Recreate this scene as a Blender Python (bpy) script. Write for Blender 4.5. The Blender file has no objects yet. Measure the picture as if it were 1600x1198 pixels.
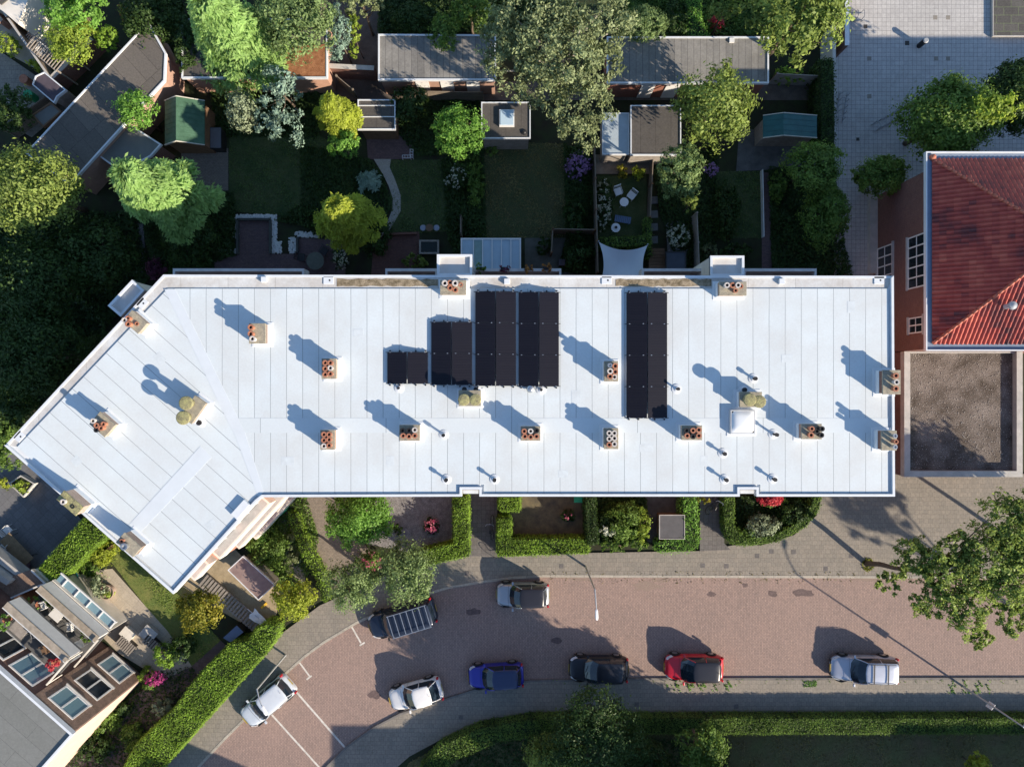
import bpy, math, random
import numpy as np
from mathutils import Vector, Matrix

random.seed(7)
SC = bpy.context.scene
COL = SC.collection

# ------------------------------------------------------------------ camera, world, sun
CAM_H, FOCAL = 49.0, 1110.0
cam = bpy.data.cameras.new("camera")
cam.sensor_width = 36.0
cam.lens = FOCAL / 1600.0 * 36.0
cam.clip_start = 0.5
cam.clip_end = 2000
co = bpy.data.objects.new("camera", cam)
co.location = (0, 0, CAM_H)
COL.objects.link(co)
SC.camera = co

EL = math.radians(22.6)
SUNXY = Vector((0.829, -0.559)).normalized()
world = bpy.data.worlds.new("World")
SC.world = world
world.use_nodes = True
wn = world.node_tree
sky = wn.nodes.new("ShaderNodeTexSky")
sky.sky_type = 'NISHITA'
sky.sun_disc = False
sky.ozone_density = 2.6
sky.dust_density = 0.3
sky.sun_elevation = EL
sky.sun_rotation = math.atan2(SUNXY.x, SUNXY.y)
bg = wn.nodes["Background"]
bg.inputs["Strength"].default_value = 0.118
wn.links.new(sky.outputs[0], bg.inputs["Color"])
sl = bpy.data.lights.new("sun", 'SUN')
sl.energy = 5.0
sl.angle = math.radians(0.5)
sl.color = (1.0, 0.86, 0.69)
so = bpy.data.objects.new("sun", sl)
so.rotation_euler = Vector((-SUNXY.x * math.cos(EL), -SUNXY.y * math.cos(EL), -math.sin(EL))).to_track_quat('-Z', 'Y').to_euler()
so.location = (60, -40, 40)
COL.objects.link(so)
SC.view_settings.view_transform = 'Standard'
SC.view_settings.look = 'None'
SC.view_settings.exposure = 0.90
SC.view_settings.gamma = 1.0


def P(px, py, z=0.0):
    """ground-plan position of a point surveyed on the aerial picture, at height z"""
    s = (CAM_H - z) / FOCAL
    return ((px - 800) * s, (599 - py) * s, z)


def P2(px, py, z=0.0):
    return P(px, py, z)[:2]


def PP(pts, z=0.0):
    return [P2(a, b, z) for a, b in pts]


def m(px, z=0.0):
    return px * (CAM_H - z) / FOCAL


# ------------------------------------------------------------------ materials
def lin(r, g, b):
    f = lambda c: (c / 255 / 12.92) if c / 255 <= 0.04045 else ((c / 255 + 0.055) / 1.055) ** 2.4
    return (f(r), f(g), f(b))


MATS = {}


def newmat(name):
    mt = bpy.data.materials.new(name)
    mt.use_nodes = True
    nt = mt.node_tree
    return mt, nt, nt.nodes["Principled BSDF"]


def N(nt, t, **kw):
    n = nt.nodes.new(t)
    for k, v in kw.items():
        if k in n.inputs:
            n.inputs[k].default_value = v
        else:
            setattr(n, k, v)
    return n


def c4(c):
    return (c[0], c[1], c[2], 1)


def M(name, rgb, rough=0.75, var=0.12, scale=2.0, rgb2=None, bump=0.0, metal=0.0, fine=0.0, bscale=40.0, spec=0.4):
    if name in MATS:
        return MATS[name]
    mt, nt, b = newmat(name)
    b.inputs["Roughness"].default_value = rough
    b.inputs["Metallic"].default_value = metal
    b.inputs["Specular IOR Level"].default_value = spec
    tc = N(nt, "ShaderNodeTexCoord")
    no = N(nt, "ShaderNodeTexNoise", Scale=scale, Detail=6.0, Roughness=0.62)
    nt.links.new(tc.outputs["Object"], no.inputs["Vector"])
    mr = N(nt, "ShaderNodeMapRange")
    mr.inputs[1].default_value = 0.32
    mr.inputs[2].default_value = 0.68
    nt.links.new(no.outputs["Fac"], mr.inputs[0])
    mx = N(nt, "ShaderNodeMix", data_type='RGBA')
    lo = tuple(c * (1 - var) for c in rgb)
    hi = tuple(min(1, c * (1 + var)) for c in rgb) if rgb2 is None else rgb2
    mx.inputs[6].default_value = c4(lo)
    mx.inputs[7].default_value = c4(hi)
    nt.links.new(mr.outputs[0], mx.inputs[0])
    out = mx.outputs[2]
    if fine > 0:
        n2 = N(nt, "ShaderNodeTexNoise", Scale=bscale, Detail=3.0)
        nt.links.new(tc.outputs["Object"], n2.inputs["Vector"])
        m2 = N(nt, "ShaderNodeMapRange")
        m2.inputs[1].default_value = 0.3
        m2.inputs[2].default_value = 0.7
        m2.inputs[3].default_value = 1 - fine
        m2.inputs[4].default_value = 1 + fine
        nt.links.new(n2.outputs["Fac"], m2.inputs[0])
        mu = N(nt, "ShaderNodeVectorMath", operation='SCALE')
        nt.links.new(out, mu.inputs[0])
        nt.links.new(m2.outputs[0], mu.inputs[3])
        out = mu.outputs[0]
    nt.links.new(out, b.inputs["Base Color"])
    if bump > 0:
        n3 = N(nt, "ShaderNodeTexNoise", Scale=bscale, Detail=4.0)
        nt.links.new(tc.outputs["Object"], n3.inputs["Vector"])
        bp = N(nt, "ShaderNodeBump", Strength=bump, Distance=0.03)
        nt.links.new(n3.outputs["Fac"], bp.inputs["Height"])
        nt.links.new(bp.outputs[0], b.inputs["Normal"])
    MATS[name] = mt
    return mt


def BR(name, c1, c2, mortar, bw, rh, ms=0.006, offset=0.5, rot=0.0, wall=False, rough=0.85, stain=0.2, sscale=0.35,
       stainc=None, fine=0.12, bump=0.35, squash=1.0, bias=0.0, warp=0.0):
    """brick, tile, strip pattern: bw x rh in metres, laid out in the object's own space"""
    if name in MATS:
        return MATS[name]
    mt, nt, b = newmat(name)
    b.inputs["Roughness"].default_value = rough
    b.inputs["Specular IOR Level"].default_value = 0.3
    tc = N(nt, "ShaderNodeTexCoord")
    vec = tc.outputs["Object"]
    if wall:
        sp = N(nt, "ShaderNodeSeparateXYZ")
        nt.links.new(vec, sp.inputs[0])
        cr = N(nt, "ShaderNodeVectorMath", operation='CROSS_PRODUCT')
        nt.links.new(tc.outputs["Normal"], cr.inputs[0])
        cr.inputs[1].default_value = (0, 0, 1)
        dt = N(nt, "ShaderNodeVectorMath", operation='DOT_PRODUCT')
        nt.links.new(cr.outputs[0], dt.inputs[0])
        nt.links.new(vec, dt.inputs[1])
        cb = N(nt, "ShaderNodeCombineXYZ")
        nt.links.new(dt.outputs["Value"], cb.inputs[0])
        nt.links.new(sp.outputs[2], cb.inputs[1])
        vec = cb.outputs[0]
    else:
        mp = N(nt, "ShaderNodeMapping")
        mp.inputs["Rotation"].default_value = (0, 0, rot)
        mp.inputs["Location"].default_value = (bw / 2 if bw > 50 else 0, rh / 2 if rh > 50 else 0, 0)
        nt.links.new(vec, mp.inputs[0])
        vec = mp.outputs[0]
    if warp > 0:
        wno = N(nt, "ShaderNodeTexNoise", Scale=0.5, Detail=3.0)
        nt.links.new(vec, wno.inputs["Vector"])
        sc = N(nt, "ShaderNodeVectorMath", operation='SCALE')
        sc.inputs[3].default_value = warp
        nt.links.new(wno.outputs["Color"], sc.inputs[0])
        av = N(nt, "ShaderNodeVectorMath", operation='ADD')
        nt.links.new(vec, av.inputs[0])
        nt.links.new(sc.outputs[0], av.inputs[1])
        vec = av.outputs[0]
    br = N(nt, "ShaderNodeTexBrick", offset=offset, squash=squash)
    br.inputs["Scale"].default_value = 1.0
    br.inputs["Color1"].default_value = c4(c1)
    br.inputs["Color2"].default_value = c4(c2)
    br.inputs["Mortar"].default_value = c4(mortar)
    br.inputs["Mortar Size"].default_value = ms
    br.inputs["Mortar Smooth"].default_value = 0.3
    br.inputs["Bias"].default_value = bias
    br.inputs["Brick Width"].default_value = bw
    br.inputs["Row Height"].default_value = rh
    nt.links.new(vec, br.inputs["Vector"])
    out = br.outputs["Color"]
    no = N(nt, "ShaderNodeTexNoise", Scale=sscale, Detail=8.0, Roughness=0.68)
    nt.links.new(tc.outputs["Object"], no.inputs["Vector"])
    mr = N(nt, "ShaderNodeMapRange")
    mr.inputs[1].default_value = 0.35
    mr.inputs[2].default_value = 0.7
    mr.inputs[4].default_value = stain
    nt.links.new(no.outputs["Fac"], mr.inputs[0])
    mx = N(nt, "ShaderNodeMix", data_type='RGBA')
    sc_ = stainc or tuple(c * 0.35 for c in c1)
    mx.inputs[7].default_value = c4(sc_)
    nt.links.new(mr.outputs[0], mx.inputs[0])
    nt.links.new(out, mx.inputs[6])
    out = mx.outputs[2]
    n2 = N(nt, "ShaderNodeTexNoise", Scale=9.0, Detail=5.0, Roughness=0.7)
    nt.links.new(tc.outputs["Object"], n2.inputs["Vector"])
    m2 = N(nt, "ShaderNodeMapRange")
    m2.inputs[1].default_value = 0.3
    m2.inputs[2].default_value = 0.7
    m2.inputs[3].default_value = 1 - fine
    m2.inputs[4].default_value = 1 + fine
    nt.links.new(n2.outputs["Fac"], m2.inputs[0])
    mu = N(nt, "ShaderNodeVectorMath", operation='SCALE')
    nt.links.new(out, mu.inputs[0])
    nt.links.new(m2.outputs[0], mu.inputs[3])
    nt.links.new(mu.outputs[0], b.inputs["Base Color"])
    if bump > 0:
        bp = N(nt, "ShaderNodeBump", Strength=bump, Distance=0.01)
        bp.invert = True
        nt.links.new(br.outputs["Fac"], bp.inputs["Height"])
        nt.links.new(bp.outputs[0], b.inputs["Normal"])
    MATS[name] = mt
    return mt


def FO(name, dark, light, trans=0.25, rough=0.55, hue=None):
    """leaves: the 'tone' value stored on each leaf picks its own colour"""
    if name in MATS:
        return MATS[name]
    mt, nt, b = newmat(name)
    dark = tuple(c * 1.3 for c in dark)
    light = tuple(min(.60, c * 1.85) for c in light) if 'petals' not in name and 'dark' not in name else light
    trans = min(.5, trans + .2)
    at = N(nt, "ShaderNodeAttribute", attribute_name="tone")
    rp = N(nt, "ShaderNodeValToRGB")
    e = rp.color_ramp.elements
    e[0].position = 0.0
    e[0].color = c4(dark)
    e[1].position = 1.0
    e[1].color = c4(light)
    if hue:
        x = e.new(0.97)
        x.color = c4(hue)
        e[2].color = c4(hue)
    nt.links.new(at.outputs["Fac"], rp.inputs[0])
    nt.links.new(rp.outputs[0], b.inputs["Base Color"])
    b.inputs["Roughness"].default_value = rough
    b.inputs["Specular IOR Level"].default_value = 0.3
    tr = N(nt, "ShaderNodeBsdfTranslucent")
    nt.links.new(rp.outputs[0], tr.inputs["Color"])
    ms = N(nt, "ShaderNodeMixShader")
    ms.inputs[0].default_value = trans
    nt.links.new(b.outputs[0], ms.inputs[1])
    nt.links.new(tr.outputs[0], ms.inputs[2])
    nt.links.new(ms.outputs[0], nt.nodes["Material Output"].inputs["Surface"])
    MATS[name] = mt
    return mt


def glassm(name, rgb, rough=0.05, trans=0.0):
    if name in MATS:
        return MATS[name]
    mt, nt, b = newmat(name)
    b.inputs["Base Color"].default_value = c4(rgb)
    b.inputs["Roughness"].default_value = rough
    b.inputs["Specular IOR Level"].default_value = 0.8
    b.inputs["Transmission Weight"].default_value = trans
    tc = N(nt, "ShaderNodeTexCoord")
    no = N(nt, "ShaderNodeTexNoise", Scale=3.0, Detail=4.0)
    nt.links.new(tc.outputs["Object"], no.inputs["Vector"])
    mr = N(nt, "ShaderNodeMapRange")
    mr.inputs[3].default_value = rough * 0.6
    mr.inputs[4].default_value = rough * 1.8 + 0.03
    nt.links.new(no.outputs["Fac"], mr.inputs[0])
    nt.links.new(mr.outputs[0], b.inputs["Roughness"])
    MATS[name] = mt
    return mt


def carpaint(name, rgb, metal=0.0):
    if name in MATS:
        return MATS[name]
    mt, nt, b = newmat(name)
    tc = N(nt, "ShaderNodeTexCoord")
    no = N(nt, "ShaderNodeTexNoise", Scale=4.0, Detail=5.0)
    nt.links.new(tc.outputs["Object"], no.inputs["Vector"])
    mx = N(nt, "ShaderNodeMix", data_type='RGBA')
    mx.inputs[6].default_value = c4(tuple(c * 0.88 for c in rgb))
    mx.inputs[7].default_value = c4(rgb)
    nt.links.new(no.outputs["Fac"], mx.inputs[0])
    nt.links.new(mx.outputs[2], b.inputs["Base Color"])
    b.inputs["Roughness"].default_value = 0.32
    b.inputs["Metallic"].default_value = metal
    b.inputs["Coat Weight"].default_value = 0.7 if max(rgb) > .1 else .25
    b.inputs["Coat Roughness"].default_value = 0.06
    MATS[name] = mt
    return mt


# ------------------------------------------------------------------ mesh helpers
WL = {}  # world location of each thing's empty


def tag(o, label=None, cat=None, group=None, kind=None):
    if label: o["label"] = label
    if cat: o["category"] = cat
    if group: o["group"] = group
    if kind: o["kind"] = kind
    return o


def thing(name, label, cat, loc=(0, 0, 0), rz=0.0, group=None):
    o = bpy.data.objects.new(name, None)
    o.empty_display_size = 0.3
    COL.objects.link(o)
    o.location = loc
    o.rotation_euler = (0, 0, rz)
    WL[o.name] = Vector(loc)
    return tag(o, label, cat, group)


class MB:
    def __init__(s):
        s.v = []
        s.f = []

    def add(s, vs, fs):
        b = len(s.v)
        s.v += [tuple(q) for q in vs]
        s.f += [tuple(b + i for i in f) for f in fs]
        return s

    def box(s, cx, cy, z0, sx, sy, sz, rz=0.0):
        c, n = math.cos(rz), math.sin(rz)
        vs = []
        for dz in (0, sz):
            for dx, dy in ((-1, -1), (1, -1), (1, 1), (-1, 1)):
                x, y = dx * sx / 2, dy * sy / 2
                vs.append((cx + x * c - y * n, cy + x * n + y * c, z0 + dz))
        return s.add(vs, [(3, 2, 1, 0), (4, 5, 6, 7), (0, 1, 5, 4), (1, 2, 6, 5), (2, 3, 7, 6), (3, 0, 4, 7)])

    def prism(s, poly, z0, z1):
        a = sum(poly[i][0] * poly[(i + 1) % len(poly)][1] - poly[(i + 1) % len(poly)][0] * poly[i][1] for i in range(len(poly)))
        if a < 0: poly = poly[::-1]
        n = len(poly)
        vs = [(x, y, z0) for x, y in poly] + [(x, y, z1) for x, y in poly]
        fs = [tuple(range(n))[::-1], tuple(range(n, 2 * n))]
        fs += [(i, (i + 1) % n, n + (i + 1) % n, n + i) for i in range(n)]
        return s.add(vs, fs)

    def sheet(s, poly, z):
        a = sum(poly[i][0] * poly[(i + 1) % len(poly)][1] - poly[(i + 1) % len(poly)][0] * poly[i][1] for i in range(len(poly)))
        if a < 0: poly = poly[::-1]
        return s.add([(x, y, z) for x, y in poly], [tuple(range(len(poly)))])

    def cyl(s, cx, cy, z0, z1, r0, r1=None, n=16, cap=True):
        r1 = r0 if r1 is None else r1
        vs = [(cx + r * math.cos(2 * math.pi * i / n), cy + r * math.sin(2 * math.pi * i / n), z) for z, r in ((z0, r0), (z1, r1)) for i in range(n)]
        fs = [(i, (i + 1) % n, n + (i + 1) % n, n + i) for i in range(n)]
        if cap: fs += [tuple(range(n))[::-1], tuple(range(n, 2 * n))]
        return s.add(vs, fs)

    def lathe(s, cx, cy, prof, n=16):
        vs = []
        for r, z in prof:
            vs += [(cx + r * math.cos(2 * math.pi * i / n), cy + r * math.sin(2 * math.pi * i / n), z) for i in range(n)]
        fs = []
        for k in range(len(prof) - 1):
            fs += [(k * n + i, k * n + (i + 1) % n, (k + 1) * n + (i + 1) % n, (k + 1) * n + i) for i in range(n)]
        fs += [tuple(range(n))[::-1], tuple(range((len(prof) - 1) * n, len(prof) * n))]
        return s.add(vs, fs)

    def tube(s, pts, r, n=8):
        pts = [Vector(p) for p in pts]
        rr = r if isinstance(r, (list, tuple)) else [r] * len(pts)
        vs = []
        for i, p in enumerate(pts):
            d = (pts[min(i + 1, len(pts) - 1)] - pts[max(i - 1, 0)]).normalized()
            up = Vector((0, 0, 1)) if abs(d.z) < 0.9 else Vector((1, 0, 0))
            a = d.cross(up).normalized()
            b = d.cross(a).normalized()
            for k in range(n):
                t = 2 * math.pi * k / n
                vs.append(p + (a * math.cos(t) + b * math.sin(t)) * rr[i])
        fs = []
        for i in range(len(pts) - 1):
            fs += [(i * n + k, (i + 1) * n + k, (i + 1) * n + (k + 1) % n, i * n + (k + 1) % n) for k in range(n)]
        fs += [tuple(range(n)), tuple(range((len(pts) - 1) * n, len(pts) * n))[::-1]]
        return s.add(vs, fs)

    def beam(s, a, b, w, h):
        """a bar of rectangular section from a to b"""
        a, b = Vector(a), Vector(b)
        d = (b - a).normalized()
        up = Vector((0, 0, 1)) if abs(d.z) < 0.95 else Vector((1, 0, 0))
        u = d.cross(up).normalized() * w / 2
        v = u.cross(d).normalized() * h / 2
        vs = [p + x for p in (a, b) for x in (-u - v, u - v, u + v, -u + v)]
        return s.add(vs, [(3, 2, 1, 0), (4, 5, 6, 7), (0, 1, 5, 4), (1, 2, 6, 5), (2, 3, 7, 6), (3, 0, 4, 7)])

    def build(s, name, mat, parent=None, smooth=False, bevel=0.0, subsurf=0, origin=None, world=True):
        me = bpy.data.meshes.new(name)
        off = Vector((0, 0, 0))
        if parent is not None and world:
            off = WL.get(parent.name, Vector((0, 0, 0)))
        if origin is not None:
            off = Vector(origin)
        me.from_pydata([(x - off.x, y - off.y, z - off.z) for x, y, z in s.v], [], s.f)
        me.materials.append(mat)
        me.update()
        if smooth:
            me.polygons.foreach_set("use_smooth", [True] * len(me.polygons))
        o = bpy.data.objects.new(name, me)
        COL.objects.link(o)
        if parent is not None:
            o.parent = parent
            WL[o.name] = off if world else Vector((0, 0, 0))
            if not world: WL[o.name] = WL.get(parent.name, Vector((0, 0, 0))) * 0
        if origin is not None:
            o.location = origin
            WL[o.name] = Vector(origin)
        if bevel > 0:
            md = o.modifiers.new("bevel", 'BEVEL')
            md.width = bevel
            md.segments = 2
            md.limit_method = 'ANGLE'
        if subsurf > 0:
            md = o.modifiers.new("sub", 'SUBSURF')
            md.levels = md.render_levels = subsurf
        return o


def copy_tree(o, parent=None):
    c = o.copy()
    COL.objects.link(c)
    c.parent = parent
    for ch in list(o.children):
        copy_tree(ch, c)
    return c


def struct(name, mb, mat, **k):
    return tag(mb.build(name, mat, **k), kind='structure')


# ------------------------------------------------------------------ foliage
def leafmesh(name, pos, nrm, size, tone, mat, parent, elong=1.5, axis=None, origin=None):
    n = len(pos)
    rng = np.random.default_rng(n + int(abs(pos[:, 0].sum()) * 10) % 9999)
    off = WL.get(parent.name, Vector((0, 0, 0))) if parent is not None else Vector((0, 0, 0))
    if origin is not None: off = Vector(origin)
    nrm = nrm / (np.linalg.norm(nrm, axis=1, keepdims=True) + 1e-9)
    if axis is None:
        r = rng.normal(size=(n, 3))
        a = np.cross(nrm, r)
    else:
        a = axis - nrm * (axis * nrm).sum(1, keepdims=True)
    a /= (np.linalg.norm(a, axis=1, keepdims=True) + 1e-9)
    b = np.cross(nrm, a)
    sz = size.reshape(-1, 1) * 0.5
    p = pos - np.array(off)
    lift = nrm * sz * 0.25
    v = np.stack([p - a * sz * elong, p + b * sz * 0.75 + lift, p + a * sz * elong, p - b * sz * 0.75 + lift], 1).reshape(-1, 3)
    me = bpy.data.meshes.new(name)
    me.vertices.add(n * 4)
    me.vertices.foreach_set("co", v.astype(np.float32).ravel())
    me.loops.add(n * 4)
    me.loops.foreach_set("vertex_index", np.arange(n * 4, dtype=np.int32))
    me.polygons.add(n)
    me.polygons.foreach_set("loop_start", np.arange(0, n * 4, 4, dtype=np.int32))
    me.polygons.foreach_set("loop_total", np.full(n, 4, dtype=np.int32))
    me.update(calc_edges=True)
    at = me.attributes.new("tone", 'FLOAT', 'POINT')
    at.data.foreach_set("value", np.repeat(np.clip(tone, 0, 1), 4).astype(np.float32))
    me.materials.append(mat)
    o = bpy.data.objects.new(name, me)
    COL.objects.link(o)
    if parent is not None:
        o.parent = parent
    if origin is not None:
        o.location = origin
    return o


def sphere_dirs(rng, n, zmin=-0.35):
    z = rng.uniform(zmin, 1, n)
    t = rng.uniform(0, 2 * np.pi, n)
    r = np.sqrt(1 - z * z)
    return np.stack([r * np.cos(t), r * np.sin(t), z], 1)


def leafy_points(rng, lobes, n, leaf, tight=0.7, rough=0.16, clump=0.17, zmin=-0.35, ratio=26):
    """clumps of leaves spread over and just inside lobes (cx,cy,cz,rx,ry,rz)"""
    L = np.array(lobes)
    w = L[:, 3] * L[:, 4]
    k = max(14, int(n / ratio))
    li = rng.choice(len(L), k, p=w / w.sum())
    d = sphere_dirs(rng, k, zmin)
    th = np.arctan2(d[:, 1], d[:, 0])
    bump = 1 + rough * (np.sin(th * 3 + li * 2.1) * 0.5 + np.sin(th * 7 + li + d[:, 2] * 5) * 0.5)
    rad = rng.uniform(0.72, 1.04, k) * bump
    cc = L[li, :3] + d * L[li, 3:6] * rad[:, None]
    ctone = rng.uniform(-0.24, 0.24, k) + (rad - 0.9) * 0.5
    ci = rng.integers(0, k, n)
    cs = clump * L[li, 3:6].min(1)[ci]
    g = rng.normal(size=(n, 3))
    pos = cc[ci] + g * cs[:, None] * 0.75 * np.array([1, 1, 0.6])
    out = d[ci] + g * 0.25
    nrm = out * tight + rng.normal(size=(n, 3)) * 0.55
    tone = 0.64 + ctone[ci] + rng.normal(size=n) * 0.13
    size = leaf * rng.uniform(0.6, 1.35, n)
    return pos, nrm, size, tone, cc


def trunk_mesh(rng, base, top, r, tips, nl=8):
    mb = MB()
    b = Vector(base)
    t = Vector(top)
    pts = [b.lerp(t, k / 5) + Vector((rng.normal(), rng.normal(), 0)) * r * 0.35 * (0 < k < 5) for k in range(6)]
    mb.tube(pts, [r * (1.15 - 0.13 * k) for k in range(6)], 9)
    for q in tips[:nl]:
        q = Vector(q)
        s = b.lerp(t, rng.uniform(0.45, 0.95))
        mid = s.lerp(q, 0.5) + Vector((rng.normal() * .15, rng.normal() * .15, 0.12))
        mb.tube([s, mid, s.lerp(q, 0.96)], [r * .42, r * .27, r * .09], 6)
    return mb


BARK = None


def tree(px, py, r, zc, mat, label, name="leafy_tree", cat="tree", n=None, leaf=0.2, lobes=None, group=None, ry=None, hz=0.75,
         style='leafy', base=None, tr=None, clump=0.2, rough=0.18, zmin=-0.35, seed=None, tight=1.0, bark=None):
    """(px,py) centre and r radius of the crown on the survey at height zc"""
    rng = np.random.default_rng(seed if seed is not None else int(px * 7 + py * 13))
    leaf *= .84
    if n: n = int(n * 1.35)
    cx, cy, _ = P(px, py, zc)
    R = m(r, zc)
    RY = m(ry, zc) if ry else R
    hz_ = R * hz
    bx, by = P2(*base) if base else (cx + rng.normal() * .1, cy + rng.normal() * .1)
    t = thing(name, label, cat, (bx, by, 0), group=group)
    if lobes:
        LB = []
        for (lx, ly, lr, lz) in lobes:
            x, y, z = P(lx, ly, lz)
            q = m(lr, lz)
            LB.append((x, y, z, q, q, q * hz))
    else:
        LB = [(cx, cy, zc, R * .86, RY * .86, hz_)]
        for k in range(5):
            a = k * 1.257 + rng.uniform(0, .8)
            LB.append((cx + math.cos(a) * R * .5, cy + math.sin(a) * RY * .5, zc + rng.uniform(-.25, .25) * hz_, R * .5, RY * .5, hz_ * .6))
    area = sum(q[3] * q[4] for q in LB) * 3.1
    if n is None:
        n = int(area / (leaf * leaf * .55) * 2.3)
        n = min(n, 36000)
    if style == 'conifer':
        leaf *= .66
        n = int((n or 8000) * 2.1)
        nb = max(60, int(R * 40))
        pos, nrm, ax, tn, sz = [], [], [], [], []
        ztop = zc + hz_
        zb = max(0.4, zc - hz_ * 1.6)
        for k in range(nb):
            f = rng.random() ** 0.75
            zz = zb + (ztop - zb) * f
            a = rng.uniform(0, 2 * np.pi)
            ln = (0.22 + (1 - f) * 0.88) * rng.uniform(.72, 1.08)
            if f < .25: ln = rng.uniform(.75, 1.05)
            d = np.array([math.cos(a) * R, math.sin(a) * RY, 0]) * ln
            ns = max(6, int(n / nb))
            u = rng.random(ns) ** 0.55
            droop = -0.28 * R * u ** 2 * ln
            lat = np.array([-math.sin(a), math.cos(a), 0])
            sp = rng.normal(size=ns) * .085 * R * (0.35 + np.sin(u * 2.6)) * .9
            p = np.array([cx, cy, zz]) + d * u[:, None] + lat * sp[:, None] + np.array([0, 0, 1.]) * (droop + rng.normal(size=ns) * .04 * R + 0.1 * R * u)[:, None]
            dd = d / np.linalg.norm(d)
            axs = dd + lat * (np.sign(sp) * .7)[:, None] + rng.normal(size=(ns, 3)) * .3 + np.array([0, 0, .15])
            pos.append(p)
            ax.append(axs)
            nrm.append(np.tile([0, 0, 1.0], (ns, 1)) + dd * .6 + rng.normal(size=(ns, 3)) * .45)
            tn.append(.42 + u * .4 + rng.normal(size=ns) * .1 + rng.normal() * .1)
            sz.append(leaf * rng.uniform(.7, 1.3, ns))
        pos = np.concatenate(pos)
        nrm = np.concatenate(nrm)
        leafmesh("crown", pos, nrm, np.concatenate(sz), np.concatenate(tn), mat, t, elong=2.1, axis=np.concatenate(ax))
        tips = []
        top = (cx, cy, ztop - .3)
    else:
        pos, nrm, size, tone, cc = leafy_points(rng, LB, n, leaf, clump=clump, rough=rough, zmin=zmin, tight=tight)
        pos[:, 2] = np.maximum(pos[:, 2], 0.04)
        leafmesh("crown", pos, nrm, size, tone, mat, t)
        tips = [tuple(c) for c in cc[rng.permutation(len(cc))[:14]]]
        top = (cx, cy, max(.4, zc))
    rt = tr or max(.03, min(.28, R * .06))
    trunk_mesh(rng, (bx, by, 0), top, rt, tips, 14 if tr else 7).build("trunk", bark or BARK, t, smooth=True)
    return t


def shrub(px, py, r, mat, label, name="shrub", cat="shrub", h=1.2, leaf=0.13, n=None, ry=None, group=None, style='leafy', z0=0.0):
    return tree(px, py, r, z0 + h * .5, mat, label, name, cat, n=n, leaf=leaf, ry=ry, hz=h * .5 / max(.05, m(r, h * .5)), group=group, style=style, clump=.24, zmin=-.8 if style != 'conifer' else 0)


def blooms(parent, px, py, r, h, mat, n=60, size=.11, ry=None, name="flowers", seed=1):
    rng = np.random.default_rng(seed)
    cx, cy, _ = P(px, py, h)
    R = m(r, h)
    RY = m(ry, h) if ry else R
    d = sphere_dirs(rng, n, 0.05)
    base = np.array([cx, cy, h * .55]) + d * np.array([R * .93, RY * .93, h * .52]) * rng.uniform(.75, 1.12, (n, 1))
    k = 7
    pos = np.repeat(base, k, 0) + rng.normal(size=(n * k, 3)) * size * .38
    nr = np.repeat(d, k, 0) + rng.normal(size=(n * k, 3)) * .6
    return leafmesh(name, pos, nr, np.full(n * k, size) * rng.uniform(.7, 1.3, n * k), rng.uniform(0, 1, n * k), mat, parent, elong=.9)


def inpoly(pts, poly):
    x, y = pts[:, 0], pts[:, 1]
    c = np.zeros(len(pts), bool)
    n = len(poly)
    for i in range(n):
        x1, y1 = poly[i]
        x2, y2 = poly[(i + 1) % n]
        k = ((y1 > y) != (y2 > y)) & (x < (x2 - x1) * (y - y1) / (y2 - y1 + 1e-12) + x1)
        c ^= k
    return c


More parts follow.
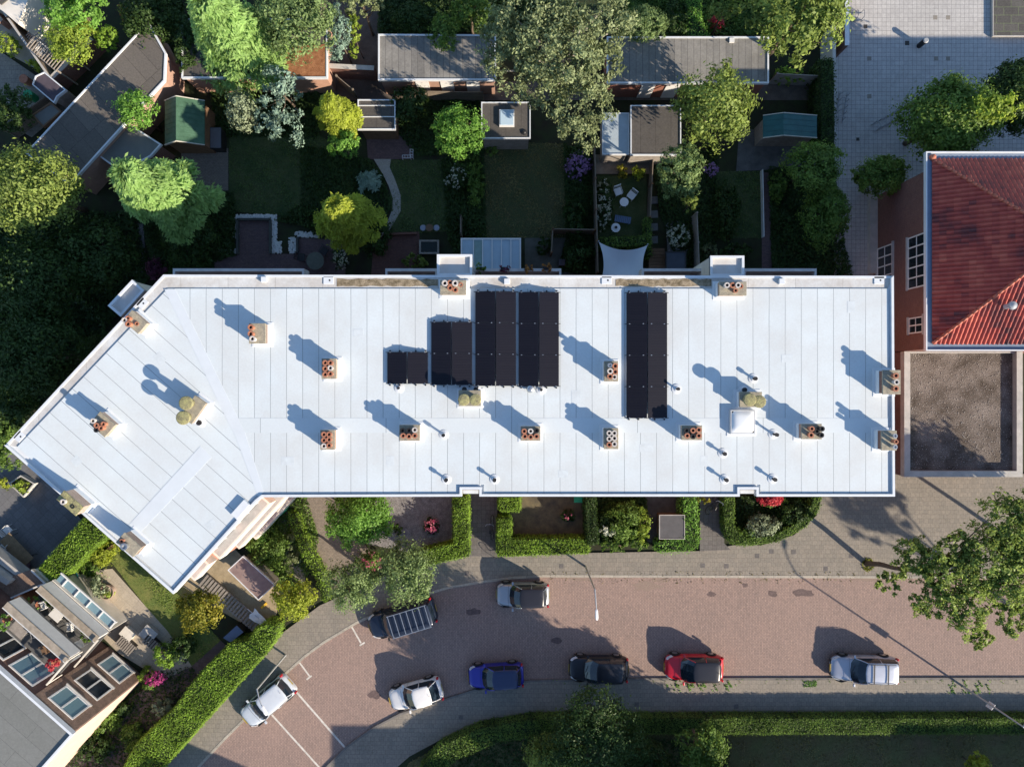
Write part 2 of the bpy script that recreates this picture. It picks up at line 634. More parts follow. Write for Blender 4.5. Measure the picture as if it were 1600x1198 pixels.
def hedge(poly_px, h, mat, label, leaf=0.11, name="hedge", zref=None, core=None, cover=1.5, cat="hedge", group=None, wob=.065):
    zr = h if zref is None else zref
    leaf *= .82
    poly = PP(poly_px, zr)
    a = sum(poly[i][0] * poly[(i + 1) % len(poly)][1] - poly[(i + 1) % len(poly)][0] * poly[i][1] for i in range(len(poly)))
    if a < 0: poly = poly[::-1]
    cx = sum(q[0] for q in poly) / len(poly)
    cy = sum(q[1] for q in poly) / len(poly)
    t = thing(name, label, cat, (cx, cy, 0), group=group)
    rng = np.random.default_rng(int(abs(cx * 31 + cy * 17)) + 5)
    A = np.array(poly)
    lo, hi = A.min(0), A.max(0)
    box = (hi - lo).prod()
    nt_ = int(box / (leaf * leaf * .6) * cover)
    pts = rng.uniform(lo, hi, (nt_, 2))
    pts = pts[inpoly(pts, poly)]
    n1 = len(pts)
    top = np.column_stack([pts, h + rng.normal(size=n1) * wob * .6 + .05 * np.sin(pts[:, 0] * 1.7) * np.cos(pts[:, 1] * 2.3)])
    nr = np.tile([0, 0, 1.0], (n1, 1)) + rng.normal(size=(n1, 3)) * .95
    P_, N_ = [top], [nr]
    for i in range(len(poly)):
        p, q = A[i], A[(i + 1) % len(poly)]
        ln = np.linalg.norm(q - p)
        k = int(ln * h / (leaf * leaf * .6) * cover * .9)
        if k < 1: continue
        u = rng.random(k)
        d = (q - p) / (ln + 1e-9)
        on = np.array([d[1], -d[0]])
        xy = p + (q - p) * u[:, None] + on * (rng.normal(size=(k, 1)) * wob + .01)
        P_.append(np.column_stack([xy, rng.uniform(.02, h, k)]))
        N_.append(np.column_stack([np.tile(on, (k, 1)), np.full(k, .25)]) + rng.normal(size=(k, 3)) * .5)
    pos, nrm = np.concatenate(P_), np.concatenate(N_)
    n = len(pos)
    # slow patches of lighter and darker growth
    tone = .6 + .12 * np.sin(pos[:, 0] * 2.1 + pos[:, 1] * 1.3) + .1 * np.sin(pos[:, 1] * 3.7 - pos[:, 0]) + rng.normal(size=n) * .16 - .3 * (np.sin(pos[:, 0] * 5.3 + 1) * np.sin(pos[:, 1] * 4.1) > .8)
    leafmesh("leaves", pos, nrm, leaf * rng.uniform(.6, 1.4, n), tone, mat, t)
    pc = [(cx + (x - cx) * .97, cy + (y - cy) * .97) for x, y in poly] if len(poly) < 6 else poly
    MB().prism(pc, 0.0, h - .06).build("inner_growth", core or MATS["hedge_core"], t)
    return t


def cover(name, poly_px, n, leaf, h, mat, label, cat="ground cover", elong=1.5, z0=0.0, up=1.0, patchy=False):
    """leafy growth nobody could count"""
    poly = PP(poly_px)
    A = np.array(poly)
    rng = np.random.default_rng(n + len(poly))
    lo, hi = A.min(0), A.max(0)
    pts = rng.uniform(lo, hi, (int(n * 2.2), 2))
    pts = pts[inpoly(pts, poly)][:n]
    if patchy:
        pts = pts[(np.sin(pts[:, 0] * 7.3) + np.sin(pts[:, 0] * 17.1 + pts[:, 1] * 9) + np.cos(pts[:, 1] * 13.0) * .6) > .55]
    k = len(pts)
    pa = .5 + .25 * np.sin(pts[:, 0] * 1.1 + 2) * np.cos(pts[:, 1] * .9) + .25 * np.sin(pts[:, 0] * 2.7 + pts[:, 1] * 1.9)
    z = z0 + rng.uniform(.01, 1, k) * h * np.clip(pa, .1, 1)
    pos = np.column_stack([pts, z])
    nr = np.tile([0, 0, up], (k, 1)) + rng.normal(size=(k, 3)) * .6
    o = leafmesh(name, pos, nr, leaf * rng.uniform(.5, 1.5, k), .5 + (pa - .5) * .4 + rng.normal(size=k) * .17, mat, None, elong=elong, origin=(A[:, 0].mean(), A[:, 1].mean(), 0))
    return tag(o, label, cat, kind='stuff')


# ------------------------------------------------------------------ palette
BARK = M("bark", (.12, .09, .065), .9, .35, 6, bump=.6, fine=.3)
MATS["hedge_core"] = M("hedge_core_growth", (.018, .032, .009), .9, .4, 4)
ROOFW = (.80, .83, .86)
seam = (.13, .16, .19)
m_roof = BR("roof_membrane", (.61, .665, .685), (.575, .63, .655), seam, .883, 200.0, .014, 0, stain=.55, sscale=.42, stainc=(.49, .49, .475), fine=.05, bump=.3, rough=.5, warp=.03)
m_roofh = BR("roof_membrane_band", (.59, .645, .67), (.575, .63, .655), seam, 6.9, 200.0, .013, 0, stain=.2, stainc=(.45, .44, .43), fine=.03, bump=.3, rough=.5, warp=.03)
m_roofw = BR("roof_membrane_wing", (.61, .665, .685), (.585, .64, .665), seam, 200.0, .90, .014, 0, rot=math.radians(41.6), stain=.5, sscale=.42, stainc=(.50, .50, .485), fine=.04, bump=.3, rough=.5, warp=.03)
m_gut = BR("roof_gutter_membrane", (.60, .61, .60), (.55, .56, .56), (.25, .25, .25), 2.6, 200, .010, 0, stain=.75, sscale=.6, stainc=(.36, .31, .26), fine=.10, rough=.7, warp=.02)
m_moss = M("roof_moss", (.17, .13, .07), .95, .4, 3.5, rgb2=(.36, .29, .2), bump=.8, fine=.35, bscale=22)
m_trim = M("white_trim", (.62, .65, .68), .45, .05, 2)
m_white = M("white_paint", (.68, .68, .67), .5, .05, 3)
m_offw = M("offwhite_plaster", (.66, .62, .55), .8, .1, 1.5, fine=.05)
m_brick = BR("salmon_brick", (.40, .16, .11), (.30, .12, .08), (.42, .36, .30), .22, .065, .006, wall=True, stain=.15, sscale=.6, fine=.15)
m_brickd = BR("brown_brick", (.22, .11, .085), (.16, .08, .06), (.20, .17, .15), .22, .065, .006, wall=True, stain=.25, sscale=.5, fine=.15)
m_brickr = BR("red_school_brick", (.22, .105, .085), (.165, .08, .07), (.20, .16, .14), .22, .065, .005, wall=True, stain=.25, sscale=.4, fine=.15)
m_chim = BR("chimney_brick", (.30, .15, .11), (.36, .22, .17), (.36, .33, .29), .2, .06, .008, wall=True, stain=.2, sscale=1.5, fine=.15)
m_cap = M("chimney_concrete", (.26, .24, .20), .95, .15, 4, rgb2=(.38, .34, .25), bump=.5, fine=.2, bscale=25)
m_capm = M("lichen_concrete", (.20, .18, .12), .95, .2, 5, rgb2=(.36, .34, .15), bump=.5, fine=.25, bscale=20)
m_pot = M("terracotta", (.36, .15, .09), .8, .2, 8, fine=.1)
m_potw = M("pale_clay", (.50, .46, .43), .8, .15, 8, fine=.1)
m_hole = M("hole_black", (.012, .012, .012), .95, .1, 5)  # flat black painted for the dark inside flues and drain holes
m_blackp = M("black_plastic", (.02, .02, .022), .5, .2, 5)
m_lead = M("lead_grey", (.30, .32, .34), .5, .12, 4)
m_metal = M("galvanised_steel", (.50, .52, .54), .35, .1, 6, metal=.8)
m_lamp = M("lamp_grey_paint", (.45, .47, .48), .4, .08, 4, metal=.3)
m_road = BR("red_brick_paving", (.325, .235, .20), (.255, .19, .165), (.13, .10, .088), .205, .105, .010, rot=math.pi / 2, stain=.38, sscale=.28, stainc=(.36, .25, .205), fine=.22, bump=.2)
m_pave = BR("grey_paving", (.275, .245, .205), (.225, .205, .175), (.12, .105, .085), .30, .30, .008, .5, stain=.35, sscale=.5, stainc=(.18, .16, .13), fine=.2, bump=.3)
m_pave2 = BR("dark_entry_paving", (.17, .16, .15), (.14, .13, .125), (.07, .065, .06), .30, .30, .009, 0, stain=.35, sscale=.6, fine=.2, bump=.3)
m_pground = BR("playground_tiles", (.50, .49, .475), (.44, .43, .42), (.13, .13, .135), .30, .30, .010, 0, stain=.3, sscale=.25, stainc=(.24, .23, .21), fine=.15, bump=.3)
m_brickpatio = BR("plum_paver", (.16, .105, .105), (.12, .08, .085), (.07, .06, .06), .21, .105, .006, stain=.3, sscale=.5, fine=.2)
m_patiobeige = BR("beige_patio_tiles", (.46, .40, .31), (.40, .35, .28), (.27, .23, .18), .6, .6, .008, 0, rot=math.radians(41), stain=.35, sscale=.6, stainc=(.30, .25, .19), fine=.15, bump=.2)
m_kerb = BR("kerb_concrete", (.46, .42, .35), (.38, .35, .30), (.15, .14, .12), 1.0, .5, .01, .3, stain=.4, sscale=.8, fine=.15)
m_line = M("road_paint", (.60, .57, .51), .8, .25, 3, rgb2=(.68, .65, .6), fine=.15)
m_soil = M("garden_soil", (.035, .028, .018), .95, .3, 1.2, rgb2=(.03, .045, .015), bump=.6, fine=.3)
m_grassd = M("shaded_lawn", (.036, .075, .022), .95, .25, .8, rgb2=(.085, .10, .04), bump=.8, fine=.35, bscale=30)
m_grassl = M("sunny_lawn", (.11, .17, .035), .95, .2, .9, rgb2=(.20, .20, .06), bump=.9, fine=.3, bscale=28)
m_grassdry = M("dry_lawn", (.16, .125, .065), .95, .3, .7, rgb2=(.095, .11, .04), bump=.9, fine=.35, bscale=24)
m_gravelw = M("pale_gravel_path", (.42, .40, .36), .95, .1, 6, rgb2=(.32, .30, .26), bump=.6, fine=.3, bscale=26)
m_gravelg = M("grey_gravel", (.17, .165, .165), .95, .2, 4, rgb2=(.26, .25, .25), bump=.8, fine=.45, bscale=18)
m_dirt = M("bare_earth", (.26, .19, .12), .95, .25, 2, rgb2=(.32, .25, .15), bump=.6, fine=.25)
m_feltd = BR("dark_roof_felt", (.085, .078, .072), (.065, .06, .057), (.025, .022, .02), 1.0, 60, .012, 0, stain=.3, sscale=.9, stainc=(.13, .12, .105), fine=.22, bump=.3, rough=.9)
m_feltdr = BR("dark_roof_felt_diagonal", (.135, .12, .105), (.10, .09, .08), (.03, .026, .024), 1.0, 5, .012, .4, rot=math.radians(-42), stain=.35, sscale=.7, stainc=(.16, .14, .12), fine=.2, bump=.3, rough=.9)
m_feltg = BR("grey_roof_felt", (.27, .26, .24), (.20, .195, .185), (.06, .06, .06), .42, 60, .012, 0, stain=.5, sscale=.7, stainc=(.075, .07, .065), fine=.18, bump=.4, rough=.9, warp=.03)
m_gravroof = M("gravel_roof", (.085, .065, .05), .95, .3, .8, rgb2=(.21, .18, .16), bump=1.0, fine=.75, bscale=19)
m_sedum = M("rusty_gravel_roof", (.26, .10, .04), .95, .25, 3, rgb2=(.36, .17, .08), bump=.8, fine=.35, bscale=20)
m_brgrav = M("brown_grit_roof", (.22, .15, .11), .95, .15, 3, rgb2=(.30, .20, .15), bump=.5, fine=.3, bscale=24)
m_wood = BR("weathered_boards", (.23, .19, .15), (.18, .145, .115), (.05, .04, .03), 3.0, .14, .006, .5, wall=True, stain=.3, sscale=1, fine=.2)
m_woodb = M("brown_timber", (.16, .095, .055), .8, .2, 3, fine=.15)
m_woodg = M("grey_timber", (.27, .24, .21), .85, .2, 3, fine=.2)
m_green = M("green_roof_felt", (.04, .105, .06), .7, .2, 2, rgb2=(.06, .135, .085), fine=.15)
m_teal = M("teal_roof_sheet", (.02, .10, .105), .5, .15, 2)
m_glass = glassm("window_glass", (.015, .022, .03), .06)
m_glassb = glassm("reflective_glass", (.16, .27, .33), .08)
m_cglass = M("frosted_roof_glass", (.36, .47, .55), .25, .08, 1.2)
m_conc = M("concrete", (.42, .41, .39), .85, .12, 2, rgb2=(.50, .48, .45), fine=.12, bump=.2)
m_stone = M("white_cobbles", (.60, .60, .58), .85, .15, 9)
m_dstone = BR("dark_stone_blocks", (.115, .11, .10), (.085, .08, .075), (.13, .15, .09), 1.0, .56, .03, .5, stain=.3, sscale=1, fine=.25)
m_sail = M("shade_sail_cloth", (.52, .57, .62), .8, .04, 1)
m_blue = M("blue_grey_plastic", (.10, .16, .28), .5, .1, 3)
m_red = M("red_plastic", (.5, .04, .03), .5, .1, 3)
m_yel = M("yellow_plastic", (.75, .45, .04), .5, .1, 3)
m_greenp = M("green_plastic", (.02, .30, .13), .45, .1, 3)
m_purp = M("plum_roof_felt", (.075, .06, .075), .85, .15, 2, fine=.12)
m_slate = M("grey_flat_roof", (.16, .165, .155), .9, .12, 1, fine=.15)
m_slateb = BR("grey_bitumen_roof", (.19, .195, .185), (.165, .17, .16), (.10, .10, .10), 4.4, 1.0, .012, .5, rot=math.radians(41), stain=.35, sscale=.8, stainc=(.13, .135, .12), fine=.12, bump=.2, rough=.9)

g = {}
g['olive'] = FO("foliage_olive", (.042, .058, .022), (.20, .235, .115), .2)
g['mid'] = FO("foliage_mid_green", (.026, .055, .012), (.125, .20, .04), .25)
g['soft'] = FO("foliage_soft_green", (.05, .085, .028), (.17, .235, .09), .25)
g['dry'] = FO("grass_blades_dry", (.09, .075, .035), (.17, .15, .06), .15)
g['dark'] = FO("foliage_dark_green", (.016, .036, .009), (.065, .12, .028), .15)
g['bright'] = FO("foliage_bright_green", (.04, .10, .018), (.16, .30, .055), .3)
g['lime'] = FO("foliage_lime", (.07, .12, .018), (.25, .32, .05), .3)
g['gold'] = FO("foliage_gold", (.08, .11, .012), (.28, .33, .04), .3)
g['orange'] = FO("foliage_autumn", (.07, .12, .015), (.15, .225, .028), .3, hue=(.40, .36, .05))
g['rust'] = FO("foliage_rust", (.15, .05, .015), (.40, .17, .05), .2)
g['blue'] = FO("foliage_blue_green", (.05, .085, .065), (.19, .27, .21), .15)
g['grey'] = FO("foliage_grey_green", (.075, .10, .055), (.23, .27, .17), .15)
g['fir'] = FO("foliage_fir", (.05, .10, .03), (.21, .34, .10), .25)
g['yg'] = FO("foliage_yellow_green", (.035, .065, .016), (.20, .255, .06), .25)
g['privet'] = FO("foliage_privet", (.045, .085, .012), (.19, .30, .04), .28)
g['lav'] = FO("petals_lavender", (.20, .11, .26), (.42, .28, .50), .2)
g['pink'] = FO("petals_pink", (.45, .07, .17), (.75, .32, .38), .3)
g['mag'] = FO("petals_magenta", (.34, .03, .15), (.60, .12, .36), .3)
g['redf'] = FO("petals_red", (.42, .03, .05), (.70, .14, .16), .3)
g['whf'] = FO("petals_white", (.45, .48, .38), (.72, .74, .64), .3)
g['plum'] = FO("foliage_plum", (.05, .015, .03), (.14, .05, .09), .15)
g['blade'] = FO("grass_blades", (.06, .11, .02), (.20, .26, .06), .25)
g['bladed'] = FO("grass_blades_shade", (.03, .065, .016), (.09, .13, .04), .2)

# ------------------------------------------------------------------ ground
gm = MB().sheet([(-400, -400), (400, -400), (400, 400), (-400, 400)], 0.0)
struct("ground", gm, m_soil)
KERB = [(2600, 900), (1700, 900), (1480, 899), (1150, 898), (850, 897), (800, 900), (760, 905), (700, 915), (645, 932), (600, 950), (555, 971), (505, 1001), (475, 1023), (445, 1050), (415, 1083), (385, 1117), (350, 1152), (318, 1186), (270, 1240), (180, 1340), (60, 1480)]
SKERB = [(2600, 1060), (1700, 1060), (1000, 1061), (830, 1064), (785, 1070), (740, 1079), (680, 1098), (625, 1116), (585, 1137), (545, 1165), (512, 1198), (480, 1235), (380, 1360), (290, 1480)]
road = MB().sheet(PP(KERB + SKERB[::-1]), 0.012)
struct("road", road, m_road)
npv = KERB + [(0, 1480), (150, 1290), (250, 1185), (425, 1000), (500, 945), (600, 900), (670, 882), (735, 866), (1100, 860), (1145, 851), (1190, 851), (1240, 835), (1275, 805), (1287, 740), (2600, 740)]
struct("pavement", MB().prism(PP(npv), 0, .10), m_pave)
spv = SKERB + [(360, 1480), (470, 1340), (600, 1215), (640, 1180), (700, 1148), (780, 1126), (850, 1119), (1700, 1117), (2600, 1117)]
struct("pavement", MB().prism(PP(spv), 0, .10), m_pave)


def strip(pts, w, z0, z1, side=1):
    mb = MB()
    q = PP(pts)
    n = len(q)
    L, R_ = [], []
    for i in range(n):
        a = Vector(q[max(0, i - 1)])
        b = Vector(q[min(n - 1, i + 1)])
        d = (b - a).normalized()
        o = Vector((-d.y, d.x)) * side * w
        L.append((q[i][0], q[i][1]))
        R_.append((q[i][0] + o.x, q[i][1] + o.y))
    return mb.prism(L + R_[::-1], z0, z1)


struct("kerb", strip(KERB, .17, 0.0, .114, side=1), m_kerb)
struct("kerb", strip(SKERB, .13, 0.0, .112, side=-1), M("kerb_dark_concrete", (.16, .15, .14), .9, .2, 2, fine=.2))
rng = np.random.default_rng(77)
pt = MB()
for (a, b, rx, ry) in ((1112, 928, .35, .22), (1207, 927, .45, .24), (1257, 926, .8, .3), (1164, 914, .22, .18), (740, 955, .5, .3), (585, 1085, .5, .3), (870, 1000, .4, .25)):
    x, y = P2(a, b)
    pt.sheet([(x + rx * math.cos(k * .45) * rng.uniform(.6, 1.15), y + ry * math.sin(k * .45) * rng.uniform(.6, 1.15)) for k in range(14)], .0165)
struct('road_stain', pt, M('oil_stained_brick', (.12, .085, .08), .8, .25, 6, fine=.25))
pt = MB()
for (a, b, rx, ry) in ((1010, 915, 1.4, .35), (1030, 905, .8, .3), (1195, 907, .5, .2), (905, 903, 1.5, .2), (1360, 905, 1.2, .15), (700, 925, .6, .2)):
    x, y = P2(a, b)
    pt.sheet([(x + rx * math.cos(k * .4) * rng.uniform(.5, 1.15), y + ry * math.sin(k * .4) * rng.uniform(.4, 1.15)) for k in range(15)], .0155)
struct('road_sand', pt, M('pale_sandy_brick', (.32, .25, .20), .9, .2, 9, rgb2=(.25, .18, .15), fine=.3))
pt = MB()
for (a, b) in ((877, 884), (1098, 883), (1183, 868), (1205, 861), (1135, 884), (1240, 862), (730, 895), (1330, 868), (1290, 888), (1415, 790), (995, 1100), (1150, 1103), (720, 1120)):
    pt.box(*P2(a, b, .1), .1, .3, .3, .006)
struct('pavement_cover', pt, M('worn_slab', (.13, .12, .115), .9, .2, 7, fine=.2))
# entrance paths, drive, mat patches
struct("path", MB().prism(PP([(733, 765), (777, 765), (777, 868), (733, 868)]), 0, .106), m_pave2)
struct("path", MB().prism(PP([(1093, 765), (1131, 765), (1131, 848), (1141, 858), (1093, 860)]), 0, .106), m_pave2)
struct("path", MB().sheet(PP([(448, 770), (520, 770), (590, 880), (540, 915), (508, 925), (478, 860)]), .07), BR("taupe_path", (.26, .22, .18), (.21, .18, .15), (.12, .1, .09), .2, .1, .006, stain=.3, fine=.2))
struct("gravel_yard", MB().sheet(PP([(590, 765), (712, 765), (712, 850), (640, 862), (575, 850)]), .06), m_gravelg)
struct("path", MB().sheet(PP([(430, 800), (452, 800), (482, 880), (474, 925), (446, 890)]), .05), m_pave)
# road markings
mk = MB()


def mline(a, b, w=.11):
    a, b = Vector(P2(*a)), Vector(P2(*b))
    d = (b - a).normalized()
    o = Vector((-d.y, d.x)) * w / 2
    mk.sheet([tuple(a + o), tuple(b + o), tuple(b - o), tuple(a - o)], .017)


mline((441, 1055), (539, 1167), .13)
mline((424, 1115), (499, 1198), .12)
mline((464, 1029), (484, 1056))
mline((487, 1055), (479, 1061))
mline((547, 974), (564, 1004))
mline((570, 1003), (562, 1008))
struct("road_marking", mk, m_line)

# playground
struct("playground", MB().sheet(PP([(1303, -260), (2300, -260), (2300, 470), (1303, 470)]), .03), m_pground)
struct("playground_drain", MB().box(*P2(1352, 42), .03, .26, .26, .006).box(*P2(1417, 68), .03, .3, .3, .006).box(*P2(1340, 218), .03, .22, .22, .006), M("cast_iron", (.05, .045, .04), .7, .2, 5))
dk = MB()
for (a, b) in ((1358, 92), (1462, 92), (1481, 92), (1461, 28), (1481, 28), (1358, 151)):
    dk.box(*P2(a, b), .03, .29, .29, .004)
struct("playground_patch", dk, M("worn_tile", (.24, .22, .19), .9, .1, 4))

# lawns, patios and alleys behind the building
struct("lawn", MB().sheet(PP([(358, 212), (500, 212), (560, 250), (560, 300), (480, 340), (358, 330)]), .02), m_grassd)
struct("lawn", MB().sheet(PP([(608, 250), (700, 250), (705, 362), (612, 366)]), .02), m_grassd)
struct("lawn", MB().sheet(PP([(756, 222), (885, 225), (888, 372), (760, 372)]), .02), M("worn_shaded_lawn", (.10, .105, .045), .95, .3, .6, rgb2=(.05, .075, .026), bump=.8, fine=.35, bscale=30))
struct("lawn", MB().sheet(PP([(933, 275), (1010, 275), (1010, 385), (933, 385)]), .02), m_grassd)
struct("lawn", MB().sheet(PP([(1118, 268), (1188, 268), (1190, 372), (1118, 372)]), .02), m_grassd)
struct("lawn", MB().sheet(PP([(162, 862), (185, 842), (285, 935), (345, 1000), (300, 1040), (258, 985)]), .03), m_grassl)
struct("lawn", MB().sheet(PP([(640, 1190), (720, 1150), (860, 1140), (2300, 1140), (2300, 1700), (500, 1700)]), .03), m_grassdry)
struct("alley", MB().sheet(PP([(535, 128), (1300, 128), (1300, 157), (535, 157)]), .02), M("alley_paving", (.10, .085, .075), .9, .25, 1.5, fine=.25))
struct("alley", MB().sheet(PP([(508, 0), (592, 0), (592, 150), (508, 150)]), .016), M("alley_brick", (.11, .085, .07), .9, .25, 1.5, fine=.25))
struct("patio", MB().sheet(PP([(572, 205), (645, 205), (645, 249), (575, 249)]), .03), m_brickpatio)
struct("garden_path", MB().sheet(PP([(584, 249), (611, 249), (609, 262), (617, 280), (626, 305), (626, 330), (616, 348), (607, 362), (597, 366), (606, 345), (613, 328), (614, 310), (607, 290), (598, 272)]), .035), m_gravelw)
struct("patio", MB().sheet(PP([(370, 345), (423, 345), (423, 397), (466, 397), (466, 372), (540, 375), (540, 430), (335, 430), (335, 400), (370, 400)]), .03), m_brickpatio)
struct("patio", MB().sheet(PP([(585, 364), (655, 362), (658, 430), (580, 430)]), .03), BR("red_paver", (.17, .085, .07), (.13, .07, .06), (.07, .05, .05), .21, .105, .006, stain=.3, fine=.2))
struct("patio", MB().sheet(PP([(283, 232), (357, 232), (357, 298), (285, 298)]), .03), BR("taupe_paver", (.21, .18, .155), (.17, .15, .13), (.09, .08, .07), .21, .105, .006, stain=.3, fine=.2))
struct("patio", MB().sheet(PP([(820, 372), (930, 372), (930, 430), (820, 430)]), .025), M("mossy_paving", (.10, .10, .085), .9, .2, 2, fine=.3))
struct("patio", MB().sheet(PP([(930, 242), (1015, 242), (1015, 272), (930, 272)]), .03), M("sandy_paving", (.24, .20, .16), .9, .2, 2, fine=.3))
struct("patio", MB().sheet(PP([(1155, 200), (1290, 218), (1285, 262), (1150, 268)]), .025), M("slate_paving", (.10, .10, .10), .9, .3, 1.5, fine=.3))
struct("garden_path", MB().sheet(PP([(1190, 270), (1203, 270), (1206, 430), (1190, 430)]), .03), m_brickpatio)
struct("garden_path", MB().sheet(PP([(215, 350), (224, 350), (230, 430), (222, 430)]), .03), m_gravelg)
struct("patio", MB().sheet(PP([(84, 918), (108, 902), (150, 890), (176, 888), (262, 985), (300, 1040), (255, 1062), (186, 1020)]), .035), m_patiobeige)
struct("patio", MB().sheet(PP([(300, 1040), (345, 1000), (395, 1045), (330, 1110), (230, 1180), (110, 1290), (60, 1240), (200, 1090), (255, 1062)]), .03), BR("purple_paver", (.16, .12, .115), (.12, .09, .09), (.07, .06, .06), .3, .3, .007, stain=.3, fine=.2))
struct("patio", MB().sheet(PP([(-60, 760), (30, 690), (130, 815), (50, 900), (-60, 900)]), .03), BR("dark_tiles", (.17, .17, .175), (.14, .14, .145), (.07, .07, .07), .5, .5, .008, 0, rot=.8, stain=.3, fine=.15))
struct("yard", MB().sheet(PP([(270, 905), (345, 835), (440, 930), (425, 985), (400, 985), (330, 945)]), .04), M("dry_yard_paving", (.33, .26, .16), .9, .2, 1.5, rgb2=(.42, .34, .22), fine=.2))
struct("yard", MB().sheet(PP([(782, 765), (920, 765), (920, 848), (797, 848)]), .04), M("weedy_yard", (.10, .09, .065), .9, .3, 1.5, rgb2=(.17, .14, .075), fine=.3))
struct("yard", MB().sheet(PP([(1008, 765), (1066, 765), (1066, 855), (1008, 845)]), .045), M("dark_yard", (.09, .085, .08), .9, .3, 1.5, fine=.3))
struct("patio", MB().sheet(PP([(-80, -60), (62, -60), (140, 95), (105, 140), (60, 110), (0, 78), (-80, 60)]), .03), M("sunny_paving", (.34, .29, .23), .9, .15, 1.5, rgb2=(.42, .36, .28), fine=.2))
struct("patio", MB().sheet(PP([(-80, 68), (0, 80), (80, 135), (110, 165), (50, 215), (-80, 140)]), .035), m_pave)
struct("garden_path", MB().sheet(PP([(1040, 345), (1062, 345), (1075, 390), (1060, 430), (1045, 430)]), .03), m_gravelg)
tb = MB()
for (a, b) in ((820, 0),):
    pass

# ------------------------------------------------------------------ apartment building
RZ = 10.0
OUT = [(255, 429), (1395, 431), (1397, 775), (1181, 775), (1181, 764), (1155, 764), (1155, 775), (749, 775), (749, 764), (722, 764), (722, 775), (411, 776), (402, 783), (272, 927), (8, 695)]
apt = thing("apartment_building", "long white-roofed apartment block with a bent wing on its left end", "building", (*P2(800, 600, RZ), 0))
poly = PP(OUT, RZ)


def inset(poly, d):
    n = len(poly)
    a = sum(poly[i][0] * poly[(i + 1) % n][1] - poly[(i + 1) % n][0] * poly[i][1] for i in range(n))
    s = 1 if a > 0 else -1
    out = []
    for i in range(n):
        p0, p1, p2 = Vector(poly[i - 1]), Vector(poly[i]), Vector(poly[(i + 1) % n])
        d1 = (p1 - p0).normalized()
        d2 = (p2 - p1).normalized()
        n1 = Vector((-d1.y, d1.x)) * s
        n2 = Vector((-d2.y, d2.x)) * s
        k = 1 + n1.dot(n2)
        out.append(tuple(p1 + (n1 + n2) * d / max(k, .3)))
    return out


MB().prism(inset(poly, .30), 0, RZ - .32).build("wall", m_brick, apt)
MB().prism(poly, RZ - .32, RZ - .075).build("roof_slab", m_trim, apt)
# raised fields of membrane; the strip along the north edge lies lower as a gutter
XB = [(260, 451), (365, 653), (372, 676), (409, 773)]
fN = [(262, 451), (1388, 451), (1388, 653), (362, 653)]
fB = [(362, 653), (1388, 653), (1388, 676), (372, 676)]
fS = [(372, 676), (1388, 676), (1388, 770), (1188, 770), (1188, 757), (1148, 757), (1148, 770), (756, 770), (756, 757), (715, 757), (715, 770), (409, 770)]
z = RZ
MB().prism(PP(fN, z), z - .07, z).build("roof_field", m_roof, apt)
MB().prism(PP(fB, z), z - .07, z + .006).build("roof_band", m_roofh, apt)
MB().prism(PP(fS, z), z - .07, z + .002).build("roof_field", m_roof, apt)
MB().prism(PP([(262, 451), (362, 653), (372, 676), (409, 770), (398, 776), (270, 919), (27, 698)], z), z - .07, z + .001).build("roof_field", m_roofw, apt)
# the valley strip and cross seam lie on top
MB().prism(PP([(257, 452), (274, 452), (383, 676), (412, 768), (404, 778), (368, 682), (352, 650)], z), z - .05, z + .009).build("roof_band", M("membrane_lap", (.585, .63, .665), .5, .04, 1), apt)
MB().prism(PP([(313, 697), (331, 714), (219, 832), (201, 820)], z), z - .05, z + .010).build("roof_band", M("membrane_lap", (.585, .63, .665), .5, .04, 1), apt)
MB().prism(PP([(255, 429), (1396, 431), (1388, 450.5), (262, 450.5)], z), z - .076, z - .055).build("roof_gutter", m_gut, apt)
MB().prism(PP([(255, 429), (262, 450.5), (26.5, 698), (8, 695)], z), z - .076, z - .054).build("roof_gutter", m_gut, apt)
# edge upstands
ed = MB()
ip = inset(poly, .13)
for i in range(len(poly)):
    j = (i + 1) % len(poly)
    ed.prism([poly[i], poly[j], ip[j], ip[i]], z - .12, z + .105 if i not in (0, 14) else z - .01)
ed.build("roof_edge", m_trim, apt)
rng = np.random.default_rng(3)
for (x0, x1) in ((526, 684), (962, 1112)):
    pts = []
    for k in range(19):
        pts.append((x0 + (x1 - x0) * k / 18, 435.5 + rng.uniform(-1, 1.6)))
    for k in range(18, -1, -1):
        pts.append((x0 + (x1 - x0) * k / 18, 447 + rng.uniform(-1, 1)))
    MB().sheet(PP(pts, z), z - .045).build("roof_moss", m_moss, apt)
# drain boxes and overflow plates on the gutter
for (a, b) in ((413, 437), (792, 440), (1221, 440)):
    MB().box(*P2(a, b, z), z - .055, .30, .30, .17).build("drain_box", m_trim, apt, bevel=.01)
for (a, b, rr) in ((513, 438, 0), (948, 438, 0), (1374, 438, 0), (30, 682, .84), (222, 474, .84)):
    q = MB().box(*P2(a, b, z), z - .055, .55, .42, .045, rr)
    q.build("overflow_plate", m_trim, apt, bevel=.01)
    MB().cyl(*P2(a + 2, b, z), z - .01, z - .004, .05, n=12).build("drain_hole", m_hole, apt)
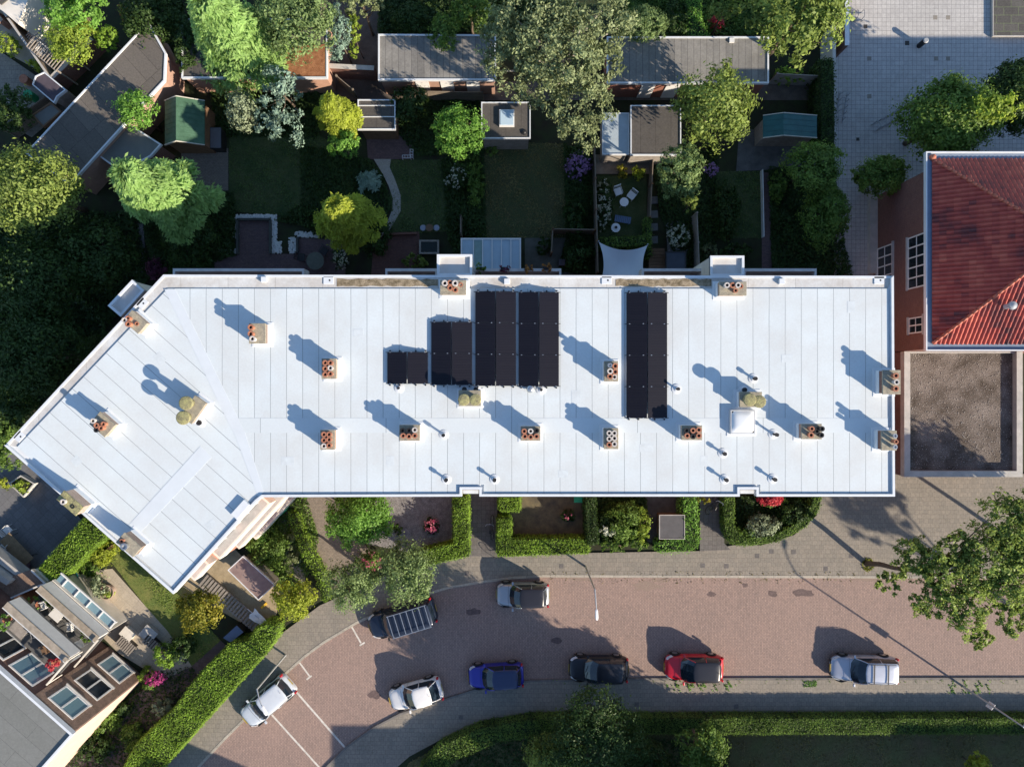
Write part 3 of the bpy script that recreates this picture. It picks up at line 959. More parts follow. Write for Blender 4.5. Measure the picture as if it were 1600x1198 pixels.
# small loose marks
# stair towers on the back
for pts in ([(683, 398), (738, 398), (738, 431), (683, 431)], [(1109, 400), (1162, 400), (1162, 432), (1109, 432)], [(208, 437.5), (227, 454), (190, 495), (170, 478)]):
    zz = 9.5
    q = PP(pts, zz)
    qi = inset(q, .13)
    t_ = MB().prism(inset(q, .05), 0, zz - .15).build("stair_tower", m_offw, apt)
    MB().prism(q, zz - .15, zz - .02).build("tower_roof", M("tower_membrane", (.62, .62, .61), .7, .12, 2, rgb2=(.5, .47, .44)), apt)
    e2 = MB()
    for i in range(4):
        j = (i + 1) % 4
        e2.prism([q[i], q[j], qi[j], qi[i]], zz - .16, zz + .12)
    e2.build("tower_parapet", m_trim, apt)
# back balconies
for (x0, x1) in ((270, 475), (602, 683), (739, 877), (1003, 1109), (1162, 1276)):
    for zt, dep in ((7.5, .86), (4.7, .86)):
        s = (CAM_H - 7.5) / FOCAL
        X0, X1 = (x0 - 800) * s, (x1 - 800) * s
        y0 = P2(0, 431, RZ)[1] - .28
        y1 = P2(0, 419.5, 7.5)[1]
        b = MB()
        b.prism([(X0, y0), (X1, y0), (X1, y1), (X0, y1)], zt - 1.1, zt - .95)
        b.build("balcony_floor", m_conc, apt)
        w = MB()
        w.prism([(X0, y1 - .17), (X1, y1 - .17), (X1, y1), (X0, y1)], zt - .95, zt)
        w.prism([(X0, y0), (X0 + .12, y0), (X0 + .12, y1 - .17), (X0, y1 - .17)], zt - .95, zt)
        w.prism([(X1 - .12, y0), (X1, y0), (X1, y1 - .17), (X1 - .12, y1 - .17)], zt - .95, zt)
        w.build("balcony_parapet", M("balcony_paint", (.55, .56, .56), .7, .15, 2), apt)


def window(parent, a, b, z0, z1, out, nx=2, nz=1, fw=.07, matf=None, glass=None, sill=True):
    """window on the wall line a->b, outward normal 'out' (2d)"""
    a, b = Vector(a), Vector(b)
    o = Vector(out).normalized()
    d = (b - a).normalized()
    L_ = (b - a).length
    fr = MB()

    def bar(u0, u1, v0, v1, th0, th1, mb):
        p = [a + d * u0 + o * th0, a + d * u1 + o * th0, a + d * u1 + o * th1, a + d * u0 + o * th1]
        mb.prism([tuple(q) for q in p], v0, v1)
    bar(0, L_, z0, z0 + fw, -.02, .05, fr)
    bar(0, L_, z1 - fw, z1, -.02, .05, fr)
    for k in range(nx + 1):
        u = (L_ - fw) * k / nx
        bar(u, u + fw, z0 + fw, z1 - fw, -.02, .048, fr)
    for k in range(1, nz):
        v = z0 + (z1 - z0) * k / nz
        bar(fw, L_ - fw, v - fw * .35, v + fw * .35, -.015, .044, fr)
    f = fr.build("window", matf or m_white, parent)
    gm_ = MB()
    bar(fw * .5, L_ - fw * .5, z0 + fw * .5, z1 - fw * .5, -.03, .02, gm_)
    gm_.build("pane", glass or m_glass, f)
    if sill:
        sm = MB()
        bar(-.06, L_ + .06, z0 - .07, z0 - .004, -.01, .14, sm)
        sm.build("sill", m_conc, f)
    return f


# street-side windows of the apartment block, and a few at the back
y_s = P2(0, 775, RZ)[1] + .24
for lv in range(3):
    for k in range(13):
        xp = 430 + k * 74
        if 700 < xp + 20 < 770 or 1130 < xp + 20 < 1200: continue
        x0 = P2(xp, 0, RZ)[0]
        window(apt, (x0, y_s), (x0 + 1.7, y_s), .9 + lv * 3.1, 2.4 + lv * 3.1, (0, -1), 2, 1, sill=False)
# wing, street side: balcony fronts over brick
wa, wb = Vector(P2(272, 927, RZ)), Vector(P2(402, 783, RZ))
wd = (wb - wa).normalized()
wo = Vector((wd.y, -wd.x))
for zt, u0, u1, dp in ((8.3, .4, 1.7, .12), (7.7, 2.0, 6.4, .28), (4.9, 2.0, 6.4, .35), (2.1, 2.0, 6.4, .4)):
    p = [wa + wd * u0 - wo * .3, wa + wd * u1 - wo * .3, wa + wd * u1 + wo * dp, wa + wd * u0 + wo * dp]
    p = [tuple(q) for q in p]
    MB().prism(p, zt - 1.05, zt).build("balcony", m_offw, apt)
    MB().prism([tuple(Vector(q)) for q in (wa + wd * (u0 + .12) - wo * .25, wa + wd * (u1 - .12) - wo * .25, wa + wd * (u1 - .12) + wo * (dp - .1), wa + wd * (u0 + .12) + wo * (dp - .1))], zt - .01, zt + .006).build("balcony_coping", m_conc, apt)
for lv in range(3):
    for u0 in (2.4, 4.4):
        a = wa + wd * u0 - wo * .3
        window(apt, tuple(a), tuple(a + wd * 1.6), 1.0 + lv * 3.0, 2.4 + lv * 3.0, tuple(wo), 2, 1, sill=False)
# raised corner box at the crook
MB().prism(PP([(362, 802), (382, 780), (391, 788), (371, 811)], z + .1), z - .05, z + .22).build("roof_upstand", m_trim, apt, bevel=.01)
# porch frames in the two notches, and the entrance canopy at the crook
for (x0, x1) in ((722, 749), (1155, 1181)):
    MB().prism(PP([(x0 + 1.5, 765), (x1 - 1.5, 765), (x1 - 1.5, 771), (x0 + 1.5, 771)], z - .6), z - .75, z - .6).build("entrance_canopy", m_trim, apt)
cb = PP([(424, 783), (446, 783), (434, 800), (419, 793)], 3.0)
MB().prism(cb, 2.9, 3.02).build("entrance_canopy", m_offw, apt)
MB().prism(inset(cb, .09), 3.02, 3.04).build("canopy_felt", m_feltd, apt)

# ------------------------------------------------------------------ chimneys
CZ = RZ


M_CH2 = BR("sooty_chimney_brick", (.20, .13, .10), (.26, .19, .15), (.30, .28, .25), .2, .06, .008, wall=True, stain=.4, sscale=1.5, fine=.2)
M_CH3 = BR("pale_chimney_brick", (.36, .24, .18), (.42, .31, .25), (.40, .37, .33), .2, .06, .008, wall=True, stain=.3, sscale=1.5, fine=.2)
rng = np.random.default_rng(8)
for (a, b, w, d, r) in ((560, 520, 16, 12, 0), (900, 620, 14, 20, 0), (1230, 560, 18, 12, 0), (1100, 720, 12, 16, 0), (450, 720, 20, 13, 0), (880, 740, 15, 11, 0), (250, 560, 14, 18, .7), (330, 820, 16, 12, .7), (120, 720, 14, 14, .7), (1330, 480, 12, 18, 0), (610, 720, 12, 16, 0), (1010, 700, 22, 12, 0)):
    MB().box(*P2(a, b, RZ), RZ - .02, w / 28.5, d / 28.5, .026, r).build("roof_patch", M("membrane_patch", (.555, .60, .62), .55, .08, 3, fine=.05), apt)


def chimney(px, py, w, d, label, rz=0.0, h=.80, pots=(), mat=None, capm=None, cowls=(), off=(0, 0)):
    """px,py centre of the cap on the survey; w,d in survey px along its own axes"""
    zc = CZ + h
    x, y = P2(px, py, zc)
    t = thing("chimney", label, "chimney", (x, y, CZ), rz, group="chimney stacks on the white roof")
    W, D = m(w, zc), m(d, zc)
    if mat is None and int(px) % 3 == 0: mat = M_CH2
    if mat is None and int(px) % 3 == 1: mat = M_CH3
    b = MB().box(0, 0, -.06, W * .93, D * .93, h - .02)
    b.build("stack", mat or m_chim, t, world=False)
    MB().box(0, 0, h - .08, W, D, .10).build("cap", capm or m_cap, t, world=False, bevel=.015)
    MB().box(0, 0, -.02, W + .26, D + .26, .045).box(0, 0, .02, W * .93 + .05, D * .93 + .05, .36).build("flashing", m_trim, t, world=False, bevel=.02)
    for (dx, dy, r, hh, kind) in pots:
        # offsets in survey px in picture directions, turned into the stack's own frame
        vx, vy = m(dx, zc), -m(dy, zc)
        c, s = math.cos(-rz), math.sin(-rz)
        lx, ly = vx * c - vy * s, vx * s + vy * c
        R = m(r, zc)
        pm = {'t': m_pot, 'w': m_potw, 'k': m_blackp, 'm': m_metal}[kind]
        q = MB().lathe(lx, ly, [(R * .8, h), (R * .82, h + hh * .75), (R, h + hh * .78), (R, h + hh), (R * .55, h + hh), (R * .5, h + hh - .06)], 16).build("chimney_pot", pm, t, world=False, smooth=False)
        MB().cyl(lx, ly, h + hh - .058, h + hh - .05, R * .5, n=12).build("flue", m_hole if kind != 'm' else m_lead, q, world=False)
    for (dx, dy, r, hh) in cowls:
        vx, vy = m(dx, zc + hh), -m(dy, zc + hh)
        c, s = math.cos(-rz), math.sin(-rz)
        lx, ly = vx * c - vy * s, vx * s + vy * c
        R = m(r, zc + hh)
        MB().lathe(lx, ly, [(R * .62, h), (R * .55, h + hh * .7), (R * .5, h + hh - .14)], 18).build("cowl_neck", m_capm, t, world=False, smooth=True)
        MB().lathe(lx, ly, [(R * .4, h + hh - .14), (R, h + hh - .12), (R, h + hh - .03), (R * .9, h + hh), (R * .45, h + hh + .02), (R * .1, h + hh + .02)], 24).build("cowl_cap", m_capm, t, world=False)
    return t


T, Wt = 't', 'w'
six = lambda c: tuple((a, b, 4.3, .28, k) for (a, b), k in zip(((-4, -9), (4, -9), (-4, 0), (4, -1), (-4, 9), (4, 8)), c))
sixh = lambda c: tuple((a, b, 4.3, .28, k) for (a, b), k in zip(((-10, -4), (0, -4), (9, -5), (-9, 4), (0, 5), (9, 4)), c))
chimney(402, 521, 26, 32, "chimney nearest the roof bend with three pots along its left side", pots=((-7, -9, 4.6, .34, T), (-7, 1, 4.6, .34, T), (-4, 9, 4.6, .38, Wt)))
chimney(514, 576, 23, 32, "chimney with six terracotta pots, upper one of the pair left of the smallest solar array", pots=six("tttwtt"))
chimney(512, 687, 23, 31, "chimney with six red pots below the seam band, left of the other band chimneys", pots=six("ttttwt"))
chimney(640, 676, 32, 25, "wide chimney with three red and three dark pots left of the tall vent pipe", pots=sixh("kkwttt"))
chimney(829, 677, 31, 23, "wide chimney on the seam band below the large solar arrays", pots=sixh("twkttt"))
chimney(955, 580, 22, 32, "chimney with a slim steel flue between the two groups of solar arrays", pots=((-4, -9, 3.6, .55, 'm'), (5, -8, 4.6, .34, T), (-3, 0, 4.6, .4, Wt), (5, 1, 4.4, .34, T), (-3, 8, 4.6, .34, T), (4, 9, 4.2, .3, Wt)))
chimney(955, 685, 23, 33, "chimney crowded with pale pots left of the tallest solar array's foot", pots=six("wwwwtw"))
chimney(1081, 676, 32, 23, "wide chimney with six red pots just right of the tallest solar array's foot", pots=sixh("ktttkt"))
chimney(1268, 674, 32, 24, "weathered chimney with slanting black pots, right of the dome skylight", pots=((-4, -5, 4.2, .4, T), (-4, 5, 4.6, .3, T), (5, -1, 4.2, .3, 'k'), (11, -5, 4.2, .45, 'k'), (12, 5, 4.2, .3, 'k')))
chimney(1393, 597, 28, 38, "larger chimney on the right roof edge with three pale pots in a row", pots=((2, -10, 4.6, .34, T), (3, 0, 4.4, .34, Wt), (2, 10, 4.6, .34, T)), mat=m_brickd)
chimney(1389, 688, 24, 31, "chimney on the right roof edge with three tall steel flues", pots=((3, -8, 3.4, .46, 'm'), (5, 1, 3.6, .42, T), (3, 9, 3.4, .46, 'm')), mat=m_brickd)
chimney(708, 449, 41, 23, "chimney on the gutter with five pots and yellow lichen, by the left stair tower", pots=((-12, -5, 4.8, .4, Wt), (-4, -6, 4.2, .36, T), (4, -5, 4.8, .4, Wt), (-4, 2, 4.4, .34, T), (4, 5, 4.4, .32, T), (12, -4, 3.6, .05, T)))
chimney(1145, 451, 43, 22, "chimney on the gutter by the right stair tower", pots=((-12, -4, 4.4, .38, Wt), (-3, -4, 4.6, .36, T), (5, -4, 4.4, .4, Wt), (2, 4, 3.6, .3, T), (11, -3, 3.8, .2, T)))
RW = math.radians(-41)
chimney(211, 503, 32, 22, "chimney beside the wing's stair tower", rz=RW, pots=((-12, -2, 4.4, .32, Wt), (-6, 4, 4.6, .34, T), (-7, -5, 4.2, .3, T), (4, 3, 3.4, .1, T)))
chimney(160, 663, 32, 26, "chimney alone on the wing roof with five pots", rz=RW, pots=((-9, -6, 4.2, .36, Wt), (-4, 1, 4.2, .34, T), (3, 5, 4.2, .34, T), (-5, 8, 4, .3, 'k'), (6, -1, 4, .3, T)))
chimney(109, 786, 40, 18, "yellow-lichened chimney overhanging the wing's lower left edge", rz=RW, h=1.2, pots=((-7, -3, 4.5, .22, Wt), (5, 5, 3.4, .05, 'k')), capm=m_capm)
chimney(201, 851, 36, 20, "grey chimney at the lower edge of the wing with one round cowl", rz=RW, h=1.0, pots=((-8, -7, 3.6, .2, T), (-3, 1, 5.6, .3, 'm')))
chimney(302, 640, 40, 22, "chimney with two big round mossy cowls on the wing roof", rz=math.radians(55), h=.7, cowls=((-4, -11, 11, .62), (-9, 12, 11, .58)))
chimney(734, 622, 35, 25, "chimney with two big round mossy cowls below the solar arrays", h=.62, cowls=((-8.5, 2, 9.2, .5), (9.5, 2, 9.2, .5)))
chimney(1173, 624, 35, 24, "chimney with two big round yellowed cowls behind the dome skylight", h=.62, cowls=((-7, 0, 10, .62), (9, 3, 10, .55)))

# vent pipes
VP = [(694, 679, .55, .075), (698, 748.5, .45, .085), (773, 748.5, .45, .085), (1177, 591.5, .42, .085), (1208, 678, .62, .08), (1129.5, 708, .42, .085), (1132, 748.5, .45, .085), (1207, 747.7, .45, .085),
      (1057, 607.5, .5, .07), (624, 606, .42, .06), (845.5, 609, .42, .06), (314, 640, .3, .11), (314, 660, .3, .11), (726, 608, .32, .10), (744, 608, .32, .10), (1161, 609, .32, .10)]
VL = ["tall slim vent pipe right of the wide three-red-pot chimney", "left of the two short vent pipes beside the left door notch", "right of the two short vent pipes beside the left door notch",
      "vent pipe above the dome skylight", "tall vent pipe between the dome skylight and the weathered chimney", "upper of two vent pipes below and left of the dome skylight",
      "lower of two vent pipes below and left of the dome skylight", "vent pipe right of the right door notch", "vent pipe just right of the tallest solar array", "vent pipe at the foot of the smallest solar array",
      "slim vent pipe at the foot of the middle solar arrays", "upper of two black vent outlets beside the wing's round-cowled chimney", "lower of two black vent outlets beside the wing's round-cowled chimney",
      "left black outlet above the round-cowled chimney below the arrays", "right black outlet above the round-cowled chimney below the arrays", "black outlet above the round-cowled chimney by the skylight"]
for (a, b, h, r), lb in zip(VP, VL):
    x, y = P2(a, b, RZ)
    t = thing("vent_pipe", lb, "vent pipe", (x, y, RZ), group="vent pipes on the white roof")
    MB().lathe(x, y, [(.27, RZ + .004), (.265, RZ + .028), (.16, RZ + .045), (r + .03, RZ + .09)], 26).build("collar", m_trim, t)
    MB().lathe(x, y, [(r * .8, RZ + .02), (r * .8, RZ + h * .72), (r * 1.35, RZ + h * .74), (r * 1.3, RZ + h)], 14).build("pipe", m_blackp, t)
# round extractor next to the pipe
x, y = P2(829, 607, RZ)
t = thing("roof_extractor", "small round steel extractor at the foot of the middle solar arrays", "roof vent", (x, y, RZ))
MB().lathe(x, y, [(.16, RZ), (.14, RZ + .16)], 16).build("neck", m_lead, t)
MB().lathe(x, y, [(.22, RZ + .16), (.23, RZ + .2), (.15, RZ + .26), (.06, RZ + .3)], 20).build("hood", m_metal, t, smooth=True)
# dome skylight
x, y = P2(1160.5, 659, RZ + .25)
t = thing("dome_skylight", "white square dome skylight below the right round-cowled chimney", "skylight", (x, y, RZ))
MB().box(x, y, RZ, 1.62, 1.58, .03).build("flashing", m_trim, t, bevel=.02)
MB().box(x, y, RZ + .03, 1.36, 1.32, .24).build("kerb_frame", M("skylight_frame_grey", (.42, .44, .46), .6, .08, 3), t, bevel=.02)
vs, fs = [], []
n = 10
for i in range(n + 1):
    for j in range(n + 1):
        u, v = i / n * 2 - 1, j / n * 2 - 1
        vs.append((x + u * .6, y + v * .58, RZ + .27 + .13 * (1 - abs(u) ** 6) * (1 - abs(v) ** 6) * (1 - .35 * max(abs(u), abs(v)))))
for i in range(n):
    for j in range(n):
        a = i * (n + 1) + j
        fs.append((a, a + n + 1, a + n + 2, a + 1))
MB().add(vs, fs).build("dome", M("opal_dome", (.70, .73, .75), .35, .04, 2), t, smooth=True)

# ------------------------------------------------------------------ solar arrays
m_pv = BR("solar_cells", (.006, .006, .012), (.008, .008, .014), (.03, .03, .036), 3.0, .087, .004, 0, stain=.15, sscale=.4, stainc=(.02, .016, .016), fine=.08, bump=0, rough=.42)
MATS["solar_cells"].node_tree.nodes["Principled BSDF"].inputs["Specular IOR Level"].default_value = .22
m_pvf = M("black_anodised", (.022, .022, .028), .35, .1, 5, metal=.4)
AR = [(605.5, 668.5, 550.5, 1, "smallest solar array, one pair of panels"), (674.5, 737.5, 503.5, 2, "solar array two pairs deep beside the smallest one"), (743, 806, 456, 3, "left of the two solar arrays three pairs deep"),
      (810.5, 873, 457, 3, "right of the two solar arrays three pairs deep"), (979, 1042, 457.5, 4, "tallest solar array, four pairs of panels, standing alone")]
for (x0, x1, y0, rows, lb) in AR:
    zb, zr = RZ + .10, RZ + .30
    ph = 1.70
    xa, ya = P2(x0, y0, zb)
    xb, _ = P2(x1, y0, zb)
    xm = (xa + xb) / 2
    ybot = ya - rows * (ph + .012)
    t = thing("solar_array", lb, "solar panels", (xm, ybot, RZ), group="black east-west solar arrays on the white roof")
    for r in range(rows):
        yt = ya - r * (ph + .012)
        for sgn in (-1, 1):
            xe = xa if sgn < 0 else xb
            xi = xm + sgn * .02
            dx, dz = xi - xe, zr - zb
            ln = math.hypot(dx, dz)
            nx_, nz_ = -dz / ln * (1 if dx > 0 else -1), abs(dx) / ln

            def pt(u, v, th):
                return (xe + dx * u + nx_ * th, yt - ph * v, zb + dz * u + nz_ * th)
            f = .014
            fr = MB()
            c8 = [pt(0, 0, 0), pt(1, 0, 0), pt(1, 1, 0), pt(0, 1, 0), pt(0, 0, .035), pt(1, 0, .035), pt(1, 1, .035), pt(0, 1, .035)]
            if dx > 0:
                fc = [(0, 1, 2, 3), (7, 6, 5, 4), (4, 5, 1, 0), (5, 6, 2, 1), (6, 7, 3, 2), (7, 4, 0, 3)]
            else:
                fc = [(3, 2, 1, 0), (4, 5, 6, 7), (0, 1, 5, 4), (1, 2, 6, 5), (2, 3, 7, 6), (3, 0, 4, 7)]
            fr.add(c8, fc)
            pn = fr.build("solar_panel", m_pvf, t)
            ce = MB().add([pt(f, f, .037), pt(1 - f, f, .037), pt(1 - f, 1 - f, .037), pt(f, 1 - f, .037)], [(3, 2, 1, 0)] if dx > 0 else [(0, 1, 2, 3)])
            ce.build("cells", m_pv, pn)
    rl = MB()
    cl = MB()
    for r in range(rows + 1):
        yy = ya - r * (ph + .012) + .006
        for sgn in (-1, 1):
            xe = xa if sgn < 0 else xb
            rl.beam((xe + sgn * .10, yy, zb - .03), (xm, yy, zr - .04), .03, .04)
            for u in (.14, .8):
                X = xe + (xm - xe) * u
                Z = zb + (zr - zb) * u + .04
                cl.box(X, yy, Z, .07, .04, .02)
        if r in (0, rows):
            for u in (.06, .3, .7, .94):
                X = xa + (xb - xa) * u
                rl.cyl(X, yy + (.08 if r == 0 else -.08), RZ, RZ + .1, .045, n=8)
    rl.build("mounting_rail", m_pvf, t)
    cl.build("clamps", m_metal, t)
    bl = MB()
    for k in range(rows * 2):
        yy = ya - (k + .5) * ph / 2
        bl.box(xa + .22, yy, RZ + .005, .2, .4, .06).box(xb - .22, yy, RZ + .005, .2, .4, .06)
    bl.build("ballast", m_blackp, t)

# ------------------------------------------------------------------ school with hipped tile roof, and its flat annex
sch = thing("brick_school", "brick school building with a red hipped pantile roof, right of the white-roofed block", "building", (30, 7.7, 0))
EZ = 7.8
sx0 = 24.0
sy1, sy0 = P2(0, 237, EZ)[1], P2(0, 548, EZ)[1]
WX = 25.0
MB().prism([(WX, sy0 + .17), (75, sy0 + .17), (75, sy1 - .6), (WX, sy1 - .6)], 0, EZ - .22).build("wall", m_brickr, sch)
MB().prism([(sx0, sy0), (76, sy0), (76, sy1), (sx0, sy1)], EZ - .22, EZ - .12).build("eaves", m_trim, sch)
gt = MB()
gw = .42
for (a, b, c, d) in ((sx0, sy0, sx0 + .07, sy1), (sx0 + .07, sy1 - .07, 76, sy1), (sx0 + .07, sy0, 76, sy0 + .07)):
    gt.prism([(a, b), (c, b), (c, d), (a, d)], EZ - .12, EZ + .03)
gt.build("gutter_lip", m_trim, sch)
gt = MB()
gt.prism([(sx0 + .07, sy0 + .07), (sx0 + gw, sy0 + .07), (sx0 + gw, sy1 - .07), (sx0 + .07, sy1 - .07)], EZ - .12, EZ - .10)
gt.prism([(sx0 + gw, sy1 - gw), (76, sy1 - gw), (76, sy1 - .07), (sx0 + gw, sy1 - .07)], EZ - .12, EZ - .10)
gt.prism([(sx0 + gw, sy0 + .07), (76, sy0 + .07), (76, sy0 + gw), (sx0 + gw, sy0 + gw)], EZ - .12, EZ - .10)
gt.build("gutter", M("zinc_gutter", (.17, .22, .30), .6, .1, 3), sch)


def tilemat():
    mt, nt, b = newmat("red_pantiles")
    b.inputs["Roughness"].default_value = .45
    b.inputs["Specular IOR Level"].default_value = .45
    tc = N(nt, "ShaderNodeTexCoord")
    at = N(nt, "ShaderNodeAttribute", attribute_name="tone")
    rp = N(nt, "ShaderNodeValToRGB")
    e = rp.color_ramp.elements
    e[0].color = (.045, .022, .028, 1)
    e[1].color = (.55, .14, .085, 1)
    x = e.new(.45)
    x.color = (.37, .06, .042, 1)
    no = N(nt, "ShaderNodeTexNoise", Scale=.35, Detail=6.0, Roughness=.6)
    nt.links.new(tc.outputs["Object"], no.inputs["Vector"])
    mr = N(nt, "ShaderNodeMapRange")
    mr.inputs[1].default_value = .35
    mr.inputs[2].default_value = .65
    mr.inputs[3].default_value = -.42
    mr.inputs[4].default_value = .18
    nt.links.new(no.outputs["Fac"], mr.inputs[0])
    ad = N(nt, "ShaderNodeMath", operation='ADD')
    nt.links.new(at.outputs["Fac"], ad.inputs[0])
    nt.links.new(mr.outputs[0], ad.inputs[1])
    nt.links.new(ad.outputs[0], rp.inputs[0])
    nt.links.new(rp.outputs[0], b.inputs["Base Color"])
    return mt


m_tile = tilemat()


def tiled(a, ud, ln, vd, vlen, lim, name):
    """a: corner; ud, vd: unit vectors along the eave and up the slope; lim(u) -> slope length covered at u"""
    rng = np.random.default_rng(int(ln * 100))
    cw, rh, sub = .26, .36, 6
    nc = int(ln / cw)
    nrm = Vector(ud).cross(Vector(vd)).normalized()
    if nrm.z < 0: nrm = -nrm
    U, V, Nn = np.array(ud), np.array(vd), np.array(nrm)
    A = np.array(a)
    vs, fs, tn = [], [], []
    for c in range(nc):
        us = [c * cw + cw * k / sub for k in range(sub + 1)]
        hs = [.10 * (0.5 + 0.5 * math.cos(2 * math.pi * k / sub + math.pi)) for k in range(sub + 1)]
        rows = int(lim((c + .5) * cw) / rh) + 1
        for r in range(rows):
            t = .52 + rng.normal() * .10
            b0 = len(vs)
            for k in range(sub + 1):
                L_ = lim(us[k])
                v0 = min(r * rh, L_)
                v1 = min(r * rh + rh + .02, L_)
                vs.append(A + U * us[k] + V * v0 + Nn * (hs[k] + .03))
                vs.append(A + U * us[k] + V * v1 + Nn * (hs[k] + .002))
                tn += [t, t]
            for k in range(sub):
                q = b0 + k * 2
                fs.append((q, q + 2, q + 3, q + 1))
    me = bpy.data.meshes.new(name)
    off = np.array(WL[sch.name])
    me.from_pydata([tuple(v - off) for v in vs], [], fs)
    at = me.attributes.new("tone", 'FLOAT', 'POINT')
    at.data.foreach_set("value", np.array(tn, np.float32))
    me.materials.append(m_tile)
    o = bpy.data.objects.new(name, me)
    COL.objects.link(o)
    o.parent = sch
    return o


ex0, ey0, ey1 = sx0 + gw, sy0 + gw, sy1 - gw
hw = (ey1 - ey0) / 2
rise = hw * math.tan(math.radians(32))
sl_ = math.hypot(hw, rise)
cs, sn = hw / sl_, rise / sl_
Ltot = 34.0
tiled((ex0, ey0, EZ - .1), (0, 1, 0), ey1 - ey0, (cs, 0, sn), sl_, lambda u: max(0, min(u, 2 * hw - u)) / cs, "roof")
tiled((ex0, ey1, EZ - .1), (1, 0, 0), Ltot, (0, -cs, sn), sl_, lambda u: min(u, hw) / cs, "roof")
tiled((ex0, ey0, EZ - .1), (1, 0, 0), Ltot, (0, cs, sn), sl_, lambda u: min(u, hw) / cs, "roof")
hp = MB()
apex = Vector((ex0 + hw, (ey0 + ey1) / 2, EZ - .1 + rise + .06))
for c0 in (Vector((ex0, ey0, EZ - .02)), Vector((ex0, ey1, EZ - .02))):
    n = 26
    for k in range(n):
        a, b = c0.lerp(apex, k / n), c0.lerp(apex, (k + 1.15) / n)
        hp.tube([a + Vector((0, 0, -.01)), b - Vector((0, 0, .03))], [.105, .08], 8)
hp.tube([apex, apex + Vector((30, 0, 0))], .13, 8)
hp.build("ridge_tiles", M("ridge_clay", (.42, .12, .075), .6, .2, 4), sch, smooth=True)
vx, vy, vz = P(1577, 478, 9.6)
MB().lathe(vx, vy, [(.14, vz - .3), (.12, vz + .2), (.24, vz + .22), (.22, vz + .34), (.05, vz + .4)], 14).build("roof_vent", m_lead, sch)
MB().lathe(*P2(1461, 244, 8), [(.18, EZ - .1), (.16, EZ + .08), (.05, EZ + .14)], 12).build("corner_finial", M("finial_clay", (.42, .14, .08), .8, .2, 6), sch)
for (y1, y0, z0, z1, nx) in ((9.15, 5.9, 4.2, 6.1, 5), (9.2, 5.9, .45, 2.35, 5), (4.1, 3.1, 4.3, 5.8, 2)):
    w = window(sch, (WX, y0), (WX, y1), z0, z1, (-1, 0), nx, 2, fw=.08)
    MB().prism([(WX - .12, y0 - .12), (WX, y0 - .12), (WX, y1 + .12), (WX - .12, y1 + .12)], z1 + .06, z1 + .18).build("lintel", m_conc, w)
window(sch, (30, sy1 - .6), (32, sy1 - .6), 4.2, 6.1, (0, 1), 3, 2)
window(sch, (30, sy1 - .6), (32, sy1 - .6), .6, 2.4, (0, 1), 3, 2)
MB().prism(PP([(1355, 296), (1367, 296), (1367, 428), (1355, 428)]), 0, .45).build("plinth", m_conc, sch)

anx = thing("flat_annex", "flat gravel-roofed brick annex with a pale concrete parapet, attached to the school's lower side", "building", (29, -2, 0))
ax0, ay1, _ = P(1413, 549, 3.65)
ax1, ay0, _ = P(1598, 745, 3.65)
MB().prism([(ax0 + .03, ay0 + .04), (ax1 - .03, ay0 + .04), (ax1 - .03, ay1 - .02), (ax0 + .03, ay1 - .02)], 0, 3.2).build("wall", m_brickr, anx)
MB().prism([(ax0 + .35, ay0 + .35), (ax1 - .35, ay0 + .35), (ax1 - .35, ay1 - .06), (ax0 + .35, ay1 - .06)], 3.2, 3.26).build("gravel_roof", m_gravroof, anx)
e = MB()
e.prism([(ax0, ay0), (ax1, ay0), (ax1, ay0 + .38), (ax0, ay0 + .38)], 3.2, 3.65)
e.prism([(ax0, ay0 + .38), (ax0 + .38, ay0 + .38), (ax0 + .38, ay1), (ax0, ay1)], 3.2, 3.65)
e.prism([(ax1 - .38, ay0 + .38), (ax1, ay0 + .38), (ax1, ay1), (ax1 - .38, ay1)], 3.2, 3.65)
e.prism([(ax0 + .38, ay1 - .1), (ax1 - .38, ay1 - .1), (ax1 - .38, ay1), (ax0 + .38, ay1)], 3.2, 3.5)
e.build("parapet", m_conc, anx)
st = MB()
rng = np.random.default_rng(5)
for k in range(1100):
    a, b = rng.uniform(ax0 + .45, ax1 - .45), rng.uniform(ay0 + .45, ay1 - .2)
    r = rng.uniform(.012, .026)
    st.box(a, b, 3.262, r * 2, r * 1.6, r, rng.uniform(0, 3))
tag(st.build("loose_pebbles", M("pale_pebbles", (.36, .33, .30), .9, .3, 30), anx), kind='stuff')
MB().tube([(ax0 - .12, P2(0, 720, 3)[1], 2.6), (ax0 + .02, P2(0, 720, 3)[1], 2.6)], .03).build("bracket", m_metal, anx)

# ------------------------------------------------------------------ flat outbuildings behind the gardens


def flatroof(name, label, cat, poly_px, h, roofm, wallm=None, edge=m_trim, ew=.10, up=.07, lip=.0, parts=None, wall_in=.12):
    poly = PP(poly_px, h)
    cx = sum(q[0] for q in poly) / len(poly)
    cy = sum(q[1] for q in poly) / len(poly)
    t = thing(name, label, cat, (cx, cy, 0))
    MB().prism(inset(poly, wall_in), 0, h - .14).build("wall", wallm or m_brickd, t)
    MB().prism(inset(poly, .02), h - .14, h).build("roof", roofm, t)
    q = inset(poly, ew)
    e = MB()
    for i in range(len(poly)):
        j = (i + 1) % len(poly)
        e.prism([poly[i], poly[j], q[j], q[i]], h - .16, h + up)
    e.build("roof_edge", edge, t)
    return t


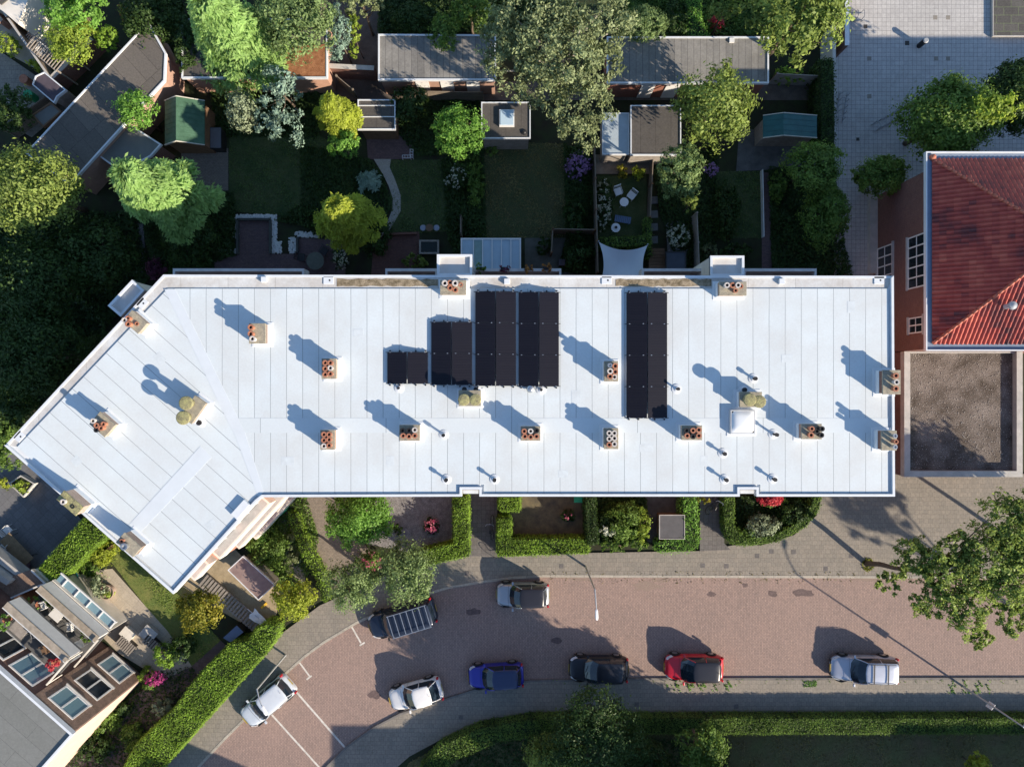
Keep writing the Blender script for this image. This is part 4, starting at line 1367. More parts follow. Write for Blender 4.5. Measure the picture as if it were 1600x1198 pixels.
ga = flatroof("garage_row", "grey-roofed garage row with white doors, behind the garden with the gravel path", "garage", [(591, 54), (775, 55), (775, 126), (591, 126)], 2.5, m_feltg, M("garage_render_brick", (.33, .2, .15), .9, .1, 3, fine=.12))
yw = P2(0, 126, 2.5)[1] + .12
for xp in (652, 690, 730):
    a = P2(xp, 0, 1.2)[0]
    d = MB().box(a + .42, yw - .03, .06, .86, .07, 2.0)
    d.build("door", m_white, ga)
gb = flatroof("garage_row", "long grey-roofed garage row right of the big olive tree", "garage", [(948, 58), (1201, 58), (1201, 131), (948, 131)], 2.5, m_feltg, M("garage_wall_red", (.24, .10, .07), .9, .12, 3, fine=.12))
yw = P2(0, 131, 2.5)[1] + .12
for xp in (1000, 1038):
    a = P2(xp, 0, 1.2)[0]
    MB().box(a + .42, yw - .03, .06, .9, .07, 2.0).build("door", m_white, gb)
MB().box(*P2(1143, 64, 2.5), 2.5, .32, .3, .12).build("roof_outlet", m_white, gb)
gc = flatroof("outbuilding", "dark outbuilding under the big conifer, its right part covered in rusty gravel", "outbuilding", [(284, 30), (512, 30), (512, 123), (284, 123)], 2.6, m_feltd, M("pink_render", (.42, .25, .18), .9, .1, 3, fine=.12))
MB().prism(PP([(418, 76), (508, 70), (508, 119), (418, 119)], 2.6), 2.6, 2.65).build("gravel_bed", m_sedum, gc)
lg = flatroof("workshop", "long dark-roofed workshop set diagonally at the upper left", "outbuilding", [(232, 34), (260, 84), (258, 127), (229, 158), (151, 244), (110, 290), (40, 240)], 2.9, m_feltdr, M("workshop_brick", (.36, .23, .18), .9, .12, 3, fine=.15))
flatroof("lean_to", "small grey lean-to roof beside the diagonal workshop, above the tall conifer", "outbuilding", [(198, 191), (253, 226), (236, 245), (190, 270), (153, 243)], 2.3, m_slate)
flatroof("shed", "small plum-roofed shed with white edges at the upper left", "shed", [(70, 113), (56, 119.5), (51, 133), (85, 162), (90, 152), (104, 141)], 2.2, m_purp, m_woodg, ew=.07)
flatroof("shed", "low grey shed roof below the plum-roofed shed", "shed", [(80, 160), (97, 175), (68, 200), (50, 180)], 2.0, m_slate, m_woodb, edge=m_woodb)
gp = flatroof("garden_shed", "shed with a three-strip dark felt roof and white edges by the plum patio", "shed", [(559, 156), (618, 156), (618, 203), (559, 203)], 2.2, m_feltd, m_woodb, ew=.07)
for yp in (165.5, 183):
    a, b = P(560, yp, 2.2), P(617, yp, 2.2)
    MB().beam((a[0], a[1], 2.23), (b[0], b[1], 2.23), .06, .05).build("roof_batten", m_white, gp)
wk = flatroof("garden_room", "brown-roofed garden room with a square rooflight, right of the round tree", "outbuilding", [(752, 160), (829, 160), (829, 217), (752, 217)], 2.5, m_feltd, m_woodg, ew=.07)
x, y = P2(792, 186, 2.5)
f = MB().box(x, y, 2.5, .98, 1.08, .2).build("rooflight", m_white, wk)
MB().box(x, y, 2.7, .84, .94, .03).build("pane", glassm("rooflight_glass", (.45, .58, .68), .1), f)
MB().lathe(*P2(819, 207, 2.5), [(.19, 2.5), (.18, 2.56), (.12, 2.58), (.05, 2.64)], 16).build("roof_vent", m_blackp, wk)
flatroof("garden_shed", "dark square-roofed shed between the pale glass roof and the leafy tree", "shed", [(985, 165), (1064, 165), (1064, 243), (985, 243)], 2.4, m_feltd, m_woodg, ew=.07)
gh = flatroof("glass_roofed_store", "pale translucent-roofed store left of the dark square shed", "shed", [(941, 177), (983, 177), (983, 242), (941, 242)], 2.1, M("translucent_sheet", (.36, .42, .46), .4, .1, 1.5), m_woodg, ew=.05)


def gable(name, label, poly_px4, h, rh, ridge_f, roofm, wallm, axis='y'):
    """rectangle (x0,y0,x1,y1) in survey px at eave height, ridge along the picture's vertical"""
    x0, y0, x1, y1 = poly_px4
    a, b = P2(x0, y0, h), P2(x1, y1, h)
    X0, X1, Y1, Y0 = a[0], b[0], a[1], b[1]
    xr = X0 + (X1 - X0) * ridge_f
    t = thing(name, label, "shed", ((X0 + X1) / 2, (Y0 + Y1) / 2, 0))
    i = .12
    w = MB()
    w.prism([(X0 + i, Y0 + i), (X1 - i, Y0 + i), (X1 - i, Y1 - i), (X0 + i, Y1 - i)], 0, h)
    for yy, s in ((Y0 + i, 1), (Y1 - i, -1)):
        w.add([(X0 + i, yy, h), (X1 - i, yy, h), (xr, yy, h + rh - .1), (X0 + i, yy + s * .05, h), (X1 - i, yy + s * .05, h), (xr, yy + s * .05, h + rh - .1)],
              [(0, 1, 2), (5, 4, 3), (0, 3, 4, 1), (1, 4, 5, 2), (2, 5, 3, 0)])
    w.build("wall", wallm, t)
    for (xe) in (X0, X1):
        v = [(xe, Y0, h - .02), (xe, Y1, h - .02), (xr, Y1, h + rh), (xr, Y0, h + rh), (xe, Y0, h + .04), (xe, Y1, h + .04), (xr, Y1, h + rh + .06), (xr, Y0, h + rh + .06)]
        MB().add(v, [(0, 1, 2, 3), (7, 6, 5, 4), (0, 4, 5, 1), (1, 5, 6, 2), (2, 6, 7, 3), (3, 7, 4, 0)]).build("roof", roofm, t)
        for yy in (Y0, Y1):
            MB().beam((xe, yy, h + .02), (xr, yy, h + rh + .05), .05, .12).build("bargeboard", M("pale_bargeboard", (.5, .48, .42), .7, .1, 3), t)
    fs_ = MB()
    n = int((Y1 - Y0) / .3)
    for k in range(1, n):
        yy = Y0 + (Y1 - Y0) * k / n
        fs_.beam((X0, yy, h + .045), (xr, yy, h + rh + .065), .02, .02)
        fs_.beam((X1, yy, h + .045), (xr, yy, h + rh + .065), .02, .02)
    fs_.build("roof_seams", roofm, t)
    return t


gable("garden_shed", "wooden garden shed with a green ribbed gable roof, beside the tall conifer", (258, 158, 320, 227), 2.1, .75, .42, m_green, m_woodb)
gable("garden_shed", "shed with a teal metal gable roof beside the playground wall", (1192, 181, 1276, 216), 2.0, .45, .33, m_teal, m_woodg)
flatroof("storage_box", "low grey storage box right of the green-roofed shed", "storage box", [(328, 199), (346, 199), (346, 232), (328, 232)], 1.0, M("grey_lid", (.13, .13, .15), .6, .1, 3), m_blackp, edge=m_blackp, ew=.03, up=.02, wall_in=.04)

# conservatory roof
x0, y1, _ = P(721, 373, 2.7)
x1, y0, _ = P(813, 424, 2.7)
cn = thing("conservatory", "blue-grey glass conservatory roof with white glazing bars against the white block", "conservatory", ((x0 + x1) / 2, (y0 + y1) / 2, 0))
MB().prism([(x0 + .05, y0 - .6), (x1 - .05, y0 - .6), (x1 - .05, y1 - .05), (x0 + .05, y1 - .05)], 2.60, 2.63).build("roof_glass", m_cglass, cn)
gb_ = MB()
cw = (x1 - x0)
for k, u in enumerate((0, .205, .36, .52, .68, .84, 1.0)):
    gb_.box(x0 + cw * u, (y0 - .6 + y1) / 2, 2.63, .06 if 0 < u < 1 else .09, y1 - y0 + .6, .06)
gb_.box((x0 + x1) / 2, y1, 2.56, cw + .1, .10, .12)
gb_.build("glazing_bars", m_white, cn)
MB().prism([(x0 + cw * .215, y0 - .5), (x0 + cw * .35, y0 - .5), (x0 + cw * .35, y1 - .1), (x0 + cw * .215, y1 - .1)], 2.632, 2.637).build("green_pane", M("mossy_pane", (.22, .32, .30), .4, .1, 3), cn)
for X in (x0 + .06, (x0 + x1) / 2, x1 - .06):
    MB().box(X, y1 - .08, 0, .09, .09, 2.56).build("post", m_white, cn)
for k in range(4):
    window(cn, (x0 + .1 + k * cw / 4, y1 - .12), (x0 + (k + 1) * cw / 4 - .05, y1 - .12), .1, 2.4, (0, 1), 1, 2, sill=False)
# plants on the rail above it
yb = P2(0, 420.5, 7.5)[1]
for xp, mt, lb in ((751, 'mid', "green trailing plant on the back balcony rail above the conservatory"), (788, 'plum', "plum-leaved plant on the back balcony rail above the conservatory"), (825, 'rust', "reddish plant on the back balcony rail right of the plum-leaved one"), (854, 'rust', "larger reddish plant at the right end of the back balcony rail")):
    X = P2(xp, 0, 7.7)[0]
    t = thing("balcony_plant", lb, "potted plant", (X, yb, 7.5))
    MB().box(X, yb + .02, 7.5, .42, .16, .16).build("planter", m_blackp, t)
    rng = np.random.default_rng(xp)
    pos, nr, sz, tn, _ = leafy_points(rng, [(X, yb, 7.78, .30, .28, .18)], 260, .08)
    leafmesh("leaves", pos, nr, sz, tn, g[mt], t)

# shade sail
c = [P(935.5, 378, 2.6), P(1012, 383, 2.5), P(1008, 436, 2.7), P(940, 436, 2.7)]
n = 14
vs, fs = [], []
for i in range(n + 1):
    for j in range(n + 1):
        u, v = i / n, j / n
        p = [c[0][k] * (1 - u) * (1 - v) + c[1][k] * u * (1 - v) + c[2][k] * u * v + c[3][k] * (1 - u) * v for k in range(3)]
        bu, bv = 4 * u * (1 - u), 4 * v * (1 - v)
        p[1] -= .42 * bu * (1 - v) ** 1.3
        p[0] += .22 * bv * (1 - u) ** 1.5 - .22 * bv * u ** 1.5
        p[2] -= .22 * bu * bv
        vs.append(tuple(p))
for i in range(n):
    for j in range(n):
        a = i * (n + 1) + j
        fs.append((a, a + n + 1, a + n + 2, a + 1))
ss = thing("shade_sail", "pale grey shade sail stretched over a terrace against the white block", "shade sail", (c[0][0], c[0][1], 0))
MB().add(vs, fs).build("cloth", m_sail, ss, smooth=True)
for q in c[:2]:
    MB().tube([(q[0], q[1] + .1, 0), (q[0], q[1] + .05, q[2] + .05)], .04).build("pole", m_metal, ss)

# ------------------------------------------------------------------ terraced house, lower left
HZ = 8.0
Cc = Vector(P2(113, 1146, HZ))
uu = (Vector(P2(0, 1046, HZ)) - Cc).normalized()
nn = Vector((-uu.y, uu.x))
if nn.x < 0: nn = -nn   # outward, towards the apartment block


def H(u, n):
    q = Cc + uu * u + nn * n
    return (q.x, q.y)


hs = thing("terraced_house", "terraced brick house with a grey flat roof and stepped balconies, lower left", "building", (*H(4, -4), 0))


def hb(u0, u1, n0, n1, z0, z1, nm, mt):
    return MB().prism([H(u0, n0), H(u1, n0), H(u1, n1), H(u0, n1)], z0, z1).build(nm, mt, hs)


m_peach = M("peach_render", (.56, .42, .34), .8, .08, 1.5, fine=.05)
hb(.06, 13, -9, -.12, 0, HZ - .2, "wall", m_brickd)
hb(-.02, .06, -9, -.06, 0, HZ - .2, "side_wall_render", m_peach)
hb(0, 13, -9, 0, HZ - .2, HZ - .05, "roof", m_slateb)
e = MB()
e.prism([H(-.06, -.10), H(13, -.10), H(13, .04), H(-.06, .04)], HZ - .25, HZ + .06)
e.prism([H(-.06, -9), H(.06, -9), H(.06, -.10), H(-.06, -.10)], HZ - .25, HZ + .06)
e.build("roof_edge", m_trim, hs)
# brick bay with the three windows stepping down
hb(.05, 3.2, -.12, -.02, 0, HZ - .25, "bay_brickwork", m_brgrav)
for lv, gl in ((5.45, m_glassb), (2.95, m_glass), (.45, m_glassb)):
    window(hs, H(.65, -.02), H(2.6, -.02), lv, lv + 1.75, nn, 2, 1, fw=.1, glass=gl)
# divider wall and balconies
dv = MB()
for zz, dp in ((6.5, 1.95), (3.8, 2.3)):
    a, b = H(3.3, 0), H(3.3, dp)
    dv.beam((*a, zz), (*b, zz), .09, .09)
for nn_ in (.05, 1.95):
    a = H(3.3, nn_)
    dv.beam((*a, 5.1), (*a, 6.5), .05, .05)
dv.build("divider_frame", m_offw, hs)
for zt, dp in ((6.25, 2.0), (3.55, 2.3)):
    hb(3.4, 8.4, -.05, dp, zt - 1.2, zt - 1.05, "balcony_floor", M("balcony_tiles_dark", (.10, .10, .10), .8, .2, 2))
    hb(3.4, 8.4, dp - .16, dp, zt - 1.05, zt, "balcony_parapet", m_white)
    hb(3.4, 8.4, dp - .42, dp + .04, zt, zt + .05, "parapet_coping", M("stained_coping", (.30, .26, .21), .9, .25, 3, fine=.2))
    hb(3.4, 8.4, dp - .44, dp - .40, zt - .02, zt + .09, "coping_lip", m_white)
for lv in (5.1, 2.4):
    for k in range(2):
        window(hs, H(3.7 + k * 2.3, -.12), H(5.6 + k * 2.3, -.12), lv + .1, lv + 2.1, nn, 2, 1, fw=.1, glass=m_glassb if k != 1 else m_glass, sill=False)
hb(3.5, 8.3, .0, .6, 2.35, 2.42, "inner_canopy", m_cglass)
# glazed strip at the foot
f = MB()
gq = MB()
for k in range(5):
    f.prism([H(3.5 + k * 1.05, 2.32), H(3.58 + k * 1.05, 2.32), H(3.58 + k * 1.05, 2.95), H(3.5 + k * 1.05, 2.95)], 2.2, 2.28)
f.prism([H(3.45, 2.9), H(8.35, 2.9), H(8.35, 2.99), H(3.45, 2.99)], 2.18, 2.30)
gq.prism([H(3.5, 2.32), H(8.3, 2.32), H(8.3, 2.93), H(3.5, 2.93)], 2.16, 2.19)
cf = f.build("glazed_canopy", m_white, hs)
gq.build("pane", m_glassb, cf)
hb(3.4, 8.4, 2.3, 2.36, 0, 2.45, "ground_floor_wall", m_offw)
# neighbouring brown grit roof
nb = thing("grit_roofed_extension", "brown grit-covered roof between the terraced house and the clipped hedge", "building", (*P2(10, 925, 3), 0))
q = PP([(-60, 929), (50, 889), (73, 911), (-60, 968)], 2.7)
MB().prism(inset(q, .1), 0, 2.5).build("wall", m_white, nb)
MB().prism(q, 2.5, 2.7).build("roof", m_brgrav, nb)
e = MB()
qi = inset(q, .1)
for i in (1, 2):
    j = (i + 1) % 4
    e.prism([q[i], q[j], qi[j], qi[i]], 2.48, 2.78)
e.build("roof_edge", m_white, nb)
n2 = thing("terraced_house", "corner of the next terraced house with blue-grey balcony edges, far left", "building", (*P2(0, 880, 0), 0))
for zt, (a, b, c, d) in ((2.6, ((-50, 830), (33, 895), (26, 900), (-50, 845))), (3.2, ((-50, 862), (16, 908), (10, 914), (-50, 876)))):
    MB().prism(PP([a, b, c, d], zt), zt - .9, zt).build("balcony_parapet", m_conc, n2)
    MB().prism(PP([a, (b[0] - 3, b[1]), (0, 935), (-50, 945)], zt - .8), zt - 1.0, zt - .9).build("balcony_floor", m_slate, n2)
# furniture on the balconies
rng = np.random.default_rng(11)


def chair(x, y, z, rz, mt, label, name="garden_chair", group=None, w=.5):
    t = thing(name, label, "chair", (x, y, z), rz, group)
    MB().box(0, 0, .40, w, w, .04).build("seat", mt, t, world=False, bevel=.01)
    b = MB()
    for k in range(5):
        b.box(-w / 2 + .04 + k * (w - .08) / 4, -w / 2 - .05, .44, .05, .03, .42)
    b.box(0, -w / 2 - .07, .84, w, .04, .06)
    b.build("backrest", mt, t, world=False)
    for sx in (-1, 1):
        for sy in (-1, 1):
            MB().tube([(sx * (w / 2 - .03), sy * (w / 2 - .03), 0), (sx * (w / 2 - .04), sy * (w / 2 - .04), .4)], .017, 6).build("leg", mt, t, world=False)
        MB().tube([(sx * w / 2, -w / 2, .62), (sx * w / 2, w / 2 - .05, .62), (sx * w / 2, w / 2 - .05, .42)], .018, 6).build("armrest", mt, t, world=False)
    return t


def table(x, y, z, rz, sx, sy, mt, label, rnd=False, h=.72, legm=None):
    t = thing("garden_table", label, "table", (x, y, z), rz)
    if rnd: MB().cyl(0, 0, h, h + .035, sx / 2, n=28).build("table_top", mt, t, world=False)
    else: MB().box(0, 0, h, sx, sy, .04).build("table_top", mt, t, world=False, bevel=.01)
    for a in (-1, 1):
        for b in (-1, 1):
            k = .3 if rnd else .42
            MB().tube([(a * sx * k, b * sy * k, 0), (a * sx * k * .9, b * sy * k * .9, h)], .022, 6).build("leg", legm or mt, t, world=False)
    return t


ca = math.atan2(uu.y, uu.x)
for (u, n, z, mt, lb) in ((5.0, .9, 5.2, m_woodb, "brown chair nearest the divider on the upper balcony of the terraced house"), (6.0, 1.3, 5.2, m_metal, "grey chair in the middle of the upper balcony"),
                          (7.6, 1.4, 5.2, m_woodg, "pale chair at the far end of the upper balcony"), (4.4, 1.3, 5.2, m_blackp, "black chair by the divider on the upper balcony"), (6.4, .6, 2.5, m_blackp, "black chair by the wall of the lower balcony"), (4.2, .7, 2.5, m_metal, "grey chair by the divider on the lower balcony"), (5.4, 1.2, 2.5, m_white, "white chair nearest the divider on the lower balcony"),
                          (7.6, 1.1, 2.5, m_white, "white chair in the middle of the lower balcony")):
    chair(*H(u, n), z, ca + rng.uniform(-1, 3), mt, lb)
table(*H(6.9, 1.0), 5.2, ca, 1.0, .8, m_woodg, "grey table on the upper balcony of the terraced house", legm=m_metal)
table(*H(6.5, 1.3), 2.5, ca, .8, .6, m_white, "small white table on the lower balcony of the terraced house")
for (u, n, z, r, mt, lb) in ((4.0, .6, 5.2, .4, 'redf', "red flowering tub on the upper balcony"), (7.9, .8, 2.5, .7, 'bright', "leafy green tub at the far end of the lower balcony"), (7.2, 1.7, 2.5, .45, 'dark', "dark green tub on the lower balcony"), (8.0, .6, 5.2, .55, 'bright', "green tub plant at the far end of the upper balcony"), (4.2, 1.6, 2.5, .45, 'mid', "green tub plant by the divider on the lower balcony")):
    x, y = H(u, n)
    t = thing("potted_plant", lb, "potted plant", (x, y, z))
    MB().lathe(x, y, [(.16, z), (.22, z + .35), (.19, z + .35), (.18, z + .3)], 14).build("pot", m_pot, t)
    pos, nr, sz, tn, _ = leafy_points(rng, [(x, y, z + .55, r, r, .35)], 420, .10)
    leafmesh("leaves", pos, nr, sz, tn, g[mt], t)
x, y = H(6.6, .95)

# ------------------------------------------------------------------ buildings just outside the picture to the south
def offb(name, label, poly, h, mt):
    t = thing(name, label, "building", (poly[0][0], poly[0][1], 0))
    MB().prism(inset(poly, .2), 0, h - .25).build("wall", mt, t)
    MB().prism(poly, h - .25, h).build("roof", m_slate, t)
    return t


offb("brick_building", "long building beyond the lower edge that shades the dry lawn", [(5.4, -35.6), (44.2, -35.6), (44.2, -47), (5.4, -47)], 9.0, m_brickd)
offb("brick_building", "unseen taller block added beyond the lower right edge to shade the straight hedge", [(44.3, -35.5), (80, -35.5), (80, -47.1), (44.3, -47.1)], 10.4, m_brick)  # unseen block, added and sized to shade the hedge's right part
offb("brick_building", "building beyond the lower left edge that shades the end of the street", [(-12, -33.0), (-1.9, -37.4), (-6, -47), (-16, -43)], 8.1, m_brickd)

# ------------------------------------------------------------------ cars
m_tyre = M("tyre_rubber", (.018, .018, .018), .9, .15, 8)
m_rim = M("alloy_rim", (.45, .46, .48), .3, .08, 6, metal=.8)
m_cglz = glassm("car_glass", (.012, .022, .034), .04)
m_lens = glassm("headlight_lens", (.62, .66, .70), .08)
m_tail = glassm("tail_lens", (.45, .01, .015), .12)
m_plate = M("yellow_plate", (.42, .31, .05), .5, .05, 4)
m_trimb = M("car_black_trim", (.018, .018, .02), .5, .1, 5)


def car(px, py, ang, L_, W_, Hh, paint, label, roofm=None, style='hatch', rack=False, zc=.75, cat="car", name="parked_car", rails=False, group="cars parked along the street"):
    """ang: heading of the nose in picture degrees (0 = right, counter-clockwise)"""
    x, y = P2(px, py, zc)
    t = thing(name, label, cat, (x, y, .012), math.radians(ang), group=group)
    B = dict(hatch=dict(ws=.225, rf=.045, rr=-.385, rb=-.475, hood=.70, belt=.90), wagon=dict(ws=.215, rf=.05, rr=-.42, rb=-.485, hood=.66, belt=.90),
             van=dict(ws=.27, rf=.15, rr=-.44, rb=-.485, hood=.80, belt=1.0), coupe=dict(ws=.19, rf=.01, rr=-.31, rb=-.465, hood=.66, belt=.88))[style]
    f = Hh / 1.48
    belt = B['belt'] * f if style != 'van' else 1.0
    hood = B['hood'] * (f if style != 'van' else 1)
    # lower body, lofted along its length
    st = [(-.502, .58, .36, .60), (-.49, .80, .28, .76), (-.455, .92, .23, belt * .95), (-.41, .975, .21, belt * .99), (-.33, .995, .2, belt), (-.15, 1, .2, belt), (.03, 1, .2, belt), (B['ws'], .985, .2, belt * .99), (B['ws'] + .06, .975, .2, (belt * 1.4 + hood) / 2.4),
          (.36, .95, .2, hood * 1.05), (.42, .88, .22, hood * .98), (.462, .76, .24, hood * .88), (.488, .60, .28, hood * .76), (.502, .36, .34, hood * .62)]
    vs, fs = [], []
    prof = [(0, 1, 1), (.45, 1, 1), (.80, .97, 1), (.93, .80, 1), (1.0, .42, 1), (.985, .10, 1), (.90, 0, 1), (.4, 0, 1), (0, 0, 1)]
    K = len(prof)
    for (sx, wf, zb, zt) in st:
        for (a, b, _) in prof:
            vs.append((sx * L_, a * wf * W_ / 2, zb + (zt - zb) * b))
        for (a, b, _) in prof[-2:0:-1]:
            vs.append((sx * L_, -a * wf * W_ / 2, zb + (zt - zb) * b))
    R = 2 * K - 2
    for i in range(len(st) - 1):
        for k in range(R):
            a, b = i * R + k, i * R + (k + 1) % R
            fs.append((a, b, b + R, a + R))
    fs.append(tuple(range(R))[::-1])
    fs.append(tuple(range((len(st) - 1) * R, len(st) * R)))
    MB().add(vs, fs).build("body", paint, t, world=False, smooth=True, subsurf=1)
    # glasshouse
    bw, rw = .91 * W_ / 2, .76 * W_ / 2 if style != 'van' else .82 * W_ / 2
    ws, rf, rr, rb = [B[k] * L_ for k in ('ws', 'rf', 'rr', 'rb')]
    zr = Hh - .05
    low = [(ws + .10, .0), (ws + .05, .62 * bw), (ws - .16, bw), (rr * .4, bw * 1.02), (rb + .34, bw * .96), (rb + .12, bw * .8), (rb + .07, 0)]
    upp = [(rf + .08, .0), (rf + .04, .66 * rw), (rf - .07, rw), (rr * .4, rw * 1.03), (rr + .10, rw * .97), (rr + .02, rw * .75), (rr, 0)]
    full = lambda l: l + [(a, -b) for a, b in l[-2:0:-1]]
    lo, up = full(low), full(upp)
    n = len(lo)
    mid = [((a[0] + b[0]) / 2 + (0.03 if a[0] > 0 else -.03), (a[1] + b[1]) / 2 * 1.035) for a, b in zip(lo, up)]
    zl = belt - .05
    vs = [(a, b, zl) for a, b in lo] + [(a, b, (zl + zr) / 2 + .02) for a, b in mid] + [(a, b, zr) for a, b in up]
    fs = [(k * n + i, k * n + (i + 1) % n, (k + 1) * n + (i + 1) % n, (k + 1) * n + i) for k in (0, 1) for i in range(n)]
    fs = [q[::-1] for q in fs]
    MB().add(vs, fs).build("windows", m_cglz, t, world=False, smooth=False)
    # domed roof
    vs, fs = [], []
    rings = [(1.035, -.045), (1.0, .0), (.9, .028), (.6, .045), (.0, .052)]
    cxr = (rf + rr) / 2
    for s_, dz in rings[:-1]:
        vs += [(cxr + (a - cxr) * s_, b * s_, zr + dz) for a, b in up]
    vs.append((cxr, 0, zr + rings[-1][1]))
    for k in range(len(rings) - 2):
        fs += [(k * n + i, (k + 1) * n + i, (k + 1) * n + (i + 1) % n, k * n + (i + 1) % n) for i in range(n)]
    k = len(rings) - 2
    fs += [(k * n + i, len(vs) - 1, k * n + (i + 1) % n) for i in range(n)]
    MB().add(vs, fs).build("roof", roofm or paint, t, world=False, smooth=True)
    pl = MB()
    for i in (2, 5, n - 2, n - 5):
        a, b, c_ = lo[i], mid[i], up[i]
        o_ = 1.012
        pl.tube([(a[0], a[1] * o_, zl), (b[0], b[1] * o_, (zl + zr) / 2 + .02), (c_[0], c_[1] * o_, zr - .01)], .035, 6)
    for i in (3, n - 3):
        pl.tube([(lo[i][0], lo[i][1] * 1.01, zl), (mid[i][0], mid[i][1] * 1.01, (zl + zr) / 2 + .02), (up[i][0], up[i][1] * 1.01, zr - .01)], .03, 6)
    pl.build("pillars", paint, t, world=False)
    # wheels
    for sx in (.315, -.30):
        for sy in (-1, 1):
            wx, wy = sx * L_, sy * (W_ / 2 - .10)
            r = .315
            wv = MB()
            q = []
            for k in range(20):
                a = 2 * math.pi * k / 20
                q.append((math.cos(a), math.sin(a)))
            vs = []
            for (yy, rr_) in ((-.11, r * .9), (-.09, r), (.09, r), (.11, r * .9)):
                vs += [(wx + c_ * rr_, wy + yy, r + s_ * rr_) for c_, s_ in q]
            fs = [(k * 20 + i, k * 20 + (i + 1) % 20, (k + 1) * 20 + (i + 1) % 20, (k + 1) * 20 + i) for k in range(3) for i in range(20)]
            fs += [tuple(range(20))[::-1], tuple(range(60, 80))]
            wh = wv.add(vs, fs).build("wheel", m_tyre, t, world=False)
            vs = [(wx + c_ * r * .62, wy + sy * .118, r + s_ * r * .62) for c_, s_ in q]
            vs.append((wx, wy + sy * .126, r))
            MB().add(vs, [(i, (i + 1) % 20, 20) for i in range(20)]).build("rim", m_rim, wh, world=False)
        for sy in (-1, 1):
            arch = MB()
            pts = [(sx * L_ + math.cos(a) * .37, sy * (W_ / 2 - .012), .30 + math.sin(a) * .37) for a in np.linspace(-.1, math.pi + .1, 11)]
            arch.tube(pts, .035, 6)
            arch.build("wheel_arch", m_trimb, t, world=False)
    for sy in (-1, 1):
        hz_ = hood * .88
        MB().add([(.452 * L_, sy * W_ * .30, hz_ + .02), (.42 * L_, sy * W_ * .38, hz_ + .06), (.36 * L_, sy * W_ * .44, hz_ + .10), (.39 * L_, sy * W_ * .47, hz_ - .08), (.455 * L_, sy * W_ * .395, hz_ - .10), (.482 * L_, sy * W_ * .31, hz_ - .09)],
                 [(0, 1, 2, 3, 4, 5) if sy < 0 else (5, 4, 3, 2, 1, 0)]).build("headlight", m_lens, t, world=False)
        MB().box(-.470 * L_, sy * W_ * .43, belt - .28, .14, .13, .30).build("tail_light", m_tail, t, world=False, bevel=.03)
        mr_ = MB()
        mr_.box(ws - .12, sy * (W_ / 2 + .07), belt + .0, .12, .20, .13)
        mr_.box(ws - .12, sy * (W_ / 2 - .04), belt + .0, .05, .12, .04)
        mr_.build("wing_mirror", paint if style != 'van' else m_trimb, t, world=False, bevel=.02)
    tr_ = MB()
    tr_.box(.492 * L_, 0, .30, .04, W_ * .62, .18)
    tr_.build("grille", m_trimb, t, world=False, bevel=.01)
    MB().box(.502 * L_, 0, .42, .03, .5, .11).build("number_plate", m_plate, t, world=False)
    MB().box(-.503 * L_, 0, .55, .02, .5, .11).build("number_plate", m_plate, t, world=False)
    wp = MB()
    wp.tube([(ws + .04, .1, zl + .10), (ws - .12, -.38, zl + .20)], .012, 5).tube([(ws + .02, .5, zl + .10), (ws - .10, .05, zl + .20)], .012, 5)
    wp.build("wiper", m_trimb, t, world=False)
    MB().tube([(rr + .15, 0, zr + .04), (rr + .05, 0, zr + .13)], .012, 5).build("antenna", m_trimb, t, world=False)
    ln_ = MB()
    for sy in (-1, 1):
        for xx in (.09 * L_, -.12 * L_):
            ln_.tube([(xx, sy * W_ * .472, belt - .03), (xx, sy * (W_ / 2 + .004), .60), (xx, sy * (W_ / 2 * .995), .32)], .006, 4)
    ln_.tube([(ws + .16, -.44 * W_, belt * .985), (ws + .19, 0, belt + .012), (ws + .16, .44 * W_, belt * .985)], .008, 4)
    ln_.build("panel_gaps", m_trimb, t, world=False)
    if rack:
        rk = MB()
        for k in range(7):
            xx = rf - .12 + (rr - rf + .25) * k / 6
            rk.beam((xx, -rw * .98, zr + .20), (xx, rw * .98, zr + .20), .045, .03)
        for sy in (-1, 1):
            rk.beam((rf - .05, sy * rw * .98, zr + .20), (rr + .05, sy * rw * .98, zr + .20), .04, .04)
            for k in (0, 3, 6):
                xx = rf - .12 + (rr - rf + .25) * k / 6
                rk.beam((xx, sy * rw * .96, zr), (xx, sy * rw * .98, zr + .2), .03, .03)
        rk.build("roof_rack", m_metal, t, world=False)
    if rails:
        rk = MB()
        for sy in (-1, 1):
            rk.tube([(rf - .1, sy * rw * .92, zr + .03), (rf - .3, sy * rw * .93, zr + .09), (rr + .4, sy * rw * .93, zr + .09), (rr + .2, sy * rw * .9, zr + .03)], .018, 6)
        for xx in (rf - .45, rr + .75):
            rk.beam((xx, -rw * .95, zr + .11), (xx, rw * .95, zr + .11), .07, .03)
        rk.build("roof_bars", m_trimb, t, world=False)
    return t


